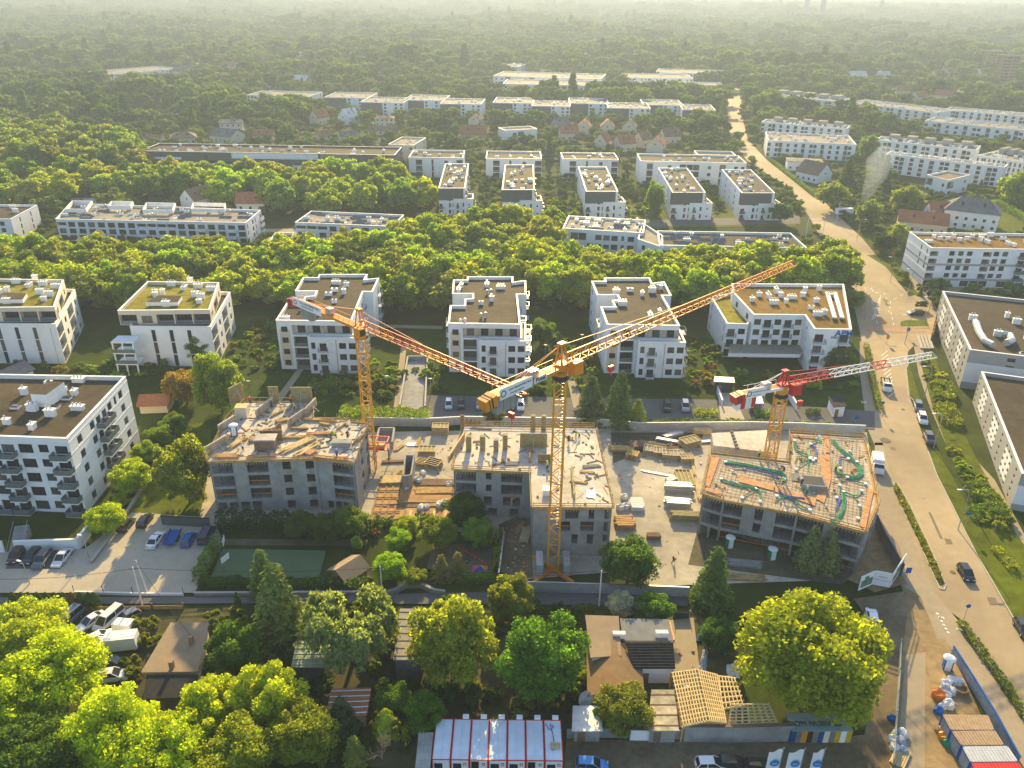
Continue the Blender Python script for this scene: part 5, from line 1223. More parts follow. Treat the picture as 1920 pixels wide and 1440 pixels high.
# ------------------------------------------------------------------ concrete shells
def shell(name, label, px, H, nf, fac, edge='timber', top='slab_top', group='unfinished concrete buildings', slabs=True, open_ground=False):
    P = W(px, H); org = P[0]; root = thing(name, label, 'building', org, 0, group); L = [(p[0] - org[0], p[1] - org[1]) for p in P]
    n = len(L); fh = H / nf; b = MB(); rg = random.Random(len(label))
    jo = []
    for e in range(n):
        p, q = Vector(L[e]), Vector(L[(e + 1) % n]); ln = (q - p).length; d = (q - p) / ln; inn = Vector((-d.y, d.x))
        spec = fac.get(e); holes = []
        if spec is None: spec = ['.']
        for k in range(nf):
            s = spec[min(nf - 1 - k, len(spec) - 1)]; cw = ln / len(s); zf = k * fh
            i = 0
            while i < len(s):
                ch = s[i]; j = i
                while j + 1 < len(s) and s[j + 1] == ch and ch == 'O': j += 1
                if ch == 'O': holes.append((i * cw + .2, (j + 1) * cw - .2, zf + .12, zf + fh - .42)); jo.append((p, d, i * cw + .3, (j + 1) * cw - .3, zf + fh - .5, k))
                elif ch == 'o': holes.append((i * cw + cw * .14, i * cw + cw * .86, zf + .55, zf + fh - .55))
                elif ch == 'D': holes.append((i * cw + cw * .1, i * cw + cw * .9, zf + .06, zf + fh - .5))
                i = j + 1
        us = sorted({0., ln} | {x for h in holes for x in h[:2]}); zs = sorted({0., H - .25} | {x for h in holes for x in h[2:]})
        for i in range(len(us) - 1):
            run = None
            for j in range(len(zs)):
                solid = j < len(zs) - 1 and us[i + 1] - us[i] > 1e-4 and not any(h[0] < (us[i] + us[i + 1]) / 2 < h[1] and h[2] < (zs[j] + zs[j + 1]) / 2 < h[3] for h in holes)
                if solid and run is None: run = zs[j]
                if not solid and run is not None:
                    c = [p + d * us[i], p + d * us[i + 1], p + d * us[i + 1] + inn * .3, p + d * us[i] + inn * .3]
                    b.hexa([(v.x, v.y, run) for v in c], [(v.x, v.y, zs[j]) for v in c]); run = None
    b.build('concrete_wall', 'concrete', root)
    for k in range(nf):
        z = (k + 1) * fh; s = MB(); s.prism(inset(L, .02 if k < nf - 1 else -.12), z - .25, z, 0); s.build('floor_slab', 'concrete' if k < nf - 1 else top, root)
    # inner cross walls and steel props in the open storeys
    I = inset(L, 4.0); w = MB()
    for i in range(n):
        a = Vector(L[i]); m_ = Vector(I[i]); w.bar((a.x, a.y, H / 2 - .2), (m_.x, m_.y, H / 2 - .2), .2, H - .8)
    w.build('cross_wall', 'concrete_dark', root)
    npr = [0, 0]; pmesh = cached('prop', lambda: (lambda B: (B.bar((0, 0, 0), (0, 0, 1), .09), B.mesh('steel_prop', ['dark_metal']))[1])(MB())); jmesh = cached('joist', lambda: (lambda B: (B.bar((0, -1.05, -.05), (0, 1.0, .05), .11, .2), B.mesh('timber_joist', ['timber_pale']))[1])(MB()))
    for p, d, u0, u1, z, k in jo:
        inn = Vector((-d.y, d.x)); nn = max(1, int((u1 - u0) / 1.1))
        for i in range(nn + 1):
            u = u0 + (u1 - u0) * i / nn; c = p + d * u + inn * rg.uniform(.5, .9); npr[0] += 1; npr[0] < 96 and inst('steel_prop', pmesh, root, (c.x, c.y, z - fh + .6), 0, (1, 1, fh - .5))
        if k == nf - 1:
            m = int((u1 - u0) / .5)
            for i in range(m):
                u = u0 + (i + .5) * (u1 - u0) / m; c0 = p + d * u + inn * .5; npr[1] += 1; npr[1] < 96 and inst('timber_joist', jmesh, root, (c0.x, c0.y, z), math.atan2(d.y, d.x))
        elif rg.random() < .5:
            c0, c1 = p + d * u0 + inn * .35, p + d * u1 + inn * .35; pr = MB(); pr.bar((c0.x, c0.y, z - fh + 1.5), (c1.x, c1.y, z - fh + 1.5), .07, .12); pr.build('guard_bar', 'orange_paint', root)
    if edge:
        for i in range(n):
            a, c = Vector(L[i]), Vector(L[(i + 1) % n]); d = (c - a).normalized(); out = Vector((d.y, -d.x)); eb = MB(); ln = (c - a).length
            if ln < 3: continue
            q0, q1 = a + out * .28, c + out * .28; eb.bar((q0.x, q0.y, H - .05), (q1.x, q1.y, H - .05), .1, .5)
            m = max(2, int(ln / 2.2))
            for k in range(m + 1):
                v = a + d * (ln * k / m) + out * .4; eb.bar((v.x, v.y, H - .4), (v.x, v.y, H + 1.05), .07)
            for zz in (.5, .95):
                if rg.random() < .75: eb.bar((q0.x + out.x * .1, q0.y + out.y * .1, H + zz), (q1.x + out.x * .1, q1.y + out.y * .1, H + zz), .05, .14)
            eb.build('edge_guard', edge, root)
    return root, org, H, L
k1px = [(391, 865), (503, 861.5), (590, 859), (664, 867), (688, 796), (657, 793), (654, 787), (585, 785), (585, 755), (463, 755), (428, 790)]
H1 = hgt(407, 962, 865)
K1 = shell('concrete_shell', 'leftmost four-storey concrete shell with timber-littered deck', k1px, H1, 4, {0: ['OO.OO', 'OO.OO', 'OO.OO', 'DoDD.'], 1: ['.o.o', '.o.o', '.o.o', '.o.o'], 2: ['..OOO', '..OOO', '..OOO', '.oDD.'], 3: ['..o.O', '..o.O', '..o.O'], 10: ['.o.']})
H2 = hgt(1147, 1043, 951)
k2px = [(851, 879), (996, 885), (999, 950), (1147, 951), (1115, 803), (871, 799)]
K2 = shell('concrete_shell', 'L-shaped concrete shell in the middle with column forms on its pale deck', k2px, H2, 4, {0: ['OOO.o.OOO.', 'OOO.o.OOO.', '.o.D.DD.', '.o.D.D.'], 2: ['....OO.O.O', '...OO.OO.O', '.....D.D.o', '...........'], 3: ['.o.o', '.o.o']})
H3_ = hgt(1316, 1003, 925)
k3px = [(1318, 925), (1357, 937), (1495, 963), (1622, 997), (1644, 945), (1631, 872), (1618, 821), (1483, 812), (1481, 868), (1333, 851)]
K3 = shell('concrete_shell', 'rightmost concrete shell, its deck covered with green and blue tubes', k3px, H3_, 3, {0: ['OO', 'OO', 'DD'], 1: ['OO.O.OO', 'OO.o.OO', 'OOOOOO'], 2: ['OOO.OOO', 'OOO.OOO', 'OOOOOO'], 3: ['.O.O', '.O.O', '.O.O'], 8: None}, top='ply')
def at(x, y, z=0): p = G(x, y, z); return (p[0], p[1], z)
def rel(root, x, y, z): p = G(x, y, z); return (p[0] - root.location.x, p[1] - root.location.y, z)
# deck reinforcement of the right shell: bar grid, boards and conduit bundles
M('rebar_deck', (.44, .37, .27), var=.3, scale=2.2, big=.2)
r3 = K3[0]; z3 = H3_ + .012
b = MB(); b.add([(p[0], p[1], z3) for p in inset(K3[3], .25)]); b.build('deck_sheet', 'rebar_deck', r3)
b = MB(); I = inset(K3[3], 1.0); xs = [p[0] for p in I]; ys = [p[1] for p in I]
d1 = Vector((K3[3][3][0] - K3[3][1][0], K3[3][3][1] - K3[3][1][1])).normalized(); d2 = Vector((-d1.y, d1.x)); rr = random.Random(2)
def gridlines(b, I, d, n_, step, z, w, m=0):
    ts = [Vector(p).dot(n_) for p in I]; t = min(ts) + step / 2
    while t < max(ts):
        us = []
        for i in range(len(I)):
            p, q = Vector(I[i]), Vector(I[(i + 1) % len(I)]); a, c = p.dot(n_) - t, q.dot(n_) - t
            if a * c < 0: us.append((p + (q - p) * (a / (a - c))).dot(d))
        us.sort()
        for i in range(0, len(us) - 1, 2):
            A, B = d * us[i] + n_ * t, d * us[i + 1] + n_ * t; b.bar((A.x, A.y, z), (B.x, B.y, z), w, .03, m)
        t += step * rr.uniform(.85, 1.15)
gridlines(b, I, d1, d2, .9, z3 + .06, .035); gridlines(b, I, d2, d1, .65, z3 + .10, .035)
ob = b.build('rebar_mesh', 'rust', r3); ob['kind'] = 'stuff'
for pts in ([(1384, 893), (1452, 912), (1453, 922), (1386, 905)], [(1452, 912), (1530, 936), (1528, 950), (1450, 922)], [(1537, 852), (1556, 855), (1558, 900), (1545, 945), (1530, 936), (1540, 895)], [(1610, 985), (1630, 918), (1638, 920), (1622, 996)], [(1480, 960), (1500, 962), (1540, 972), (1535, 976)], [(1325, 915), (1350, 922), (1352, 932), (1322, 922)], [(1545, 818), (1554, 818), (1556, 850), (1548, 850)], [(1334, 857), (1350, 858), (1330, 915), (1322, 912)], [(1485, 815), (1530, 820), (1530, 824), (1485, 820)]):
    b = MB(); b.prism([rel(r3, x, y, z3)[:2] for x, y in pts], z3 + .13, z3 + .17); b.build('plywood_strip', 'orange_ply' if 'orange_ply' in MATS else M('orange_ply', (.50, .26, .12), var=.35, scale=1.5).name, r3)
for pts in ([(1483, 888), (1507, 888), (1510, 905), (1484, 902)],):
    b = MB(); b.prism([rel(r3, x, y, z3)[:2] for x, y in pts], z3 + .11, z3 + .14); b.build('shaft_cover', 'concrete_dark', r3)
lf = MB(); c = rel(r3, 1523, 909, z3); lf.obox(c[0], c[1], z3, 4.2, 3.4, .9, -.15); lf.build('shaft_wall', 'concrete', r3)
lf = MB(); lf.obox(c[0], c[1], z3 + .9, 3.5, 2.8, .02, -.15); lf.build('shaft_shade_plate', 'dark_metal', r3)  # dark plate on the solid block, painting the shade of an open shaft
M('tube_green', (.035, .27, .14), rough=.5); M('tube_blue', (.10, .13, .38), rough=.5)
tubes = [('g', 4, [(1360, 868), (1390, 872), (1430, 880), (1466, 890), (1470, 900)]), ('b', 2, [(1372, 878), (1400, 880), (1445, 890), (1462, 900)]), ('g', 3, [(1352, 900), (1385, 912), (1420, 917)]), ('b', 1, [(1368, 903), (1390, 912), (1418, 914)]), ('g', 2, [(1420, 917), (1426, 930), (1425, 942)]), ('g', 1, [(1420, 917), (1432, 920), (1436, 925)]), ('g', 1, [(1418, 918), (1400, 928), (1391, 935)]),
         ('b', 2, [(1460, 922), (1475, 932), (1508, 936)]), ('g', 2, [(1456, 932), (1480, 935), (1500, 950), (1518, 958)]), ('g', 1, [(1462, 934), (1464, 940), (1462, 947)]), ('g', 2, [(1489, 828), (1492, 845), (1520, 858), (1524, 865)]), ('g', 1, [(1489, 868), (1495, 858), (1520, 858)]), ('g', 2, [(1518, 862), (1516, 835), (1530, 828), (1538, 828), (1536, 820)]), ('g', 1, [(1516, 862), (1515, 875), (1516, 886)]),
         ('b', 2, [(1520, 835), (1530, 845), (1528, 862)]), ('b', 1, [(1518, 836), (1530, 836)]), ('g', 1, [(1520, 860), (1500, 875), (1492, 882)]), ('g', 4, [(1561, 828), (1580, 848), (1600, 865), (1612, 880), (1606, 897), (1583, 893)]), ('g', 1, [(1593, 848), (1595, 858), (1606, 868)]), ('g', 1, [(1618, 887), (1612, 896), (1590, 900)]), ('b', 2, [(1590, 862), (1575, 860), (1575, 880)]),
         ('g', 3, [(1565, 882), (1572, 890), (1585, 894)]), ('g', 1, [(1588, 897), (1605, 904), (1622, 909)]), ('g', 3, [(1581, 924), (1582, 945), (1572, 972), (1557, 979)]), ('g', 2, [(1581, 924), (1602, 931), (1615, 922)]), ('g', 1, [(1583, 924), (1600, 932), (1610, 945), (1613, 950)]), ('g', 1, [(1611, 950), (1611, 965), (1608, 974)]), ('b', 2, [(1576, 932), (1572, 945), (1566, 957)]), ('g', 1, [(1574, 912), (1574, 925), (1568, 935)]), ('g', 2, [(1557, 979), (1565, 982), (1575, 978)])]
def smooth(P):
    out = []
    for i in range(len(P) - 1):
        p0, p1, p2, p3 = (Vector(P[max(i - 1, 0)]), Vector(P[i]), Vector(P[i + 1]), Vector(P[min(i + 2, len(P) - 1)]))
        for k in range(4):
            t = k / 4; out.append(.5 * ((2 * p1) + (p2 - p0) * t + (2 * p0 - 5 * p1 + 4 * p2 - p3) * t * t + (3 * p1 - p0 - 3 * p2 + p3) * t ** 3))
    return out + [Vector(P[-1])]
for i, (c, n, pts) in enumerate(tubes):
    b = MB()
    S = smooth([rel(r3, x, y, z3) for x, y in pts])
    for k in range(n):
        off = (k - (n - 1) / 2) * .22; Q = []
        for j, p in enumerate(S):
            d = (S[min(j + 1, len(S) - 1)] - S[max(j - 1, 0)]).normalized(); Q.append((p.x - d.y * off, p.y + d.x * off, z3 + .24 + .04 * math.sin(j + k)))
        b.tube(Q, .08, 5)
    tag(b.build('conduit_tube', 'tube_green' if c == 'g' else 'tube_blue', None, (r3.location.x, r3.location.y, 0)), f'{"green" if c == "g" else "blue"} corrugated conduit lying on the right shell deck', 'conduit', 'conduit tubes on the deck of the right shell')
    e = MB(); 
    for p in (S[0], S[-1]): e.obox(p.x, p.y, z3 + .1, .5, .5, .3)
    tag(e.build('junction_box', 'white_paint', None, (r3.location.x, r3.location.y, 0)), 'white junction box at a conduit end on the right shell deck', 'box', 'white boxes on the deck of the right shell') if i % 2 == 0 else None
# ------------------------------------------------------------------ tower cranes
def crane(label, base, z0, zj, tip, ctip, jm, cm, mast='mast_paint', headh=6., sign=None, ballast=True, hook=.5, signm='white_paint'):
    t = thing('tower_crane', label, 'crane', (base[0], base[1], 0), 0, 'tower cranes of the building site'); w = .85
    b = MB(); 
    for sx in (-1, 1):
        for sy in (-1, 1): b.bar((sx * w, sy * w, z0), (sx * w, sy * w, zj - 2.2), .2)
    z = z0; k = 0; st = 1.7
    while z < zj - 2.3 - st * .5:
        z2 = min(z + st, zj - 2.3); s = 1 if k % 2 else -1
        for a, c in (((-w, -w), (w, -w)), ((w, -w), (w, w)), ((w, w), (-w, w)), ((-w, w), (-w, -w))):
            p, q = (a, c) if s > 0 else (c, a); b.bar(p + (z,), q + (z2,), .1); 
            if k % 3 == 0: b.bar(a + (z,), c + (z,), .11)
        z = z2; k += 1
    b.build('mast', mast, t)
    ld = MB(); ld.bar((.25, .3, z0), (.25, .3, zj - 2.5), .05); ld.bar((.65, .3, z0), (.65, .3, zj - 2.5), .05)
    for i in range(int((zj - z0) / .6)): ld.bar((.25, .3, z0 + i * .6), (.65, .3, z0 + i * .6), .03)
    ld.build('ladder', 'steel', t)
    if ballast:
        b = MB(); b.bar((-3.2, -3.2, .4), (3.2, 3.2, .4), .5, .5); b.bar((-3.2, 3.2, .45), (3.2, -3.2, .45), .5, .5); b.build('base_frame', 'yellow_paint', t)
        for sx in (-1, 1):
            for i in range(3):
                for j in range(3): bb = MB(); bb.box(sx * 2.2 - .55, sx * 2.2 + .55, -1.9 + i * 1.28, -.68 + i * 1.28, .7 + j * .72, 1.4 + j * .72); bb.build('ballast_block', 'sheet_metal', t)
    b = MB(); b.lathe([(1.1, 0), (1.25, .15), (1.25, .55), (1.0, .7)], (0, 0, zj - 2.3), 14, 1); b.lathe([(.95, 0), (1.0, 1.6)], (0, 0, zj - 1.6), 14, 0)
    sl_ = b.build('slewing_unit', ['yellow_paint' if jm[0] != 'red_paint' else 'mast_paint', 'dark_metal'], t)
    T = Vector((tip[0] - base[0], tip[1] - base[1])); ln = T.length; d = T / ln; nn = Vector((-d.y, d.x))
    def J(u, v, zz): q = d * u + nn * v; return (q.x, q.y, zj + zz)
    hb = MB(); hh = headh
    for v in (-.6, .6):
        hb.bar(J(-.7, v, 0), J(-.3, v * .4, hh * .55), .22); hb.bar(J(.9, v, 0), J(.2, v * .4, hh * .55), .22); hb.bar(J(-.7, v, 0), J(.9, v, 1.6), .12)
    hb.bar(J(-.6, 0, hh * .55), J(.6, 0, hh * .55), .9, .4); hb.bar(J(-.9, 0, .1), J(1.1, 0, .1), 1.5, .35)
    hb.build('tower_head', jm[0], t)
    cb = MB(); q = J(1.6, -1.5, -1.6); a = math.atan2(d.y, d.x); cb.obox(q[0], q[1], zj - 1.4, 1.9, 1.3, 2.0, a, 0, .92); cb.obox(q[0] + d.x * .98, q[1] + d.y * .98, zj - .7, .06, 1.1, 1.1, a, 1); cb.build('cab', [jm[0], 'car_glass'], t)
    # jib: triangular lattice, tapering to the tip
    names = []; mats = []
    segs = len(jm); step = 1.95; n = int(ln / step); jh = 1.55
    for s in range(segs):
        b = MB(); i0, i1 = n * s // segs, n * (s + 1) // segs
        for i in range(i0, i1):
            u0, u1 = 1.2 + (ln - 1.2) * i / n, 1.2 + (ln - 1.2) * (i + 1) / n; um = (u0 + u1) / 2; k0, k1 = (jh * (1 - .35 * u0 / ln), jh * (1 - .35 * u1 / ln)); km = (k0 + k1) / 2
            for v in (-.65, .65):
                b.bar(J(u0, v, 0), J(u1, v, 0), .15); b.bar(J(u0, v, 0), J(um, 0, km), .08); b.bar(J(um, 0, km), J(u1, v, 0), .08)
            b.bar(J(u0, -.65, 0), J(u0, .65, 0), .07); b.bar(J(u0, -.65, 0), J(u1, .65, 0), .06)
            b.bar(J(u0 - (u1 - u0) / 2 if i else u0, 0, k0), J(um, 0, km), .14)
        b.build('jib_section', jm[s], t)
    tb = MB(); tb.bar(J(-.3, 0, hh * .52), J(ln * .42, 0, jh * .95), .07); tb.build('tie_bar', jm[min(1, segs - 1)], t)
    # counter-jib with walkway, weights, winch and sign board
    cl = Vector((ctip[0] - base[0], ctip[1] - base[1])).length; b = MB()
    for v in (-.75, .75): b.bar(J(-.6, v, -.25), J(-cl, v, -.25), .22, .5); b.bar(J(-1, v, .9), J(-cl + .5, v, .9), .05)
    for i in range(int(cl / 1.5)): b.bar(J(-1 - i * 1.5, -.75, -.1), J(-1 - i * 1.5, .75, -.1), .1); b.bar(J(-1 - i * 1.5, -.75, 0), J(-1 - i * 1.5, -.75, .9), .05); b.bar(J(-1 - i * 1.5, .75, 0), J(-1 - i * 1.5, .75, .9), .05)
    b.bar(J(-.8, 0, -.02), J(-cl, 0, -.02), 1.3, .06, 1)
    b.build('counter_jib', [cm, 'orange_paint'], t)
    for v in (-.4, .4): tb = MB(); tb.bar(J(-.3, 0, hh * .53), J(-cl * .8, v, .1), .08); tb.build('tie_bar', cm, t)
    for i in range(3):
        w_ = MB(); w_.bar(J(-cl * .72 - i * 1.25, 0, -1.7), J(-cl * .72 - i * 1.25 - 1.15, 0, -1.7), 1.25, 2.6); w_.build('counterweight', 'concrete' if signm == 'white_paint' else 'white_paint', t)
    if signm != 'white_paint':
        for i in (0, 2):
            w_ = MB(); w_.bar(J(-cl * .70 - i * 1.1, 0, -1.9), J(-cl * .70 - i * 1.1 - .9, 0, -1.9), 1.32, 2.0); w_.build('striped_plate', 'red_paint', t)
    en = MB(); en.bar(J(-cl, 0, -.6), J(-cl - 2.0, 0, -1.0), 1.7, 1.6); en.bar(J(-cl - .75, 0, -.74), J(-cl - 1.0, 0, -.79), 1.74, 1.64, 1); en.bar(J(-cl - 1.3, 0, -.86), J(-cl - 1.45, 0, -.89), 1.74, 1.64, 1); en.build('end_shield', [('yellow_paint' if signm == 'white_paint' and jm[0] == 'yellow_paint' and sign != 2 else 'red_paint'), 'dark_metal'], t)
    wi = MB(); c = J(-cl * .45, 0, 0); wi.obox(c[0], c[1], zj + .1, 1.6, 1.1, 1.1, a); wi.build('winch', 'sheet_metal', t)
    side = -1 if d.x > 0 else 1   # the board faces the camera side
    side = 1 if nn.y < 0 else -1
    sb_ = MB(); sb_.bar(J(-cl * .52, side * 1.0, .1), J(-cl * .98, side * 1.0, .1), .08, 1.7); so_ = sb_.build('sign_board', 'white_paint', t)
    ang = a if side < 0 else a + math.pi
    def tx(s, u, z, size, m): q = J(u, side * 1.07, z); text(s, m, size, so_, q, (math.pi / 2, 0, ang), ext=.01)
    tx('S.A.X. BUDOWNICTWO', -cl * .70, .22, cl * .028 + .02, 'dark_metal'); tx('ZURAWIE WIEZOWE', -cl * .74, -.35, cl * .02, 'blue_paint')
    ri = MB(); q = J(-cl * .935, side * 1.06, .1); ri.lathe([(.5, 0), (.5, .03), (.38, .03), (.38, 0), (.5, 0)], n=16); ri.f = [f for f in ri.f if len(f) == 4]; ri.m = ri.m[:len(ri.f)]; lg = ri.build('emblem', 'dark_metal', so_, q); lg.rotation_euler = (math.pi / 2, 0, ang)
    if sign == 1:
        pb = MB(); pb.bar(J(-cl * .30, side * .90, -.15), J(-cl * .48, side * .90, -.15), .06, .9); po = pb.build('sign_board', 'white_paint', t)
        q = J(-cl * .39, side * .96, -.42); text('Potel', 'dark_metal', .95, po, q, (math.pi / 2, 0, ang), ext=.01, bold=.02)
        q = (0, -1.03, zj - 1.1); text('POT', 'dark_metal', .6, sl_, q, (math.pi / 2, 0, 0), ext=.01)
    # trolley, rope and hook block
    u = ln * hook; tr = MB(); tr.bar(J(u - .7, 0, -.2), J(u + .7, 0, -.2), 1.4, .25); tr.build('trolley', jm[0] if jm[0] != 'yellow_paint' else 'red_paint', t)
    rp = MB(); hz = 4.0
    for v in (-.2, .2): rp.bar(J(u, v, -.3), J(u, v, -hz), .04)
    rp.build('hoist_rope', 'dark_metal', t); hk = MB(); hk.bar(J(u - .5, 0, -hz - .4), J(u + .5, 0, -hz - .4), .5, .9); hk.tube([J(u, 0, -hz - .9), J(u, 0, -hz - 1.5), J(u + .25, 0, -hz - 1.8), J(u + .4, 0, -hz - 1.5)], .08, 5); hk.build('hook_block', 'red_paint', t)
    return t
bm = G(1036, 1072); zm = hgt(1036, 1072, 684)
crane('tallest yellow crane in the centre, standing on ballast before the middle shell', bm, 1.0, zm, G(1490, 495, zm), G(917, 735, zm), ['yellow_paint'] * 3, 'yellow_paint', sign=1, hook=.17)
bl = G(690, 792, H1); zl = hgt(*PX(bl[0], bl[1]), 612)
crane('yellow and red crane standing behind the left concrete shell', bl, 0, zl, G(985, 742, zl), G(593, 552, zl), ['yellow_paint', 'red_paint', 'yellow_paint', 'red_paint', 'red_paint'], 'yellow_paint', ballast=False, sign=2, hook=.93)
br = G(1443, 860, H3_); zr_ = hgt(*PX(br[0], br[1]), 722)
crane('short crane with red and white jib above the tube-covered deck', br, 0, zr_, G(1752, 668, zr_), G(1390, 734, zr_), ['red_paint', 'red_paint', 'white_paint', 'white_paint', 'red_paint', 'white_paint', 'white_paint'], 'white_paint', headh=5, ballast=False, signm='striped', hook=.13)
# ------------------------------------------------------------------ things on the decks and in the yard
def stack(label, x, y, z, lx, ly, h, rot, mat='timber', n=7, name='timber_stack', cat='timber', group=None, jit=.06, layers=3):
    p = G(x, y, z); b = MB(); r = random.Random(int(x * 7 + y))
    for j in range(layers):
        for i in range(n):
            w = ly / n; b.obox(r.uniform(-jit, jit) * lx, -ly / 2 + w * (i + .5), h * j / layers + .03, lx * r.uniform(.8, 1.05), w * .8, h / layers * .82, r.uniform(-jit, jit))
    for s in (-.3, .3): b.obox(lx * s, 0, 0, .12, ly * 1.05, .03)
    return tag(b.build(name, mat, None, p + (z,), rot), label, cat, group)
def frame_stack(label, x, y, z, lx, ly, h, rot, mat='form_panel', group=None):
    p = G(x, y, z); t = thing('formwork_stack', label, 'formwork', p + (z,), rot, group); k = max(2, int(h / .3))
    for j in range(k):
        b = MB(); z0 = j * h / k
        b.box(-lx / 2, lx / 2, -ly / 2, ly / 2, z0 + .1, z0 + .16, 0)
        for i in range(5): u = -lx / 2 + lx * i / 4; b.box(u - .06, u + .06, -ly / 2, ly / 2, z0 + .16, z0 + h / k - .04, 1)
        for i in (-1, 1): b.box(-lx / 2, lx / 2, i * ly / 2 - .07, i * ly / 2 + .07, z0 + .18, z0 + h / k - .02, 1)
        b.build('panel', [mat, 'timber_pale'], t)
    return t
def panel_up(label, x, y, z, w, h, rot, mat='form_panel', t=.25, name='shuttering', prop=True, group=None):
    p = G(x, y, z); r = thing(name, label, 'formwork', p + (z,), rot, group); b = MB(); b.box(-w / 2, w / 2, -t / 2, t / 2, 0, h); b.build('face', mat, r)
    c = MB()
    for i in range(int(h / .45)): c.box(-w / 2 - .02, w / 2 + .02, -t / 2 - .08, -t / 2 - .003, .15 + i * .45, .24 + i * .45)
    for i in (-1, 1): c.box(i * w * .35 - .05, i * w * .35 + .05, -t / 2 - .16, -t / 2 - .083, 0, h)
    c.build('rib', 'timber', r)
    if prop:
        d = MB(); d.bar((0, -t / 2 - .2, h * .7), (0, -t / 2 - 1.6, .05), .07); d.build('brace', 'steel', r)
    return r
R_ = math.radians
z1, z2 = H1 + .0, H2 + .0
for i, (x, y, lx, ly, rot, m) in enumerate([(445, 832, 4.5, 1.0, 62, 'timber_pale'), (560, 835, 7, 1.6, 50, 'timber_pale'), (575, 845, 6, 1.2, 56, 'timber_pale'), (552, 822, 7.5, .7, 2, 'timber'), (600, 815, 5, .8, 3, 'orange_ply'), (590, 789, 8, .7, -3, 'timber'), (425, 857, 4.5, 1.2, 3, 'ply'), (490, 858, 5, .5, 4, 'orange_ply'), (620, 862, 6.5, 1.2, -2, 'orange_ply'), (583, 850, 2, 1.4, 60, 'orange_ply'), (678, 820, 6, .5, 72, 'timber'), (520, 775, 3.2, .7, 60, 'timber_pale'), (530, 790, 2.6, 1.0, 30, 'timber'), (640, 800, 2.5, .5, 60, 'timber_pale'), (480, 825, 2.2, 1.2, 20, 'timber'), (562, 805, 3, .5, 2, 'timber'), (609, 797, 2.2, .6, -20, 'timber')]):
    stack(f'{["short", "long", "loose", "tidy", "splayed", "thin"][i % 6]} {"pale" if "pale" in m else "orange" if "orange" in m else "brown"} boards on the left shell deck, {ORD[i]} of its timber piles', x, y, z1, lx, ly, .45, R_(rot), m, name='timber_stack', group='board piles on the left shell', layers=2)
for i, (x, y, w, h, rot) in enumerate([(445, 752, 3.6, 3.6, 62), (515, 753, 2.0, 3.4, 2), (567, 754, 4.2, 3.4, 2), (583, 770, 5, 1.7, 78), (556, 790, 5, 1.6, 66), (497, 770, 6, 1.7, 74), (428, 800, 5, 1.6, 66), (408, 840, 5, 1.6, 62), (510, 826, 4, 2.2, 5), (521, 815, 3, 2, 80)]):
    panel_up(f'upright wall form on the left shell deck, {ORD[i]} of ten from back left', x, y, z1, w, h, R_(rot), 'form_panel' if i < 3 else ('slab_top' if i < 8 else 'tile_brown'), group='upright wall forms on the left shell')
for i, (x, y, w, h) in enumerate([(879, 843, 1.0, 2.9), (905, 843, 1.0, 2.9), (930, 845, .9, 2.4), (947, 841, .9, 3.0), (999, 806, .9, 3.2), (1019, 806, .9, 3.2)]):
    panel_up(f'tall column form, {ORD[i]} from left on the middle shell deck', x, y, z2, w, h, R_(0), 'concrete' if i == 2 else 'form_panel', .8, 'column_form', False, 'column forms on the middle shell')
panel_up('wide dark wall form at the centre of the middle shell deck', 1000, 838, z2, 5.0, 2.9, 0, 'form_panel'); panel_up('low shaft form beside the wide dark wall form', 1022, 868, z2, 2.6, 1.8, 0, 'tile_brown')
panel_up('timber guard wall along the left edge of the middle shell deck', 856, 845, z2, 9, 1.4, R_(75), 'timber_pale', prop=False); panel_up('rusty tall post panel at the back left of the middle shell', 867, 800, z2, .8, 2.6, 0, 'rust', prop=False); panel_up('timber post strip between the wings of the middle shell deck', 994, 855, z2, 5, 1.2, R_(86), 'rust', prop=False)
panel_up('dark brace wall along the right wing of the middle shell deck', 1072, 900, z2, 5, 1.3, R_(88), 'form_panel'); panel_up('second brace wall nearer the crane on the middle shell deck', 1075, 925, z2, 4, 1.2, R_(88), 'form_panel')
for i, (x, y, lx, ly, rot, m) in enumerate([(902, 804, 4, .5, -4, 'rust'), (958, 870, 3, 1.2, 4, 'concrete_dark'), (1065, 820, 3, .5, -55, 'timber'), (1108, 875, 3.4, .9, 12, 'concrete_dark'), (1098, 850, 2, .5, 0, 'red_paint'), (1086, 905, 3, .4, -10, 'timber'), (1108, 928, 2.4, 1.6, 80, 'steel'), (898, 828, 2.4, .3, 10, 'timber'), (1100, 886, 2.6, .6, -8, 'timber'), (870, 815, 1.8, .3, 80, 'timber'), (935, 870, 2.5, .5, 30, 'rust')]):
    stack(f'{["thin", "flat", "slanted", "loose", "small", "long"][i % 6]} {"rusty rods" if m == "rust" else "red bars" if m == "red_paint" else "grey bars" if m in ("steel", "concrete_dark") else "boards"} on the middle shell deck, {ORD[i]} of its material piles', x, y, z2, lx, ly, .2, R_(rot), m, name='material_stack', cat='material', group='piles on the middle shell deck', layers=1, n=5)
def boxy(name, label, cat, x, y, z, lx, ly, h, rot, mats, lidh=.0, group=None, part='body', lid='lid'):
    p = G(x, y, z); t = thing(name, label, cat, p + (z,), R_(rot), group); b = MB(); b.obox(0, 0, 0, lx, ly, h); b.build(part, mats[0], t)
    if lidh: c = MB(); c.obox(0, 0, h, lx * 1.08, ly * 1.08, lidh, 0, 0, .85); c.build(lid, mats[1], t)
    return t
boxy('plywood_box', 'pale plywood cabin box at the back left of the left shell deck', 'box', 455, 780, z1, 2.2, 2.2, 2.2, 4, ['cream_wall', 'timber_pale'], .1)
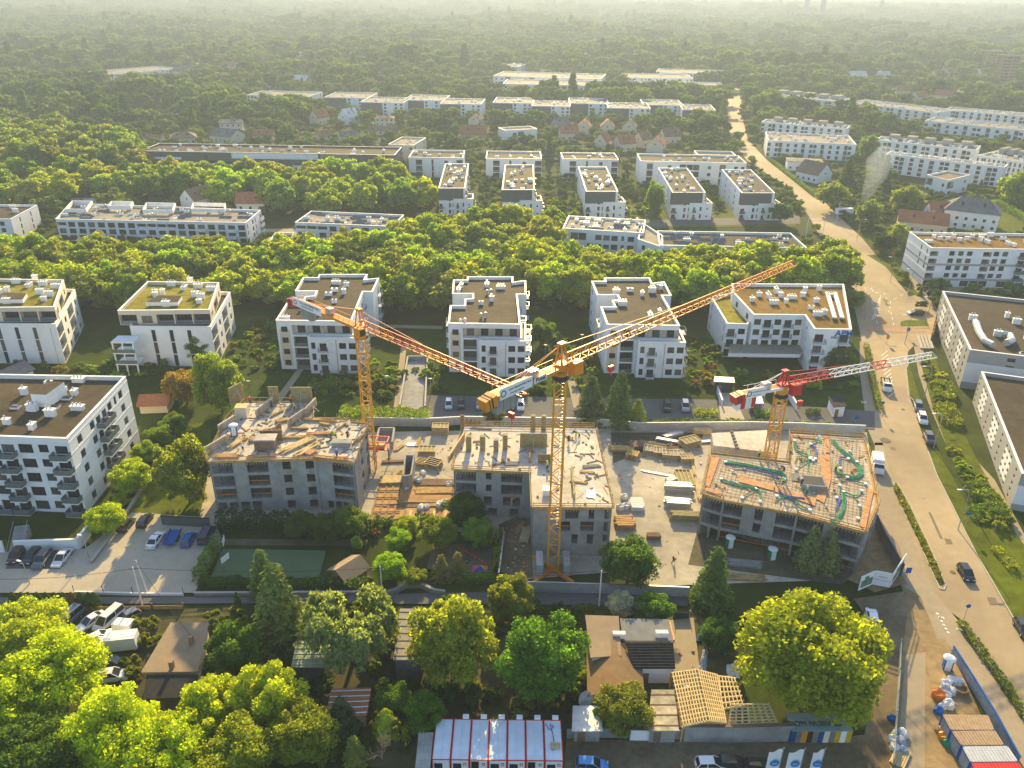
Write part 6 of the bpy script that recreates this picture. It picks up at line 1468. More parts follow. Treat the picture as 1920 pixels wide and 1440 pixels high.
boxy('skip_box', 'grey concrete trough on the left shell deck near the right workers', 'box', 641, 835, z1, 3.4, 1.6, .9, 0, ['concrete', 'concrete'], .05); boxy('plywood_box', 'pale crate beside the crane mast on the middle shell deck', 'crate', 1026, 925, z2, 1.5, 1.6, 1.0, -4, ['bag_white', 'white_paint'], .06)
boxy('plywood_box', 'low timber hutch on the middle of the left shell deck', 'box', 500, 838, z1, 3.6, 2.6, 2.0, 4, ['tile_brown', 'slab_top'], .12)
def toilet(label, x, y, z=0, rot=0, col='white_paint', c2='blue_paint'):
    p = G(x, y, z); t = thing('portable_toilet', label, 'toilet', p + (z,), R_(rot), 'portable toilets'); b = MB(); b.obox(0, 0, .1, 1.15, 1.15, 2.0, 0, 0, .97); b.build('cabin', c2, t)
    c = MB(); c.lathe([(.86, 0), (.86, .08), (.6, .25), (.2, .32)], (0, 0, 2.1), 4 * 3); c.build('roof', col, t); d = MB(); d.box(-.4, .4, -.62, -.58, .2, 1.95); d.build('door', col, t); s = MB(); s.box(-.62, .62, -.62, .62, 0, .1); s.build('skid', 'dark_metal', t)
toilet('blue and white toilet cabin up on the left shell deck', 440, 816, z1, 15); toilet('white and green toilet left of the pair before the right shell', 1367, 1026, 0, 5, 'white_paint', 'green_paint'); toilet('white and green toilet right of the pair before the right shell', 1446, 1048, 0, 8, 'white_paint', 'green_paint')
toilet('blue toilet with white roof at the foot of the dirt track bend', 1774, 1255, 0, -20)
# yard stacks
for i, (x, y, lx, ly, h, rot, m) in enumerate([(826, 812, 3.4, 2.2, 2.0, 0, 'form_panel'), (801, 848, 3.4, 2.4, 1.0, 0, 'form_panel'), (793, 872, 2.0, 2.8, 1.0, 68, 'tar_black'), (813, 874, 2.6, 3.0, 1.2, 66, 'tar_black'), (1293, 835, 4, 2.6, 1.6, 24, 'form_panel'), (1255, 858, 3, 2.2, 1.3, -6, 'concrete'), (1270, 858, 2.6, 2.2, 1.2, 2, 'concrete'), (1287, 864, 2.6, 2.2, 1.2, 4, 'form_panel'), (1220, 848, 3, 2.4, 1.1, -15, 'concrete'), (1236, 852, 2.4, 2.4, 1.2, -8, 'concrete'), (1283, 900, 3.0, 5.5, .8, 0, 'form_panel')]):
    frame_stack(f'{"black" if m == "tar_black" else "grey" if m == "concrete" else "yellowish"} form panels piled {"between left and middle shells" if x < 1000 else "left of right shell"}, {ORD[i]} of eleven piles', x, y, 0, lx, ly, h, R_(rot), m, 'form panel piles in the yard')
for i, (x, y, lx, ly, h, rot, m) in enumerate([(1272, 920, 5.5, 1.7, 1.6, -4, 'sheet_metal'), (1270, 950, 5, 2.0, 1.5, -6, 'sheet_metal'), (1284, 975, 5.5, 1.6, 1.6, -3, 'form_panel'), (1262, 818, 5, 1.2, .8, 28, 'sheet_metal'), (1250, 828, 4.5, .9, .6, -20, 'sheet_metal'), (1235, 890, 7, .6, .3, -18, 'sheet_metal'), (1258, 902, 2.2, 1.4, .7, 30, 'bag_white'), (1170, 985, 3.6, 3.2, 1.2, 2, 'ply'), (1194, 950, 2.6, 3.4, 1.0, -2, 'bag_white'), (1195, 838, 4, 2.5, .9, 8, 'tile_brown'), (1165, 845, 5, 2.0, .8, -4, 'timber'), (1185, 858, 2.6, 2.6, 1.2, 70, 'timber'), (1316, 812, 4.4, 1.6, 1.2, -3, 'timber_pale'), (1330, 830, 6, .8, .5, 8, 'sheet_metal'), (1300, 880, 6, .6, .5, 84, 'timber_pale'), (1308, 920, 8, .7, .6, 84, 'timber_pale'),
                                           (740, 868, 5, .8, .5, 4, 'tile_brown'), (735, 905, 4.6, 2.6, .9, 4, 'timber_pale'), (745, 895, 4, .8, .5, 70, 'timber'), (752, 890, 4, .8, .5, 64, 'ply'), (820, 908, 9, 2.2, .6, 0, 'tile_brown'), (815, 925, 8, 2.0, .8, 2, 'timber'), (800, 940, 11, 2.4, .7, 3, 'ply'), (780, 952, 12, 1.0, .5, 0, 'tile_brown'), (820, 950, 8, 1.2, .6, -2, 'timber'), (748, 842, 3, .8, .4, 60, 'timber'), (774, 835, 2.6, 1.4, .3, 4, 'sheet_metal'), (785, 830, 4, .7, .4, 84, 'timber'), (985, 1005, 4.6, 1.6, .5, 80, 'timber_pale'), (975, 990, 4, .8, .3, 70, 'timber'), (995, 990, 5, .8, .3, 78, 'timber'),
                                           (1225, 1010, 2.5, 1.2, 1.0, 0, 'tile_brown'), (1200, 1030, 2.4, 1.2, .8, 5, 'timber'), (1395, 1060, 6, 1.8, .6, -8, 'concrete'), (1400, 1085, 6, 1.5, .5, -4, 'timber')]):
    nm = {'sheet_metal': 'shiny metal beams', 'form_panel': 'yellow form boards', 'bag_white': 'pale slabs', 'ply': 'orange boards', 'timber': 'brown beams', 'timber_pale': 'pale planks', 'tile_brown': 'dark beams', 'concrete': 'grey slabs'}[m]
    pl = 'between left and middle shells' if x < 870 else 'left of the crane foot' if x < 1010 else 'in the sandy yard' if x < 1320 else 'before the right shell'
    stack(f'{nm} stacked {pl}, {ORD[i] if i < 30 else ["thirty-first", "thirty-second", "thirty-third", "thirty-fourth", "thirty-fifth", "thirty-sixth"][i - 30]} of the yard stacks', x, y, 0, lx, ly, h, R_(rot), m, name='material_stack', cat='material', group='material stacks in the yard', jit=.05 if m in ('timber', 'ply') else .02, n=6, layers=3)
def bag(label, x, y, z=0, s=1.0, mat='bag_white', group='big bags and sacks'):
    p = G(x, y, z); b = MB(); r = random.Random(int(x + y)); n = 9; prof = [(.52, 0), (.66, .12), (.68, .5), (.58, .82), (.25, .95)]
    for rr, zz in prof: pass
    b.lathe([(a * s * r.uniform(.92, 1.08), c * s) for a, c in prof], n=n)
    b.v = [(v[0] * (1 + .12 * math.sin(v[2] * 5 + v[1] * 4)), v[1] * (1 + .12 * math.cos(v[0] * 5)), v[2] * (1 + .1 * math.sin(v[0] * 6))) for v in b.v]
    for sx in (-1, 1): b.tube([(sx * .4 * s, -.3 * s, .8 * s), (sx * .42 * s, 0, 1.15 * s), (sx * .4 * s, .3 * s, .8 * s)], .035, 4)
    return tag(b.build('big_bag', mat, None, p + (z,), r.uniform(0, 3)), label, 'sack', group)
for i, (x, y, s) in enumerate([(790, 957, 1.2), (800, 955, 1.0), (826, 952, 1.3), (834, 945, 1.0), (785, 905, 1.3), (842, 912, 1.1), (762, 918, 1.0), (1163, 955, 1.1), (1174, 953, 1.1), (1170, 935, 1.0), (793, 890, .9)]):
    bag(f'white big bag {"on the deck between the shells" if x < 1000 else "at the foot of the middle shell"}, {ORD[i]} counted from the deck edge', x, y, 0, s)
# wooden formwork deck and raw core walls between the shells
p0 = G(690, 975); t = thing('formwork_deck', 'large orange wooden formwork deck between left and middle shells', 'deck', p0)
rl = lambda x, y, z=0: (G(x, y, z)[0] - p0[0], G(x, y, z)[1] - p0[1], z)
b = MB(); b.hexa([rl(x, y, .25) for x, y in ((692, 976), (840, 968), (850, 905), (714, 905))], [rl(x, y, .4) for x, y in ((692, 976), (840, 968), (850, 905), (714, 905))]); b.build('deck_board', 'ply', t)
for i, (a, c) in enumerate([((694, 974), (714, 906)), ((708, 974), (727, 906)), ((722, 974), (739, 906)), ((736, 974), (751, 906))]): b = MB(); b.bar(rl(*a, .5), rl(*c, .5), .35, .12); b.build('edge_beam', 'rust', t)
for y in (920, 933, 946, 960): b = MB(); b.bar(rl(700 + (960 - y) * .2, y, .58), rl(750, y - 1, .58), .18, .12); b.build('cross_beam', 'tile_brown', t)
for i in range(8): b = MB(); b.bar(rl(757 + i * 11, 971, .48), rl(760 + i * 11, 957, .48), .5, .1); b.build('loose_plank', 'timber_pale' if i % 2 else 'rust', t)
for lab, pts, h in (('grey raw concrete core wall rising from the wooden deck', [(757, 920), (772, 918), (778, 880), (762, 880)], 3.4),):
    q = W(pts); t = thing('core_wall', lab, 'wall', q[0]); L = [(a[0] - q[0][0], a[1] - q[0][1]) for a in q]; b = MB()
    for i in (0, 1, 2, 3): b.bar(L[i] + (h / 2,), L[(i + 1) % 4] + (h / 2,), .3, h)
    b.build('concrete_wall', 'concrete', t); c = MB(); c.prism(inset(L, .2), .0, .15); c.build('floor', 'concrete_dark', t)
q = W([(706, 842), (736, 842), (740, 815), (712, 815)]); t = thing('basement_pit', 'sunken concrete pit with side walls, right of the left shell', 'pit', q[0]); L = [(a[0] - q[0][0], a[1] - q[0][1]) for a in q]; b = MB()
for i in (1, 2, 3): b.bar(L[i] + (.9,), L[(i + 1) % 4] + (.9,), .35, 1.8)
b.build('pit_wall', 'concrete', t); c = MB(); c.prism(inset(L, .2), .03, .07); c.build('floor', 'concrete_dark', t)
p = G(706, 866); t = thing('loading_cage', 'red steel loading cage hung at the right corner of the left shell', 'cage', p + (3.5,), R_(-4)); b = MB()
for y in (-1.1, 1.1):
    for z in (0, 1.9): b.bar((-2.7, y, z), (2.7, y, z), .16)
    for x in (-2.7, -.9, .9, 2.7): b.bar((x, y, 0), (x, y, 1.9), .12)
    for x in (-2.7, -.9, .9): b.bar((x, y, 0), (x + 1.8, y, 1.9), .1)
for x in (-2.7, 2.7):
    for z in (0, 1.9): b.bar((x, -1.1, z), (x, 1.1, z), .14)
b.bar((-2.7, 0, .02), (2.7, 0, .02), 2, .05); b.build('frame', 'red_paint', t); c = MB(); c.box(-2, 2, -.7, .7, .08, .9); c.build('plank_load', 'timber_pale', t)
for lx in (-2.6, 2.6): c = MB(); c.bar((lx, 0, -3.5), (lx, 0, 0), .2); c.build('leg', 'dark_metal', t)
p = G(955, 950); t = thing('loading_platform', 'red edged loading platform on the middle shell front', 'platform', p + (2.6,)); b = MB(); b.box(-2.2, 2.2, -1.6, 1.2, 0, .12); b.build('floor', 'concrete_dark', t); b = MB(); b.box(-2.3, 2.3, -1.72, -1.6, -.1, .75); b.build('toe_board', 'red_paint', t); b = MB()
for x in (-2.2, 2.2): b.bar((x, -1.6, .1), (x, 1.2, 5.2), .07); b.bar((x, -1.6, -2.6), (x, -1.6, 0), .12)
b.build('hanger', 'red_paint', t)
# sloping access slab, hoardings
q = [(1338, 835), (1443, 848), (1438, 806), (1334, 812)]; p = G(*q[0]); t = thing('concrete_ramp', 'bare pale concrete slab roof behind the right shell, beside the crane', 'ramp', p); b = MB(); hz = 2.6
b.hexa([(G(x, y, hz)[0] - p[0], G(x, y, hz)[1] - p[1], 0) for x, y in q], [(G(x, y, hz)[0] - p[0], G(x, y, hz)[1] - p[1], hz) for x, y in q]); b.build('slab', 'slab_top', t)
for i in range(6): c = MB(); a = G(1372 + i * 2, 812 + i * 6, hz); c.obox(a[0] - p[0], a[1] - p[1], hz, .6, .5, .5); c.build('upstand', 'concrete_dark', t)
def wall_run(name, label, cat, px, h, t, mat, cap=None, posts=None, z=0, group=None, pname='panel', capname='coping'):
    P = W(px); o = P[0]; root = thing(name, label, cat, o, 0, group); L = [(p[0] - o[0], p[1] - o[1]) for p in P]
    for i in range(len(L) - 1):
        b = MB(); b.bar(L[i] + (h / 2,), L[i + 1] + (h / 2,), t, h); b.build(pname, mat, root)
    if cap:
        c = MB()
        for i in range(len(L) - 1): c.bar(L[i] + (h + .06,), L[i + 1] + (h + .06,), t + .14, .12)
        c.build(capname, cap, root)
    if posts:
        for i in range(len(L) - 1):
            a, b_ = Vector(L[i]), Vector(L[i + 1]); n = max(1, int((b_ - a).length / posts[0]))
            for k in range(n + 1):
                v = a + (b_ - a) * k / n; c = MB(); c.bar((v.x, v.y, 0), (v.x, v.y, posts[1]), posts[2]); c.build('post', posts[3], root)
    return root
wall_run('site_fence', 'long pale hoarding along the drive behind the building site', 'fence', [(690, 798), (800, 800), (870, 796), (1115, 800), (1200, 808), (1400, 806), (1490, 808), (1620, 813)], 2.0, .12, 'sheet_metal', 'white_paint')
wall_run('site_fence', 'grey metal hoarding along the lane below the crane foot', 'fence', [(955, 1112), (1000, 1110), (1130, 1114), (1290, 1120)], 2.0, .12, 'sheet_metal', 'steel')
wall_run('site_fence', 'dark hoarding between the right shell and the pavement', 'fence', [(1640, 985), (1655, 1020), (1690, 1080)], 2.2, .12, 'concrete_dark', 'dark_metal')
wall_run('site_fence', 'dark panel fence between car park and the left shell', 'fence', [(305, 985), (395, 990)], 2.0, .12, 'dark_wall', 'dark_metal'); wall_run('site_fence', 'low rough fence beside the playground and the crane pit', 'fence', [(942, 1000), (945, 1010), (935, 1085)], 1.2, .1, 'concrete', 'steel')
P = [(1607, 1112), (1634, 1100), (1666, 1106), (1692, 1066)]; o = G(*P[0]); t = thing('advert_hoarding', 'white three-panel advert hoarding at the site corner by the pavement', 'sign', o)
for i in range(3):
    a, c = G(*P[i]), G(*P[i + 1]); v = Vector(c) - Vector(a); an = math.atan2(v.y, v.x); b = MB(); b.box(.05, v.length - .05, -.06, .06, .5, 3.3); pn = b.build('panel', 'white_paint', t, (a[0] - o[0], a[1] - o[1], 0), an)
    f = MB(); f.box(.0, v.length, -.02, .08, .38, .5); f.box(0, .1, .06, .16, 0, 3.3); f.box(v.length - .1, v.length, .06, .16, 0, 3.3); f.build('frame', 'dark_metal', pn)
    if i == 1: text('OSIEDLE', 'concrete_dark', .38, pn, (v.length / 2, -.07, 2.2), (math.pi / 2, 0, 0), ext=.005); text('SPRZEDAZ MIESZKAN', 'concrete_dark', .26, pn, (v.length / 2, -.07, 1.6), (math.pi / 2, 0, 0), ext=.005)
    else: g_ = MB(); g_.box(v.length * .1, v.length * .9, -.075, -.062, .9, 2.3); g_.box(v.length * .3, v.length * .6, -.08, -.076, 1.2, 2.9); g_.build('picture', M('poster_green', (.12, .2, .12), var=.5, scale=1.2).name, pn)
for x, y, nm in ((1690, 880, 1),): pass
# loose litter of the site: offcuts, rods, scraps and stones nobody would count
def litter(name, label, poly, z, n, seed, smax=1.6):
    P = W(poly, z); o = P[0]; r = random.Random(seed); xs = [p[0] for p in P]; ys = [p[1] for p in P]; b = MB(); k = 0
    while k < n:
        p = (r.uniform(min(xs), max(xs)), r.uniform(min(ys), max(ys)))
        if not inside(p, P): continue
        k += 1; t = r.random()
        if t < .6: b.obox(p[0] - o[0], p[1] - o[1], .02, r.uniform(.4, smax * 1.6), r.uniform(.06, .22), r.uniform(.04, .14), r.uniform(0, 3.1), r.choice((0, 0, 1, 2, 4)))
        else: s_ = r.uniform(.12, .5); b.obox(p[0] - o[0], p[1] - o[1], .02, s_, s_ * r.uniform(.5, 1.2), s_ * r.uniform(.3, .9), r.uniform(0, 3.1), r.choice((0, 1, 1, 3, 5, 2, 0)), .8)
    tag(b.build(name, ['timber', 'concrete_dark', 'rust', 'bag_white', 'dark_metal', 'orange_paint'], None, o + (z,)), label, 'debris', kind='stuff')
litter('debris', 'offcuts and tools strewn over the left shell deck', k1px, H1, 330, 1); litter('debris', 'offcuts strewn over the middle shell deck', k2px, H2, 130, 2); litter('debris', 'scraps strewn over the sandy yard', [(1150, 870), (1320, 870), (1310, 985), (1290, 1080), (1160, 1070)], 0, 150, 3, 1.0); litter('debris', 'scraps and rods strewn between the shells', [(700, 970), (690, 815), (850, 812), (850, 965)], 0, 420, 4, 2.4)
litter('debris', 'timber and scrap strewn behind the sandy yard', [(1148, 830), (1320, 815), (1320, 880), (1180, 868)], 0, 330, 5, 2.2); litter('debris', 'scrap strewn in the strip left of the crane foot', [(940, 1080), (945, 990), (990, 985), (990, 1085)], 0, 220, 6, 2.4); litter('debris', 'rubble around the old yard sheds', [(1070, 1380), (1110, 1160), (1400, 1190), (1370, 1380)], 0, 240, 7, 1.2); litter('debris', 'scraps on the tube-covered deck', k3px, z3 + .1, 110, 8, 1.2)
# ------------------------------------------------------------------ people
def person_mesh(pose):
    """joints of the pose -> tapered limbs fused into one skin; clothes are the same limbs a little wider"""
    L, ky, arms, h = {'stand': (0, (.02, -.02), ((-.27, .03, .86), (.27, .03, .86)), .92), 'bend': (.5, (.14, -.12), ((-.2, .74, .62), (.22, .78, .62)), .84), 'walk': (.06, (.30, -.30), ((-.27, -.2, .92), (.27, .26, .94)), .90)}[pose]
    sh = Vector((0, L, h + .50 - L * .42)); nk = sh + Vector((0, .04 + L * .22, .12 - L * .1)); hd = nk + Vector((0, .02 + L * .12, .13)); pel = Vector((0, 0, h))
    def limbs(b, k, parts):
        if 't' in parts:
            b.tube([pel + Vector((0, 0, -.10)), pel, pel + Vector((0, L * .12, .12))], [.13 + k, .155 + k, .14 + k], 10)
            for s, y in zip((-1, 1), ky): b.tube([(s * .085, 0, h), (s * .095, y * .5 + .03, h * .5), (s * .10, y, .09)], [.092 + k, .066 + k, .046 + k], 8)
        if 'j' in parts:
            b.tube([pel + Vector((0, L * .1, .06)), pel.lerp(sh, .55), sh, sh.lerp(nk, .5)], [.135 + k, .15 + k, .15 + k, .07 + k], 10); b.tube([sh + Vector((-.2, 0, -.02)), sh + Vector((.2, 0, -.02))], .075 + k, 8)
            for s, a in zip((-1, 1), arms): S_ = sh + Vector((s * .2, 0, -.02)); A = Vector(a); E_ = S_.lerp(A, .5) + Vector((s * .04, -.05, -.02)); b.tube([S_, E_, A], [.062 + k, .048 + k, .034 + k], 8)
        if 's' in parts:
            b.tube([sh, nk, hd], [.06, .052, .05], 8); b.lathe([(.02, -.125), (.07, -.105), (.088, -.03), (.092, .03), (.075, .09), (.02, .115)], hd, 12); b.tube([hd + Vector((0, .085, .02)), hd + Vector((0, .115, -.025))], [.012, .02], 5)
            for s in (-1, 1): b.tube([hd + Vector((s * .085, 0, .02)), hd + Vector((s * .105, -.01, -.03))], .018, 5)
            for s, y in zip((-1, 1), ky): b.tube([(s * .10, y - .06, .05), (s * .11, y + .17, .04)], [.045, .04], 7)
            for s, a in zip((-1, 1), arms): A = Vector(a); b.tube([A, A + Vector((0, .01, -.09))], [.034, .042], 7)
    def fuse(parts, k, vox, mat, name):
        b = MB(); limbs(b, k, parts); me = b.mesh(name, [mat]); o = bpy.data.objects.new(name, me); COL.objects.link(o); md = o.modifiers.new('r', 'REMESH'); md.mode = 'VOXEL'; md.voxel_size = vox; md.use_smooth_shade = True
        bpy.context.view_layer.update(); m2 = bpy.data.meshes.new_from_object(o.evaluated_get(bpy.context.evaluated_depsgraph_get())); bpy.data.objects.remove(o); m2.materials.clear(); m2.materials.append(MATS[mat]); return m2
    body = fuse('tjs', 0, .022, 'skin', 'person'); bm = bmesh.new(); bm.from_mesh(body); x = MB()
    for s, a in zip((-1, 1), arms):
        A = Vector(a) + Vector((0, .01, -.10))
        for f in range(5): dx = (f - 2) * .018 if f < 4 else s * -.045; ln = (.075, .088, .092, .08, .055)[f]; x.tube([A + Vector((dx, 0, .02)), A + Vector((dx * 1.15, .012, -ln * .55)), A + Vector((dx * 1.05, .035, -ln))], .009, 4)
    bm.from_mesh(x.mesh('f', ['skin'])); bm.to_mesh(body); bm.free()
    e = MB()
    for s in (-1, 1): e.lathe([(.013, 0), (.0, .006)], hd + Vector((s * .035, .088, .025)), 6)
    c = MB(); c.lathe([(.155, -.02), (.125, 0), (.122, .05), (.09, .10), (.02, .125)], (hd[0], hd[1], hd[2] + .045), 12)
    hr = MB(); hr.lathe([(.098, .0), (.102, .04), (.08, .10), (.02, .125)], (hd[0], hd[1] - .012, hd[2]), 10)
    return body, fuse('j', .016, .026, 'cloth', 'jacket'), fuse('t', .014, .026, 'cloth', 'trousers'), c.mesh('helmet', ['cloth']), hr.mesh('hair', ['tar_black'])
PM = {k: person_mesh(k) for k in ('stand', 'bend', 'walk')}
def person(label, x, y, z, pose, rot, jc, tc=(.03, .04, .08), hc=(.75, .73, .68), helmet=True, group=None):
    p = G(x, y, z); b, j, t, h, hr = PM[pose]; o = inst('person', b, None, p + (z + .01,), R_(rot)); tag(o, label, 'person', group)
    inst('jacket', j, o, color=jc); inst('trousers', t, o, color=tc)
    if helmet: inst('helmet', h, o, color=hc)
    else: inst('hair', hr, o)
YL, ORC, RDC = (.45, .65, .03), (.8, .2, .02), (.55, .03, .02)
zz1, zz2, zz3 = z1 + .02, z2 + .02, z3 + .15
ppl = [('red jacket worker standing by the upright forms at the back left', 470, 758, zz1, 'stand', 20, RDC), ('worker in dark clothes beside the second upright form', 510, 764, zz1, 'stand', 80, (.1, .09, .06)), ('orange vest worker at the back right of the left shell', 546, 756, zz1, 'stand', 10, ORC), ('yellow vest worker with dark trousers at the back right of the left shell', 553, 770, zz1, 'walk', 140, YL),
       ('bending worker in dark vest near the right side of the left shell deck', 620, 822, zz1, 'bend', -40, (.25, .3, .05)), ('yellow vest worker crouching beside the dark one, left shell deck', 630, 822, zz1, 'bend', 60, YL), ('bending yellow vest worker among the tools, left shell deck', 599, 842, zz1, 'bend', 200, YL), ('worker in pale shirt stooping left on the left shell deck', 456, 846, zz1, 'bend', 30, (.6, .6, .62)),
       ('worker in blue at the front parapet form, left shell deck', 632, 858, zz1, 'stand', 0, (.12, .12, .4)), ('dark clothed worker beside the tripod at the right of the left shell deck', 652, 822, zz1, 'stand', 190, (.06, .06, .07)),
       ('yellow vest worker kneeling at the back of the middle shell deck', 1086, 822, zz2, 'bend', 45, YL), ('dark worker next to the kneeling yellow one, middle shell deck', 1080, 818, zz2, 'bend', 100, (.05, .05, .06)), ('yellow vest worker standing left of the crane mast, middle shell deck', 1026, 880, zz2, 'stand', 60, YL), ('dark worker right of the crane mast, middle shell deck', 1066, 830, zz2, 'stand', 10, (.08, .07, .08)),
       ('yellow vest worker at the back left edge of the tube deck', 1423, 858, zz3, 'stand', 10, YL), ('dark worker on the tube deck next to the green tube bundle', 1470, 885, zz3, 'bend', 70, (.06, .07, .06)), ('yellow vest worker on the orange boards of the tube deck', 1467, 910, zz3, 'walk', 120, YL), ('yellow vest worker right of the shaft on the tube deck', 1566, 884, zz3, 'bend', -30, YL), ('green shirted worker below the shaft on the tube deck', 1512, 928, zz3, 'stand', 40, (.2, .45, .08)), ('dark worker left of the shaft on the tube deck', 1502, 912, zz3, 'stand', 0, (.1, .08, .08)),
       ('red clothed worker crossing the sandy yard at its lower edge', 1262, 1057, 0, 'walk', 80, (.3, .06, .08)), ('worker in orange and yellow on the red edged platform', 963, 945, 2.75, 'stand', 30, (.8, .35, .02))]
for l, x, y, z, po, ro, c in ppl: person(l, x, y, z, po, ro, c)
person('pedestrian in grey walking on the path beside the long grey block', 1864, 995, 0, 'walk', 200, (.25, .2, .16), (.15, .12, .1), helmet=False)
person('person in white shirt standing on a balcony of the block between the cranes', 941, 686, 6.15, 'stand', 180, (.7, .75, .8), helmet=False) if False else None
# ------------------------------------------------------------------ cars
def loft(b, secs, m=0):
    n = len(secs[0]); i0 = len(b.v)
    for s in secs: b.v += s
    for k in range(len(secs) - 1):
        for j in range(n):
            a, c = i0 + k * n + j, i0 + k * n + (j + 1) % n; b.f.append((a, a + n, c + n, c)); b.m.append(m)
    b.f.append(tuple(i0 + j for j in range(n))); b.m.append(m); b.f.append(tuple(i0 + (len(secs) - 1) * n + j for j in range(n))[::-1]); b.m.append(m)
def car_parts(kind):
    S = {'hatch': (4.1, 1.75, [(-2.05, .80), (-1.95, .88), (-.9, .92), (.7, .90), (1.5, .80), (2.05, .62)], [(-1.95, .90), (-1.6, 1.46), (.15, 1.50), (1.05, .92)]),
         'sedan': (4.6, 1.8, [(-2.3, .78), (-2.2, .90), (-1.4, .92), (.9, .88), (1.7, .78), (2.3, .60)], [(-1.75, .92), (-.9, 1.42), (.2, 1.44), (1.2, .90)]),
         'suv': (4.5, 1.85, [(-2.25, .85), (-2.15, 1.0), (-.9, 1.05), (.9, 1.02), (1.7, .95), (2.25, .70)], [(-2.15, 1.02), (-1.85, 1.64), (.3, 1.68), (1.15, 1.03)]),
         'van': (5.0, 1.95, [(-2.5, .9), (-2.45, 1.1), (-1.4, 1.12), (1.3, 1.10), (2.1, 1.0), (2.5, .72)], [(-2.42, 1.12), (-2.3, 1.92), (.9, 1.95), (1.85, 1.08)])}[kind]
    L, Wd, belt, cab = S; w = Wd / 2; b = MB(); secs = []
    for x, zb in belt:
        e = .93 if abs(x) > L * .44 else 1; secs.append([(x, -w * .9 * e, .28), (x, w * .9 * e, .28), (x, w * e, .5), (x, w * .97 * e, zb - .08), (x, w * .86 * e, zb), (x, -w * .86 * e, zb), (x, -w * .97 * e, zb - .08), (x, -w * e, .5)])
    loft(b, secs); body = b.mesh('body', ['car_paint'])
    g_ = MB(); secs = []
    for i, (x, z) in enumerate(cab): k = .86 if i in (0, 3) else .72; zz = z - .02; secs.append([(x, -w * .86, .72), (x, w * .86, .72), (x, w * k, zz), (x, -w * k, zz)])
    loft(g_, secs); glass = g_.mesh('windows', ['car_glass'])
    r = MB(); (x1, z1_), (x2, z2_) = cab[1], cab[2]; r.hexa([(x1 - .05, -w * .735, z1_ - .05), (x2 + .05, -w * .735, z2_ - .05), (x2 + .05, w * .735, z2_ - .05), (x1 - .05, w * .735, z1_ - .05)], [(x1, -w * .66, z1_ + .03), (x2, -w * .66, z2_ + .03), (x2, w * .66, z2_ + .03), (x1, w * .66, z1_ + .03)])
    for s in (-1, 1):
        for (a, c, q) in ((cab[0], cab[1], 0), (cab[3], cab[2], 0)): r.bar((a[0], s * w * .85, a[1]), (c[0], s * w * .72, c[1]), .09, .06)
        xm = (cab[1][0] + cab[2][0]) / 2; r.bar((xm, s * w * .875, .9), (xm, s * w * .735, cab[1][1]), .09, .05)
    roof = r.mesh('roof', ['car_paint'])
    wh = MB(); wh.lathe([(.0, 0), (.33, 0), (.33, .2), (.0, .2)], n=12); wheel = wh.mesh('wheel', ['rubber']); ri = MB(); ri.lathe([(.2, .2), (.19, .215), (.02, .215)], n=8); rim = ri.mesh('rim', ['steel'])
    li = MB(); li.box(-.04, .03, -.2, .2, 0, .13); return L, w, body, glass, roof, wheel, rim, li.mesh('headlight', ['lamp_white']), li.mesh('tail_light', ['lamp_red'])
CP = {k: car_parts(k) for k in ('hatch', 'sedan', 'suv', 'van')}
def car(label, a, c, kind='hatch', col=(.3, .3, .3), name='parked_car', group=None, detail=True):
    """a = rear, c = front, photo pixels on the ground"""
    p, q = Vector(G(*a)), Vector(G(*c)); m = (p + q) / 2; an = math.atan2(q.y - p.y, q.x - p.x); L, w, body, glass, roof, wheel, rim, hl, tl = CP[kind]
    t = inst(name, body, None, (m.x, m.y, .03), an, color=col); tag(t, label, 'van' if kind == 'van' else 'car', group); inst('windows', glass, t); inst('roof', roof, t, color=col)
    for x in (-.31, .31):
        for s in (-1, 1):
            o = inst('wheel', wheel, t, (x * L, s * (w - .19), .33)); o.rotation_euler = (-s * math.pi / 2, 0, 0)
            if detail: inst('rim', rim, o)
    for s in (-1, 1): inst('headlight', hl, t, (L * .485, s * w * .62, .58)); inst('tail_light', tl, t, (-L * .492, s * w * .62, .72))
    return t
WH, SV, BK, DK, BL, RD, NB, GY = (.75, .74, .72), (.42, .43, .44), (.012, .012, .014), (.035, .035, .04), (.02, .10, .32), (.4, .015, .012), (.03, .05, .09), (.12, .12, .125)
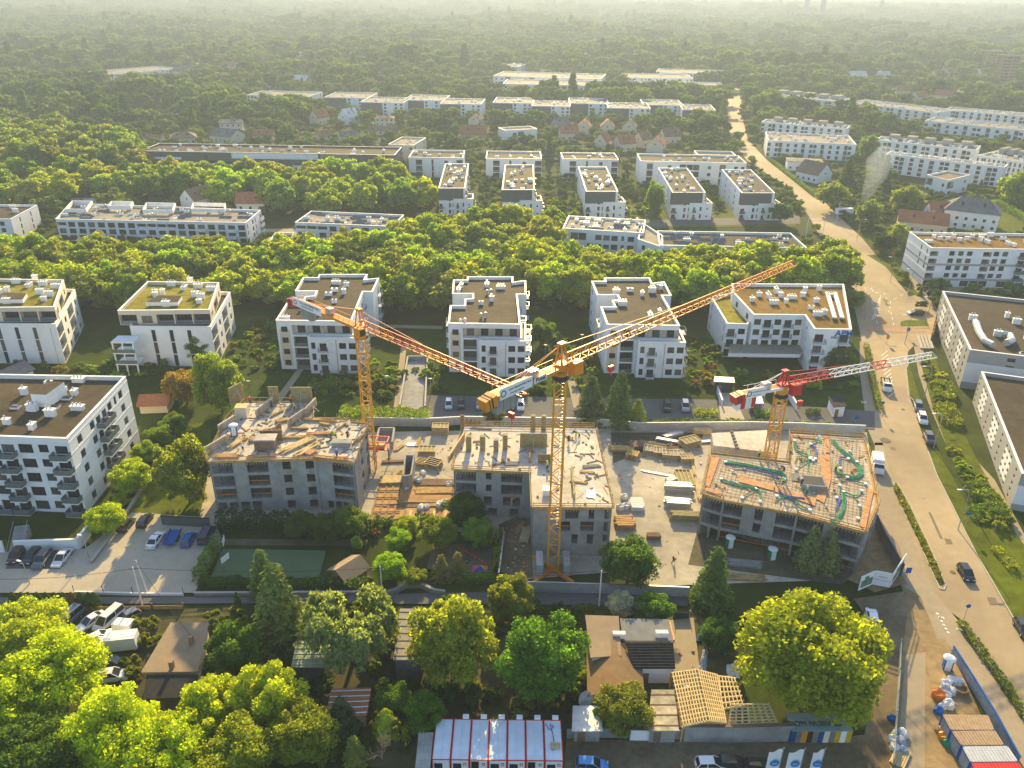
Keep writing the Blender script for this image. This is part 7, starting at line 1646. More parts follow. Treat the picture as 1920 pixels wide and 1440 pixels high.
for lab, a, c, k, col in [
 ('dark car nearest the hedge tree in the lower left car park', (226, 1004), (250, 974), 'hatch', (.03, .025, .02)), ('black car at the head of the lower left car park', (262, 996), (284, 966), 'hatch', BK), ('white fastback car in the middle of the lower left car park', (281, 1034), (304, 1001), 'sedan', WH),
 ('blue car right of the flatbed trailer in the car park', (346, 1032), (364, 1002), 'hatch', BL), ('dark blue van rightmost in the lower left car park', (381, 1024), (396, 994), 'van', NB), ('dark red car leftmost under the white retaining wall', (40, 1036), (24, 1058), 'hatch', (.06, .015, .015)), ('dark green car second under the white retaining wall', (72, 1036), (49, 1062), 'hatch', (.02, .03, .025)),
 ('grey estate car third under the white retaining wall', (92, 1040), (70, 1070), 'suv', GY), ('silver white saloon rightmost under the white retaining wall', (130, 1036), (106, 1066), 'sedan', (.6, .6, .6)), ('dark blue car half hidden at the left of the crowded yard', (62, 1150), (44, 1166), 'hatch', NB), ('white car between the blue and red ones in the crowded yard', (90, 1150), (66, 1172), 'hatch', WH), ('red car with lit tail lamp in the crowded yard', (122, 1152), (92, 1178), 'hatch', RD),
 ('slate blue minibus in the crowded yard', (150, 1150), (106, 1188), 'van', (.10, .13, .17)), ('white coupe in the middle of the crowded yard', (190, 1160), (156, 1182), 'sedan', WH), ('cream white minivan in the crowded yard', (224, 1152), (188, 1184), 'van', (.68, .66, .60)), ('silver black car by the round bushes in the crowded yard', (254, 1156), (224, 1172), 'hatch', (.16, .16, .165)), ('white car under the lime tree beside the camper van', (178, 1206), (200, 1196), 'hatch', WH),
 ('dark estate parked crosswise below the camper van', (200, 1252), (228, 1250), 'suv', DK), ('white car nosing out below the dark estate', (196, 1276), (226, 1272), 'suv', (.6, .62, .66)),
 ('pale blue car leftmost in the row behind the middle shell', (842, 750), (841, 775), 'hatch', (.35, .42, .48)), ('black car second in the row behind the middle shell', (865, 750), (864, 774), 'suv', BK), ('silver car left of the round tree in the row behind the middle shell', (901, 751), (900, 774), 'hatch', SV), ('dark car hidden under the crane sign in the parking row', (941, 752), (941, 776), 'hatch', DK), ('red car in the row behind the middle shell', (957, 752), (958, 776), 'hatch', RD), ('white car rightmost in the row behind the middle shell', (976, 752), (976, 777), 'hatch', WH),
 ('black car in the bays behind the spruces', (1250, 755), (1251, 779), 'suv', BK), ('silver estate in the bays behind the spruces', (1283, 755), (1286, 778), 'suv', (.3, .3, .31)), ('black car driving down the right road', (1800, 1064), (1820, 1096), 'hatch', BK), ('dark blue pale-roofed car first of the three at the kerb', (1718, 758), (1724, 777), 'suv', (.1, .12, .16)), ('white car second of the three at the kerb', (1725, 779), (1732, 800), 'suv', WH), ('dark car nearest of the three at the kerb', (1736, 816), (1746, 838), 'suv', (.06, .06, .07)),
 ('dark car at the right photo edge on the road', (1908, 1170), (1926, 1200), 'hatch', DK), ('black car turning in from the side street', (1732, 591), (1700, 590), 'suv', BK), ('white car half out of frame in the gravel lot', (1322, 1440), (1345, 1440), 'hatch', WH), ('black car half out of frame in the gravel lot, middle', (1362, 1438), (1388, 1440), 'hatch', BK), ('dark car half out of frame in the gravel lot, right', (1412, 1443), (1440, 1446), 'hatch', DK), ('white car behind the huge chestnut at the lot entrance', (1636, 1176), (1632, 1152), 'hatch', WH), ('bright blue car at the bottom edge beside the cabins', (1096, 1440), (1122, 1442), 'hatch', (.02, .2, .5)),
 ('dark car on the street below the first tower block', (772, 424), (792, 423), 'hatch', DK), ('white car on the street below the first tower block', (794, 422), (812, 421), 'suv', WH), ('pale blue car on the street below the first tower block', (822, 421), (842, 420), 'hatch', (.3, .36, .42)), ('silver car beside the road behind the brown roof block', (1652, 468), (1668, 462), 'hatch', SV), ('dark car beside the concrete stack house', (1618, 502), (1628, 512), 'hatch', DK) if False else ('red car in the far car park at left', (268, 250), (278, 243), 'hatch', RD), ('white car in the far car park at left', (262, 244), (274, 240), 'hatch', WH)]:
    car(lab, a, c, k, col, name='moving_car' if 'driving' in lab or 'turning' in lab else 'parked_car', detail=a[1] > 700)
def truckish(name, label, cat, a, c, cabc, bedm, L=6.5, w=2.1, hb=.9, box=0., load=False):
    p, q = Vector(G(*a)), Vector(G(*c)); m = (p + q) / 2; t = thing(name, label, cat, (m.x, m.y, .03), math.atan2(q.y - p.y, q.x - p.x))
    b = MB(); x0 = -L / 2; x1 = L / 2 - (1.9 if cabc else 0); b.box(x0, x1, -w / 2, w / 2, .7, .82)
    if box: b.hexa([(x0, -w / 2, .82), (x1 - .1, -w / 2, .82), (x1 - .1, w / 2, .82), (x0, w / 2, .82)], [(x0 + .1, -w / 2 + .1, .82 + box), (x1 - .15, -w / 2 + .1, .82 + box), (x1 - .15, w / 2 - .1, .82 + box), (x0 + .1, w / 2 - .1, .82 + box)])
    else:
        for y in (-1, 1): b.box(x0, x1, y * w / 2 - .04, y * w / 2 + .04, .83, .83 + hb * .45)
        b.box(x0, x0 + .06, -w / 2 + .05, w / 2 - .05, .83, .83 + hb * .45)
    b.build('cargo_bed' if not box else 'body', bedm, t)
    if cabc:
        k = MB(); loft(k, [[(x, -w / 2 * .95, .4), (x, w / 2 * .95, .4), (x, w / 2 * .95, z - .5), (x, w / 2 * .85, z), (x, -w / 2 * .85, z), (x, -w / 2 * .95, z - .5)] for x, z in ((x1 + .05, 2.0), (x1 + .9, 2.1), (x1 + 1.4, 1.5), (x1 + 1.9, 1.1))]); k.build('cab', 'car_paint', t, color=cabc)
        g_ = MB(); g_.hexa([(x1 + .95, -w * .4, 2.05), (x1 + 1.42, -w * .42, 1.48), (x1 + 1.42, w * .42, 1.48), (x1 + .95, w * .4, 2.05)], [(x1 + 1.0, -w * .4, 2.09), (x1 + 1.47, -w * .42, 1.52), (x1 + 1.47, w * .42, 1.52), (x1 + 1.0, w * .4, 2.09)]); g_.build('windscreen', 'car_glass', t)
    if load:
        for y in (-.6, .1, .6): k = MB(); k.box(x0 - .5, x1 - .3, y - .15, y + .15, .85, 1.1); k.build('plank_load', 'timber_pale', t)
    for x in ((-L * .3, L * .36) if cabc else (-.3, .5)):
        for s in (-1, 1): o = inst('wheel', CP['van'][5], t, (x, s * (w / 2 - .2), .36)); o.rotation_euler = (-s * math.pi / 2, 0, 0)
    return t
truckish('flatbed_truck', 'white cab flatbed truck carrying planks down the road', 'truck', (1657, 712), (1664, 742), WH, 'concrete_dark', load=True)
truckish('car_trailer', 'blue open trailer between the white and blue cars in the car park', 'trailer', (318, 1028), (332, 1000), None, 'blue_paint', L=4.2, w=1.9, hb=.9)
truckish('camper_van', 'white camper van with boxy body in the crowded yard', 'van', (246, 1216), (190, 1222), WH, 'white_paint', L=6.5, w=2.2, box=1.9); truckish('box_trailer', 'small white box trailer beside the round bushes', 'trailer', (246, 1186), (224, 1184), None, 'white_paint', L=3.0, w=1.7, box=1.2)
truckish('box_van', 'white box van parked beside the right shell scaffolds', 'van', (1641, 866), (1646, 892), WH, 'white_paint', L=5.6, w=2.2, box=1.7); truckish('box_trailer', 'white lorry body parked by the road bushes', 'trailer', (1570, 404), (1594, 403), None, 'white_paint', L=8, w=2.5, box=2.2)
# ------------------------------------------------------------------ hedges
def hedge(label, px, w, h, col, name='hedge', group='hedges'):
    P = W(px); o = P[0]; rg = np.random.default_rng(int(px[0][0] + px[0][1])); cs, ns = [], []
    for i in range(len(P) - 1):
        a, c = np.array(P[i]) - np.array(o), np.array(P[i + 1]) - np.array(o); ln = np.linalg.norm(c - a); d = (c - a) / ln; nn = np.array([-d[1], d[0]]); n = int(ln * (2 * h + w) * 26)
        u = rg.random(n) * ln; v = rg.uniform(0, 2 * h + w, n); bump = 1 + .16 * np.sin(u * 1.9 + i) * np.sin(u * .7); side = np.where(v < h, -w / 2, np.where(v < h + w, v - h - w / 2, w / 2)) * bump; z = np.where(v < h, v, np.where(v < h + w, h, 2 * h + w - v)) * bump
        xy = a + d * u[:, None] + nn * side[:, None]; cs.append(np.column_stack([xy, z]) + rg.normal(size=(n, 3)) * .07); k = np.where(v < h, -1, np.where(v < h + w, 0, 1))
        ns.append(np.column_stack([nn[0] * k, nn[1] * k, np.where(k == 0, 1., .3)]) + rg.normal(size=(n, 3)) * .45)
    c = np.concatenate(cs); return tag(inst(name, quads_mesh('hedge', cards(c, np.concatenate(ns), .19, rg), ['leaf']), None, (o[0], o[1], 0), color=col), label, 'hedge', group)
for lab, px, w, h, c in [('clipped hedge on the left side of the green court', [(372, 1092), (392, 1050), (412, 1020)], 1.6, 1.9, MG), ('dark clipped hedge along the lower side of the green court', [(375, 1098), (480, 1101), (612, 1103)], 1.3, 1.6, DG), ('dark hedge continuing right of the green court', [(616, 1104), (700, 1105)], 1.2, 1.8, DG), ('tall dark hedge behind the green court, below the left shell', [(412, 1000), (430, 992), (560, 1000)], 2.2, 3.6, (.022, .034, .012)), ('dark hedge below the dome trees and wooden deck', [(560, 1006), (700, 1000)], 1.8, 2.4, (.022, .034, .012)),
                     ('narrow hedge between the playground and the crane pit', [(936, 1004), (930, 1075)], 1.0, 1.5, (.07, .085, .014)), ('dotted low hedge along the lower playground edge', [(862, 1092), (925, 1090)], 1.2, 1.7, MG), ('dark thuja hedge above the wooden deck', [(700, 985), (740, 985)], 1.1, 1.6, DG), ('short thuja hedge behind the big bags', [(780, 982), (812, 980)], 1.1, 1.8, DG), ('leafy hedge along the inner drive behind the left crane', [(640, 786), (720, 790), (806, 792)], 3.0, 2.8, (.075, .105, .014)), ('long clipped dark hedge along the drive behind the right shell', [(1196, 799), (1380, 799), (1555, 806)], 1.0, 1.6, (.05, .07, .014)),
                     ('clipped bright hedge beside the driveway', [(1302, 778), (1346, 779)], 1.4, 1.3, (.10, .115, .012)), ('clipped hedge in front of the bin shelter', [(1414, 780), (1444, 780)], 1.4, 1.3, LG), ('clipped hedge left of the pale hut', [(1512, 778), (1536, 775)], 1.2, 1.2, DG), ('roadside hedge between pavement and right lane', [(1800, 1172), (1850, 1240), (1925, 1350)], 1.0, .9, (.06, .075, .016)), ('roadside hedge left of the road beside the sign block', [(1624, 650), (1636, 720), (1650, 772)], 1.2, .9, (.075, .09, .016)), ('low plants on the narrow traffic island', [(1679, 915), (1698, 955), (1740, 1040), (1762, 1090)], .9, .55, (.085, .09, .018)),
                     ('clipped hedge square, upper one beside the long grey block', [(1752, 726), (1775, 724), (1786, 750), (1762, 752), (1752, 726)], 1.8, 1.4, (.08, .10, .014)), ('clipped hedge square, lower one beside the long grey block', [(1758, 768), (1780, 764), (1796, 800), (1772, 796), (1758, 768)], 1.8, 1.3, (.09, .105, .014)), ('clipped hedge block at the fork of the right paths', [(1818, 958), (1836, 972)], 2.2, 1.3, MG), ('low hedge at the right photo edge between the paths', [(1866, 1030), (1900, 1070)], 1.6, .8, (.11, .12, .014)), ('dense hedge beside the nearest long grey block', [(1818, 915), (1850, 940), (1880, 985)], 3.2, 1.8, (.07, .095, .014)),
                     ('garden hedge below the mossy green roof block', [(160, 700), (330, 702)], 1.6, 1.6, DG), ('garden hedge under the left crane jib', [(640, 715), (740, 712)], 1.6, 1.4, DG), ('green garden mound hedge left of the first crane', [(585, 735), (640, 722)], 4, 1.6, (.06, .085, .013)), ('hedge at the street corner by the road with the solar roof', [(1505, 470), (1545, 485), (1575, 520)], 3, 2, (.08, .11, .018)), ('bush strip along the far road on its right', [(1442, 300), (1480, 330), (1530, 370)], 2, 1.4, MG), ('dark hedge along the right field edge', [(1800, 395), (1870, 385), (1930, 420)], 2.5, 2.5, LG)]: hedge(lab, px, w, h, c)
for i, x in enumerate((25, 42, 56, 72, 88, 104, 120, 136, 152, 168, 178)):
    X, Y, r, h = at_px(x, 1126, 9, 4.2, 'column'); tree(f'tall {"reddish" if i == 7 else "dark"} thuja, {ORD[i]} from left in the row above the crowded yard', X, Y, r, h, 'column', (.08, .05, .016) if i == 7 else (.035, .055, .013), group='thujas above the crowded yard')
X, Y, r, h = at_px(446, 1130, 7, 7, 'column'); tree('single slim dark thuja beside the lane left of the spruce', X, Y, r, h, 'column', DG)
for i in range(18):
    x = 868 + i * 7.6; X, Y = G(x, 796); 
    if not 905 < x < 925: tree(f'tiny thuja, {ORD[i]} from left in the row by the parked cars', X, Y, .42, 1.5, 'column', DG, group='tiny thujas by the drive')
for i, (x, y) in enumerate(((254, 1172), (282, 1170), (262, 1200), (290, 1202), (246, 1240), (252, 1262))): X, Y, r, h = at_px(x, y, 17, 1.7, 'shrub'); tree(f'round olive bush by the flat brown shed, {ORD[i]} of six', X, Y, r, h, 'shrub', (.06, .07, .014), group='round bushes by the brown shed')
for i, (x, y) in enumerate(((702, 1000), (1305, 720), (1320, 700), (1335, 690))): X, Y, r, h = at_px(x, y, 11, 1.5, 'shrub'); tree(f'reddish brown bush, {["beside the deck", "left of the driveway", "middle of three below the sign block", "upper one below the sign block"][i]}', X, Y, r, h, 'shrub', (.075, .04, .022))
# ------------------------------------------------------------------ walls, fences, poles, signs
wall_run('retaining_wall', 'white retaining wall behind the parked cars at lower left', 'wall', [(31, 1035), (148, 1031), (170, 1004)], 2.2, .3, 'white_wall', 'coping'); wall_run('retaining_wall', 'short white retaining wall left of the garden steps', 'wall', [(-60, 1036), (10, 1036)], 2.2, .3, 'white_wall', 'coping')
p = G(14, 1046); t = thing('garden_steps', 'concrete garden steps through the white retaining wall', 'stairs', p, .25)
b = MB()
for i in range(12): b.box(0, 2.2, i * .5, i * .5 + .52, 0, .18 * (i + 1))
b.build('step', 'concrete', t)
for x in (0, 2.2): c = MB(); c.bar((x, 0, 1), (x, 6, 3.2), .05); c.build('handrail', 'steel', t)
wall_run('garden_wall', 'low concrete wall between the white block garden and the car park', 'wall', [(173, 1058), (222, 992), (274, 908), (330, 815)], .7, .3, 'concrete', 'kerb')
wall_run('car_park_fence', 'low white wall with posts along the lane below the car park', 'fence', [(140, 1113), (250, 1116), (345, 1117)], .5, .25, 'white_wall', None, (4.4, 1.7, .07, 'dark_metal')); wall_run('wood_rail_fence', 'old wooden rail fence above the crowded yard', 'fence', [(20, 1148), (170, 1146), (345, 1143)], .9, .08, 'timber', None, (4, 1.4, .25, 'tile_brown'))
wall_run('lane_wall', 'grey plinth wall along the lane below the court', 'wall', [(365, 1117), (700, 1115)], .6, .25, 'concrete', 'kerb'); wall_run('lane_wall', 'curving grey pipe-like wall by the overhead wire post', 'wall', [(720, 1118), (740, 1113), (760, 1102), (790, 1101), (815, 1113), (835, 1116)], .9, .5, 'concrete')
wall_run('yard_wall', 'patched pale wall along the gravel lot', 'wall', [(1062, 1386), (1150, 1384), (1280, 1388)], 1.8, .2, 'concrete'); wall_run('yard_wall', 'crumbling plaster wall below the bare roof timbers', 'wall', [(1280, 1392), (1365, 1393), (1482, 1390)], 3.0, .3, 'concrete', 'tile_brown')
wall_run('screen_fence', 'white board screens in front of the olive bush', 'fence', [(1180, 1390), (1222, 1391)], 2.0, .08, 'white_wall', None, (1.5, 2.1, .12, 'steel')); wall_run('track_fence', 'net fence along the left side of the dirt track', 'fence', [(1686, 1215), (1684, 1270), (1672, 1440)], 1.6, .06, 'tarpaulin', None, (4, 1.8, .1, 'steel')); wall_run('yard_fence', 'grey-blue panel fence right of the rubbish bags', 'fence', [(1782, 1230), (1826, 1300), (1862, 1360), (1905, 1440)], 1.9, .08, 'tarpaulin', 'blue_paint')
wall_run('drive_wall', 'white ramp wall below the short crane head', 'wall', [(1471, 735), (1492, 770)], 1.8, .25, 'white_wall', 'coping'); wall_run('drive_wall', 'white ramp wall left of the driveway canopy', 'wall', [(1340, 725), (1353, 762)], 1.6, .25, 'white_wall', 'coping'); wall_run('ramp_wall', 'grey wall around the sunken garage ramp', 'wall', [(750, 768), (765, 676), (802, 676), (797, 770)], 1.2, .25, 'concrete', 'kerb')
# striped wall
a, c = G(1478, 1393), G(1592, 1393); v = Vector(c) - Vector(a); an = math.atan2(v.y, v.x); t = thing('striped_wall', 'low wall painted in blue, grey and orange stripes under the chestnut', 'wall', a, an)
SC_ = ['st_blue', 'st_grey', 'st_orange', 'st_black', 'st_grey', 'st_blue', 'st_cream', 'st_grey', 'st_yellow', 'white_paint', 'st_yellow']
for n_, rgb in (('st_blue', (.012, .07, .20)), ('st_grey', (.2, .18, .17)), ('st_orange', (.62, .28, .03)), ('st_black', (.04, .035, .02)), ('st_cream', (.66, .62, .45)), ('st_yellow', (.52, .33, .02))): M(n_, rgb)
for i, m in enumerate(SC_): w_ = v.length / 11; b = MB(); b.box(i * w_, (i + 1) * w_ - .002, -.15, .15, 0, 2.3); b.build('stripe', m, t)
b = MB(); b.box(0, v.length, -.2, 2.6, 2.31, 2.45); ro = b.build('roof_lip', 'green_lip' if 'green_lip' in MATS else M('green_lip', (.22, .30, .29)).name, t); text('DOM NORWID', 'dark_metal', 1.0, ro, (v.length * .42, .5, 2.46), (.25, 0, 0), ext=.02)
# flags
for i, (x, y) in enumerate(((1470, 1403), (1510, 1404), (1548, 1404))):
    z = 6.5; p = G(x, y, z); t = thing('banner_flag', f'white banner flag with blue round emblem, {["left", "middle", "right"][i]} one of three', 'flag', p, 0, 'banner flags at the gravel lot'); b = MB(); b.tube([(0, 0, 0), (0, 0, z)], .05, 6); b.lathe([(.03, 0), (.09, .08), (.03, .16)], (0, 0, z), 6); b.build('pole', 'steel', t)
    f = MB(); w_ = (1.55, 1.7, 1.2)[i]; n = 6
    for k in range(n):
        x0, x1 = -.08 - w_ * k / n, -.08 - w_ * (k + 1) / n; y0, y1 = .12 * math.sin(k * 1.1), .12 * math.sin((k + 1) * 1.1); f.add([(x1, y1, 1.4), (x0, y0, 1.4), (x0, y0, z - .1 - .6 * k / n), (x1, y1, z - .1 - .6 * (k + 1) / n)])
    fo = f.build('cloth', 'white_paint', t); e = MB(); e.lathe([(.55, .15), (.55, .17), (0, .17)], n=16); eo = e.build('emblem', 'st_emblem' if 'st_emblem' in MATS else M('st_emblem', (.02, .22, .50)).name, fo, (-w_ * .5, 0, 4.1)); eo.rotation_euler = (math.pi / 2, 0, 0)
    text('apm', 'white_paint', .34, eo, (0, -.08, .19), (0, 0, 0), ext=.005) if False else text('apm', 'white_paint', .34, fo, (-w_ * .5, -.2, 4.0), (math.pi / 2, 0, 0), ext=.005)
# lamps, poles, wires, signs
def lamp(label, x, y, h=8.5, arm=(-1.6, 0), group='street lamps'):
    p = G(x, y); t = thing('street_lamp', label, 'street lamp', p, 0, group); b = MB(); b.tube([(0, 0, 0), (0, 0, h - .5), (arm[0] * .3, arm[1] * .3, h), (arm[0], arm[1], h + .05)], [.1, .07, .06, .05], 6); b.build('pole', 'steel', t); c = MB(); c.obox(arm[0] * 1.2, arm[1] * 1.2, h, .8, .3, .12, math.atan2(arm[1], arm[0])); c.build('lamp_head', 'white_paint', t)
for i, (x, y, lb) in enumerate([(1796, 993, 'nearest on the right verge'), (1750, 842, 'beside the nearest parked car at the kerb'), (1732, 748, 'beside the upper hedge square'), (1696, 645, 'at the crossing corner right of the road'), (1735, 608, 'at the side street mouth'), (1702, 552, 'on the upper verge below the brown roof block'), (1669, 528, 'on the upper grass island'), (1620, 600, 'left of the junction beside the sign block'), (1575, 492, 'left of the road at the solar roof block'), (1606, 452, 'where the road bends to the solar roof')]): lamp(f'tall curved street lamp {lb}', x, y, arm=(-1.6, 0) if i not in (7, 8, 9) else (1.6, 0))
for i, (x, y) in enumerate([(167, 1046), (56, 1096)]): lamp(f'short garden lamp {["right of the retaining wall", "by the hedge left of the car park lane"][i]}', x, y, 4.5, (-.6, .2), 'garden lamps')
for i, (x, y, lb) in enumerate([(1114, 740, 'beside the path by the spruces'), (1090, 655, 'on the path right of the block between the cranes'), (727, 735, 'by the sunken garage ramp'), (808, 740, 'right of the sunken garage ramp'), (1430, 765, 'in front of the bin shelter'), (470, 745, 'behind the left shell forms'), (1022, 675, 'left of the path beside the middle crane')]): lamp(f'small white path lamp {lb}', x, y, 4.2, (0, 0), 'path lamps')
def upole(label, x, y, h, lean=(0, 0), bar=True):
    p = G(x, y); t = thing('utility_pole', label, 'pole', p); b = MB(); b.tube([(0, 0, 0), (lean[0], lean[1], h)], [.14, .09], 7); b.build('pole', 'bag_white', t)
    if bar: c = MB(); c.bar((lean[0] - .7, lean[1], h - .4), (lean[0] + .7, lean[1], h - .4), .08); c.build('crossarm', 'dark_metal', t)
    return Vector((p[0] + lean[0], p[1] + lean[1], h - .3))
U = [upole('leaning pale utility pole beside the lane at lower left', 267, 1135, 7.5), upole('second dark utility pole strut right of the pale one', 277, 1112, 6.5, (-.6, 0), False), upole('slim wire post by the curving grey wall', 717, 1118, 6), upole('pale utility pole beside the white-blossomed tree', 1123, 1136, 7), upole('tall utility pole by the road near the fifth tower block', 1508, 458, 10), upole('utility pole on the road verge left of the bend', 1540, 452, 9), upole('utility pole beside the white lorry body', 1568, 418, 9)]
def wire(label, a, c, sag=.8, n=8):
    b = MB(); pts = [a.lerp(c, i / n) - Vector((0, 0, sag * 4 * (i / n) * (1 - i / n))) for i in range(n + 1)]; o = pts[0].copy(); b.tube([p - o for p in pts], .035, 4); tag(b.build('overhead_wire', 'dark_metal', None, o), label, 'cable', 'overhead wires')
up = Vector((0, 0, .1)); wire('overhead wire from the pale lane pole towards the left edge', U[0], Vector(G(-60, 1090, 5) + (5.5,))); wire('overhead wire from the pale lane pole across to the slim post', U[0] + up, U[2]); wire('upper overhead wire from slim post to the blossom pole', U[2] + up, U[3] + up); wire('lower overhead wire from slim post to the blossom pole', U[2] - up * 4, U[3] - up * 3); wire('overhead wire from the dark strut pole to the brown shed roof', U[1], Vector(G(360, 1196, 3.5) + (3.8,)), .5); wire('overhead wire between the road poles, upper stretch', U[4], U[6]); wire('overhead wire between the road poles, lower stretch', U[4], U[5])
def sign(label, x, y, h, kind='round', mat='blue_paint', rz=0., w=.75):
    p = G(x, y); t = thing('road_sign', label, 'sign', p, rz, 'road signs'); b = MB(); b.tube([(0, 0, 0), (0, 0, h)], .05, 5); b.build('post', 'steel', t); c = MB()
    if kind == 'round': c.lathe([(w / 2, -.03), (w / 2, .03), (0, .03)], n=12); o = c.build('face', mat, t, (0, -.09, h)); o.rotation_euler = (math.pi / 2, 0, 0)
    else: c.box(-w / 2, w / 2, -.1, -.06, h - .8, h + .3); c.build('face', mat, t)
for lb, x, y, h, k, m in [('blue round road sign at the end of the left roadside hedge', 1650, 778, 3.2, 'round', 'blue_paint'), ('blue square sign at the advert hoarding', 1697, 1092, 2.8, 'sq', 'blue_paint'), ('dark round sign with blue plate on the right verge', 1809, 990, 3.2, 'round', 'blue_paint'), ('blue round sign at the head of the roadside hedge', 1806, 1164, 3.0, 'round', 'blue_paint'), ('small blue sign on the drive behind the right shell', 1604, 792, 1.6, 'sq', 'blue_paint'), ('yellow and dark bollard sign on the upper traffic island', 1654, 617, 2.2, 'sq', 'yellow_paint'), ('yellow and dark bollard sign on the lower traffic island', 1662, 644, 2.2, 'sq', 'yellow_paint'), ('blue square sign below the side street corner', 1700, 632, 2.6, 'sq', 'blue_paint'), ('red and white sign beside the brown roof block front', 1672, 488, 2.6, 'round', 'red_paint')]: sign(lb, x, y, h, k, m, w=.75 if k == 'round' else .9)
# ------------------------------------------------------------------ sheds and yards along the lane
def shed(label, quad, z, wallm, roofm, slope=0., name='shed', ribs=0, ribm='steel', back=None):
    q = [G(x, y, z + (slope if i > 1 else 0)) for i, (x, y) in enumerate(quad)]; o = q[0]; t = thing(name, label, 'shed', o); L = [(p[0] - o[0], p[1] - o[1]) for p in q]; zz = [z, z, z + slope, z + slope]
    b = MB(); I = inset(L, .3)
    for i in range(4): j = (i + 1) % 4; b.add([I[i] + (0,), I[j] + (0,), I[j] + (zz[j] - .05,), I[i] + (zz[i] - .05,)])
    b.build('wall', wallm, t); r = MB(); r.hexa([L[i] + (zz[i] - .04,) for i in range(4)], [L[i] + (zz[i] + .1,) for i in range(4)]); ro = r.build('roof', roofm, t)
    if ribs:
        c = MB()
        for k in range(ribs):
            s = (k + .5) / ribs; a = [L[0][i] + (L[3][i] - L[0][i]) * s for i in (0, 1)] + [z + slope * s + .13]; e = [L[1][i] + (L[2][i] - L[1][i]) * s for i in (0, 1)] + [z + slope * s + .13]; c.bar(a, e, .12, .08)
        c.build('roof_rib', ribm, ro)
    d = MB(); e = Vector(I[1]) - Vector(I[0]); n = e.normalized(); m_ = Vector(I[0]) + e * .3; d.bar((m_.x - n.x * .45 + n.y * .04, m_.y - n.y * .45 - n.x * .04, 1.05), (m_.x + n.x * .45 + n.y * .04, m_.y + n.y * .45 - n.x * .04, 1.05), .05, 2.0); d.build('door', 'tile_brown', t)
    return t, o
t, o = shed('flat pale brown roofed house between the crowded yard and dark green tree', [(264, 1262), (372, 1260), (392, 1168), (320, 1168)], 3.6, 'cream_wall', 'dirt' if False else M('felt_tan', (.30, .22, .14), var=.12, scale=.8, big=.15).name)
for x, y in ((323, 1252), (360, 1205)): c = MB(); q = G(x, y, 3.7); c.obox(q[0] - o[0], q[1] - o[1], 3.7, .55, .55, 1.2); c.build('chimney', 'brown_wall', t)
t, o = shed('dark plank lean-to below the flat pale brown roof', [(268, 1312), (362, 1308), (372, 1266), (275, 1267)], 3.0, 'dark_wall', 'tar_black', .3)
shed('ribbed pale roof shed beside the tall yellow-green tree', [(737, 1238), (792, 1238), (812, 1142), (750, 1142)], 4.2, 'dark_wall', 'pale_roof', .3, ribs=7, ribm='concrete_dark'); shed('greenish corrugated shed under the weeping tree', [(546, 1252), (614, 1252), (622, 1202), (556, 1202)], 2.8, 'dark_wall', M('green_sheet', (.30, .36, .20), var=.2).name, .2, ribs=5); shed('rusty striped lean-to roofs left of the dark conifer', [(610, 1346), (688, 1342), (696, 1290), (622, 1292)], 2.6, 'brown_wall', 'tile_red', .2, ribs=5, ribm='bag_white')
shed('tan flat roof of the old workshop below the white-blossomed tree', [(1107, 1234), (1165, 1230), (1160, 1156), (1097, 1154)], 4.0, 'cream_wall', 'felt_tan', .2); t, o = shed('dark grey flat roof with rubble in the old yard', [(1168, 1202), (1263, 1202), (1254, 1162), (1162, 1160)], 3.6, 'concrete', 'concrete_dark')
for x, y in ((1160, 1195), (1240, 1193)): c = MB(); q = G(x, y, 3.7); c.obox(q[0] - o[0], q[1] - o[1], 3.7, 1.8, .7, .9); c.build('chimney', 'bag_white', t)
shed('black tarred pitched roof over a white wall in the old yard', [(1188, 1254), (1266, 1254), (1262, 1205), (1172, 1205)], 3.2, 'white_wall', 'tar_black', 1.0, ribs=9, ribm='tar_black'); shed('patchy rusty metal roofs beside the bare roof timbers', [(1214, 1371), (1273, 1371), (1264, 1294), (1221, 1294)], 2.6, 'concrete', M('patchy', (.42, .36, .25), var=.5, scale=.7, big=.3).name, 0, ribs=4, ribm='rust'); shed('bluish metal roof left of the olive bush', [(1072, 1372), (1130, 1372), (1126, 1324), (1074, 1324)], 2.4, 'concrete', 'sheet_metal')
house('tan gabled cottage beside the satellite dish', (1150, 1288), 8, 6.6, 2.8, 1.3, R_(86), M('felt_brown', (.25, .16, .08), var=.15, scale=.9, big=.15).name, 'concrete', chim=False, dets=False)
p = G(1096, 1312, 2.2); t = thing('satellite_dish', 'grey satellite dish beside the tan cottage gable', 'dish', p); d = MB(); d.lathe([(.05, 0), (.6, .08), (1.1, .28), (1.12, .3), (.6, .12), (.05, .04)], n=14); o = d.build('dish', 'sheet_metal', t, (0, 0, 2.4)); o.rotation_euler = (1.1, 0, .5); c = MB(); c.tube([(0, .2, 0), (0, .2, 2.3)], .06); c.build('mast', 'steel', t); c = MB(); c.bar((0, -.9, 2.5), (0, .1, 2.2), .04); c.build('feed_arm', 'steel', t)
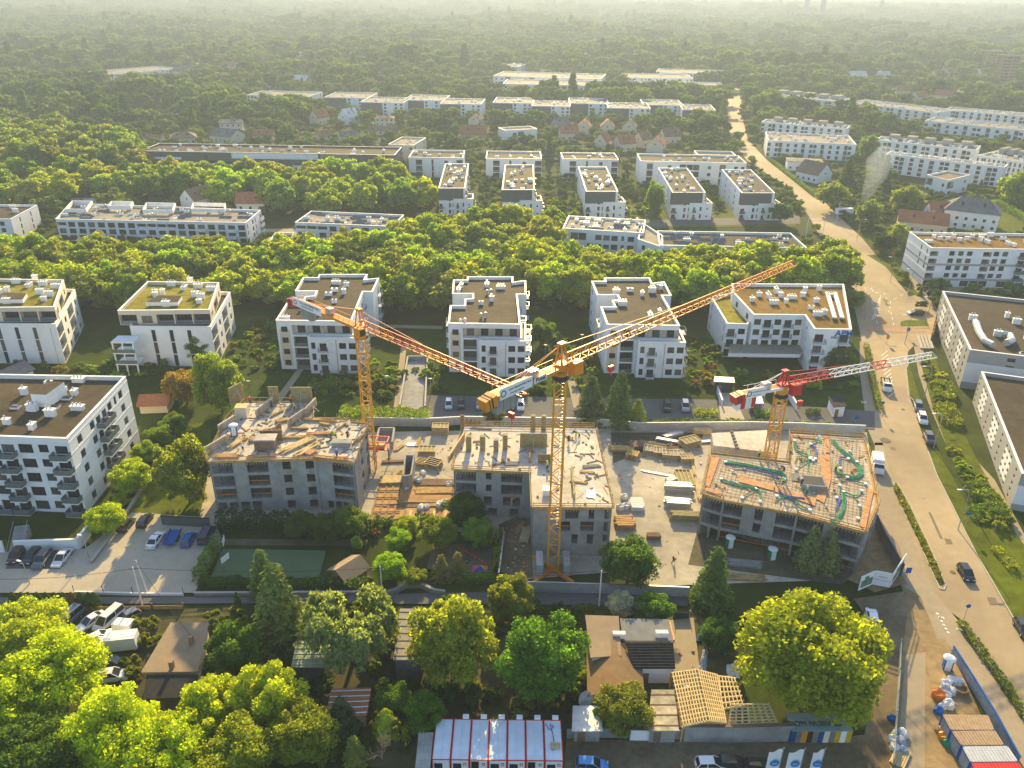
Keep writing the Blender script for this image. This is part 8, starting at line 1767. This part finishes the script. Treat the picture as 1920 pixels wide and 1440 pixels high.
# bare roof timbers
def timberroof(label, eave0, eave1, ridge0, ridge1, z0, z1_, nr, nb, other=None):
    A = [Vector(G(*e, z) + (z,)) for e, z in ((eave0, z0), (eave1, z0), (ridge0, z1_), (ridge1, z1_))]; o = A[0].copy(); o.z = 0; t = thing('roof_timbers', label, 'roof frame', o); A = [a - o for a in A]; sets = [A] + ([[Vector(G(*other[0], z0) + (z0,)) - o, Vector(G(*other[1], z0) + (z0,)) - o, A[2], A[3]]] if other else [])
    for S in sets:
        for i in range(nr): s = i / (nr - 1); b = MB(); b.bar(S[0].lerp(S[1], s), S[2].lerp(S[3], s), .2, .22); b.build('rafter', 'timber_pale', t)
        for i in range(nb): s = (i + .3) / nb; b = MB(); b.bar(S[0].lerp(S[2], s) + Vector((0, 0, .18)), S[1].lerp(S[3], s) + Vector((0, 0, .18)), .14, .1); b.build('batten', 'timber_pale', t)
    for a in A[:2] + (sets[1][:2] if other else []): c = MB(); c.bar((a.x, a.y, 0), (a.x, a.y, a.z - .1), .25); c.build('post', 'timber', t)
    f = MB(); f.add([(a.x, a.y, .3) for a in (A[0], A[1], A[3], A[2])]); f.build('floor', 'gravel_dark', t)
timberroof('bare pale roof timbers, large double slope beside the crumbling wall', (1280, 1362), (1259, 1262), (1328, 1352), (1306, 1256), 3.0, 4.4, 13, 9, ((1362, 1356), (1345, 1266))); timberroof('bare roof timbers, lower lean-to part under the chestnut', (1366, 1362), (1458, 1358), (1372, 1318), (1440, 1318), 2.8, 4.2, 8, 7); timberroof('bare roof timbers, shaded small bay behind the lean-to', (1352, 1330), (1346, 1268), (1398, 1322), (1380, 1272), 3.0, 3.6, 7, 6)
for lab, pts, m in (('crumpled grey tarpaulin strip beside the bare roof timbers', [(1308, 1262), (1325, 1258), (1328, 1222), (1318, 1216)], 'tarpaulin'), ('pale tarpaulin hung behind the bare roof timbers', [(1362, 1268), (1388, 1272), (1386, 1250), (1362, 1244)], 'bag_white'), ('blue pile of plastic by the yard gate', [(1305, 1202), (1326, 1202), (1322, 1188), (1308, 1188)], 'blue_paint')):
    q = W(pts, .4); o = q[0]; b = MB(); n = 7; r = random.Random(len(lab)); gr = [[None] * (n + 1) for _ in range(n + 1)]
    for i in range(n + 1):
        for j in range(n + 1):
            u, v = i / n, j / n; x = (1 - v) * ((1 - u) * q[0][0] + u * q[1][0]) + v * ((1 - u) * q[3][0] + u * q[2][0]); y = (1 - v) * ((1 - u) * q[0][1] + u * q[1][1]) + v * ((1 - u) * q[3][1] + u * q[2][1]); gr[i][j] = (x - o[0], y - o[1], .1 + r.random() * .6 * math.sin(math.pi * min(1, max(0, u))) + .3 * r.random())
    for i in range(n):
        for j in range(n): b.add([gr[i][j], gr[i + 1][j], gr[i + 1][j + 1], gr[i][j + 1]])
    tag(b.build('tarpaulin', m, None, (o[0], o[1], 0)), lab, 'tarpaulin')
wall_run('yard_gate', 'metal yard gate at the lane right of the dark green tree', 'gate', [(1262, 1160), (1292, 1160)], 1.3, .05, 'dark_metal', None, (2.2, 1.6, .1, 'steel')); 
q = W([(1255, 1166), (1272, 1202)]); wall_run('timber_kerb', 'yellow timber edge along the yard drive', 'beam', [(1254, 1166), (1263, 1203)], .4, .25, 'yellow_paint')
# red-framed site cabins
zc = 2.7; a, e = Vector(G(809, 1424, zc)), Vector(G(1057, 1427, zc)); f = Vector(G(816, 1347, zc)); d = (e - a).normalized(); n_ = Vector((-d.y, d.x)); Dp = (f - a).dot(n_); w_ = (e - a).length / 7; an = math.atan2(d.y, d.x)
M('cabin_roof', (.60, .66, .70), rough=.5, var=.12, scale=.7, big=.15)
for i in range(7):
    p = a + d * (w_ * i); t = thing('site_cabin', f'red-framed white site cabin with metal roof, {ORD[i]} from left of seven', 'cabin', p, an, 'red-framed site cabins'); g_ = .03; b = MB(); b.box(g_ + .1, w_ - g_ - .1, .05, Dp - .05, .15, zc - .15); b.build('wall', 'white_wall', t); r = MB(); r.box(g_ + .10, w_ - g_ - .10, .10, Dp - .10, zc - .14, zc - .06); r.box(w_ / 2 - .03, w_ / 2 + .03, .2, Dp - .2, zc - .06, zc - .02); r.build('roof', 'cabin_roof', t); fr = MB()
    for x in (g_, w_ - g_ - .10):
        fr.box(x, x + .10, 0, .10, 0, zc); fr.box(x, x + .10, Dp - .10, Dp, 0, zc)
        for z in (0, zc - .11): fr.box(x + .001, x + .099, .10, Dp - .10, z, z + .10)
    for y in (0, Dp - .10):
        for z in (0, zc - .11): fr.box(g_ + .10, w_ - g_ - .10, y + .001, y + .099, z, z + .10)
    fr.build('frame', 'red_paint', t)
    if i in (2, 5): put_window(t, (w_ * .3, .02, .5), 0, .9, 1.9, 1, name='door')
    else: put_window(t, (w_ * .35, .02, 1.0), 0, 1.2, 1.2, 1, 'white_paint')
    if i >= 1: s = MB(); s.box(w_ * .68, w_ * .84, .0, .04, 1.7, 2.15); s.build('notice', 'red_paint', t); s = MB(); s.box(w_ * .72, w_ * .80, -.01, .0, 1.82, 2.05); s.build('notice_mark', 'white_paint', t)
    if i >= 1: s = MB(); s.box(w_ * .5, w_ * .84, Dp, Dp + .5, zc - .35, zc + .28); s.build('air_unit', 'white_paint', t)
b = MB(); p = a + d * (w_ * 6.1) + n_ * (Dp * .9); b.tube([(0, 0, 0), (.5, -1, .02), (1.1, -.4, .02), (.6, -.1, .02), (.9, -1.6, .02), (1.0, -3, .02), (.8, -4, .02)], .04, 5); tag(b.build('cable', 'dark_metal', None, (p.x, p.y, zc)), 'black cable coiled on the rightmost site cabin roof', 'cable')
p = a + d * (w_ * 6.6) + n_ * (Dp * .35); t = thing('wooden_pallet', 'small wooden pallet on the rightmost site cabin roof', 'pallet', (p.x, p.y, zc), an)
for i in range(5): b = MB(); b.box(-.6, .6, -.45 + i * .2, -.33 + i * .2, .1, .14); b.build('slat', 'timber_pale', t)
for x in (-.5, 0, .5): b = MB(); b.box(x - .05, x + .05, -.46, .5, 0, .1); b.build('runner', 'timber', t)
shed('weathered grey cabin left of the red-framed cabins', [(778, 1446), (806, 1446), (813, 1374), (785, 1374)], 2.5, 'concrete', 'concrete')
# containers lower right
M('rib_roof', (.38, .27, .17), rough=.7, var=.2, scale=1.5)
for i, (qd, rm, lb) in enumerate([([(1783, 1368), (1864, 1368), (1852, 1341), (1768, 1340)], 'rib_roof', 'brown ribbed roof site container, farthest of four by the pavement'), ([(1803, 1397), (1882, 1396), (1866, 1370), (1785, 1371)], 'rib_roof', 'brown ribbed roof site container, second of four by the pavement'), ([(1820, 1428), (1908, 1427), (1889, 1399), (1805, 1400)], 'sheet_metal', 'grey ribbed roof site container, third of four by the pavement'), ([(1842, 1470), (1935, 1468), (1910, 1430), (1822, 1431)], 'red_paint', 'red roof site container at the bottom edge')]):
    q = [G(x, y, 2.6) for x, y in qd]; o = q[0]; L = [(p[0] - o[0], p[1] - o[1]) for p in q]; t = thing('site_container', lb, 'container', o, 0, 'site containers by the pavement'); b = MB(); b.prism(L, .1, 2.5); b.build('wall', 'tarpaulin', t); r = MB(); r.prism(inset(L, -.04), 2.503, 2.6); ro = r.build('roof', rm, t); c = MB()
    for k in range(14): s = (k + .5) / 14; u, v = [Vector(L[0]).lerp(Vector(L[1]), s), Vector(L[3]).lerp(Vector(L[2]), s)]; c.bar((u.x, u.y, 2.63), (v.x, v.y, 2.63), .12, .06)
    c.build('roof_rib', rm, ro); fr = MB()
    for k in range(4): fr.bar(L[k] + (.05,), L[k] + (2.62,), .16); fr.bar(L[k] + (2.45,), L[(k + 1) % 4] + (2.45,), .17, .12)
    fr.build('frame', 'blue_paint', t)
for i, (x, y, s, m) in enumerate([(1772, 1288, 1.1, 'bag_white'), (1784, 1282, 1.2, 'bag_white'), (1796, 1284, 1.0, 'bag_white'), (1770, 1298, 1.1, 'tarpaulin'), (1782, 1300, 1.0, 'bag_white'), (1758, 1309, 1.3, 'orange_paint'), (1772, 1308, 1.0, 'bag_white'), (1776, 1326, 1.2, 'bag_white'), (1758, 1337, 1.0, 'blue_paint'), (1766, 1328, .8, 'bag_white'), (1762, 1376, 1.0, 'brown_wall'), (1768, 1386, 1.1, 'yellow_paint'), (1776, 1398, 1.0, 'green_paint'), (1680, 1382, 1.0, 'tarpaulin'), (1690, 1380, 1.1, 'bag_white'), (1674, 1392, 1.1, 'bag_white'), (1686, 1396, 1.2, 'tarpaulin'), (1676, 1405, .9, 'bag_white'), (1692, 1410, .9, 'tarpaulin'), (1670, 1350, .8, 'blue_paint')]):
    nm = {'bag_white': 'white', 'tarpaulin': 'grey', 'orange_paint': 'orange', 'blue_paint': 'blue', 'brown_wall': 'brown', 'yellow_paint': 'yellow', 'green_paint': 'green'}[m]; bag(f'{nm} filled sack in the {"heap by the pavement fence" if x > 1720 else "heap left of the dirt track"}, {ORD[i]} of the heap sacks', x, y, 0, s, m, 'rubbish sacks')
p = G(1799, 1297); b = MB(); b.lathe([(.9, 0), (.95, .7), (1.0, .7), (1.0, .85), (.8, .85), (.78, .1), (0, .1)], n=16); tag(b.build('tub', 'rust', None, p + (0,)), 'round rusty tub beside the sack heap', 'tub'); stack('pale broken boards left of the dirt track at the bottom', 1686, 1425, 0, 3, 1.8, .5, .9, 'timber_pale', name='board_pile')
# small structures of the middle
t, o = shed('pale hut with dark tilted roof right of the short crane', [(1563, 764), (1588, 762), (1577, 743), (1552, 744)], 2.8, 'white_wall', 'tar_black', .0, 'hut'); shed('bin shelter with pale canopy below the sign block', [(1404, 757), (1432, 757), (1428, 743), (1408, 743)], 2.5, 'concrete_dark', 'white_paint', 0, 'bin_shelter'); shed('flat canopy over the garage entry left of the sign block', [(1338, 716), (1378, 718), (1376, 708), (1340, 706)], 3.0, 'dark_metal', 'sheet_metal', 0, 'garage_canopy'); house('small garden hut with orange tiled roof behind the white balcony block', (296, 765), 6, 5, 2.2, 1.2, .1, 'tile_red', 'cream_wall', chim=False, dets=False); house('white hut with grey roof at the left edge behind the white block', (25, 722), 8, 5, 3, 1.6, R_(70), 'tile_grey', 'white_wall', chim=False, dets=False); house('sandy roofed play shelter between the court and playground', (655, 1080), 4.2, 4, 1.5, 1.1, R_(50), 'felt_tan', 'timber', chim=False, dets=False)
def hoop(label, x, y, rz):
    p = G(x, y); t = thing('basketball_hoop', label, 'hoop', p, rz); b = MB(); b.tube([(0, 0, 0), (0, 0, 2.9), (.8, 0, 3.3)], .07, 6); b.build('post', 'steel', t); c = MB(); c.box(.8, .86, -.9, .9, 2.7, 3.8); c.build('backboard', 'white_paint', t)
hoop('basketball hoop at the upper left corner of the green court', 415, 1044, .2); hoop('basketball hoop at the lower left of the green court', 420, 1074, -.4)
p = G(890, 1050); t = thing('seesaw', 'red seesaw in the playground', 'seesaw', p, -.6); b = MB(); b.bar((-2.6, 0, 1.2), (2.6, 0, .3), .2, .08); b.build('plank', 'red_paint', t); c = MB(); c.bar((0, -.3, 0), (0, 0, .75), .08); c.bar((0, .3, 0), (0, 0, .75), .08); c.build('stand', 'steel', t)
p = G(900, 1070); t = thing('play_pyramid', 'small pyramid tent with green, pink and blue sides in the playground', 'play tent', p)
for i, m in enumerate(('green_paint', 'pink' if 'pink' in MATS else M('pink', (.6, .12, .16)).name, 'blue_paint', 'orange_paint')): c = MB(); P4 = [(-1.6, -1.2), (1.6, -1.2), (1.6, 1.2), (-1.6, 1.2)]; k = (i + 2) % 4; c.add([P4[k] + (0,), P4[(k + 1) % 4] + (0,), (0, .1, 1.1)]); c.build('side', m, t)
b = MB(); p = G(874, 1054); b.lathe([(.55, 0), (.75, .15), (.55, .3), (.35, .15), (.55, 0)], n=14); tag(b.build('tyre', 'rubber', None, p + (0,)), 'black tyre lying in the playground', 'tyre')
p = G(737, 1045); t = thing('park_bench', 'slatted bench at the left of the playground trees', 'bench', p, -.5); b = MB(); b.box(-.9, .9, -.2, .2, .4, .46); b.build('seat', 'timber_pale', t); b = MB(); b.box(-.9, .9, .2, .25, .5, .85); b.build('backrest', 'timber_pale', t)
for x in (-.7, .7): b = MB(); b.box(x - .04, x + .04, -.18, .2, 0, .4); b.build('leg', 'dark_metal', t)
# building-site clutter at the side street corner, right of the road
wall_run('timber_scaffold', 'jumble of timber barriers at the head of the long grey block', 'barrier', [(1762, 560), (1758, 590), (1752, 612), (1745, 640)], 2.2, .4, 'timber', 'tile_brown', (3, 2.8, .2, 'tile_brown'))
for i in range(4): wall_run('step_kerb', f'pale stone slab laid beside the side street corner, {ORD[i]} from left', 'slab', [(1721 + i * 6, 630), (1729 + i * 6, 655)], .4, 1.0, 'kerb', group='stone slabs at the side street corner')
# thin bonfire smoke between the spruces
sm = bpy.data.materials.new('smoke_air'); sm.use_nodes = True; nt = sm.node_tree
for n in list(nt.nodes):
    if n.type != 'OUTPUT_MATERIAL': nt.nodes.remove(n)
v = nt.nodes.new('ShaderNodeVolumePrincipled'); v.inputs['Density'].default_value = .035; v.inputs['Color'].default_value = (.8, .86, .92, 1); nt.links.new(v.outputs[0], nt.nodes[0].inputs['Volume'])
p = G(1618, 388); b = MB(); b.lathe([(1.2, 0), (2.6, 6), (4.6, 13), (6, 20), (4, 25), (1, 27)], n=12); b.v = [(x + z * .22 + .8 * math.sin(z * .6), y + z * .1, z) for x, y, z in b.v]; tag(b.build('smoke', [sm], None, p + (.2,)), 'thin bluish bonfire smoke rising between two spruces', 'smoke', kind='stuff')

# repeats that share a description are told apart by their place in the row
same = {}
for o in COL.objects:
    if o.parent is None and o.get('label') and o.get('category'): same.setdefault(o['label'], []).append(o)
bpy.context.view_layer.update()
for lb, L in same.items():
    if len(L) < 2: continue
    def sx(o):
        v = o.matrix_world @ (sum((Vector(c) for c in o.bound_box), Vector()) / 8) if o.type == 'MESH' else o.matrix_world.translation
        return PX(v.x, v.y, v.z)[0]
    L.sort(key=sx)
    for i, o in enumerate(L):
        if i < len(ORD): o['label'] = f'{lb}, {ORD[i]} from left'
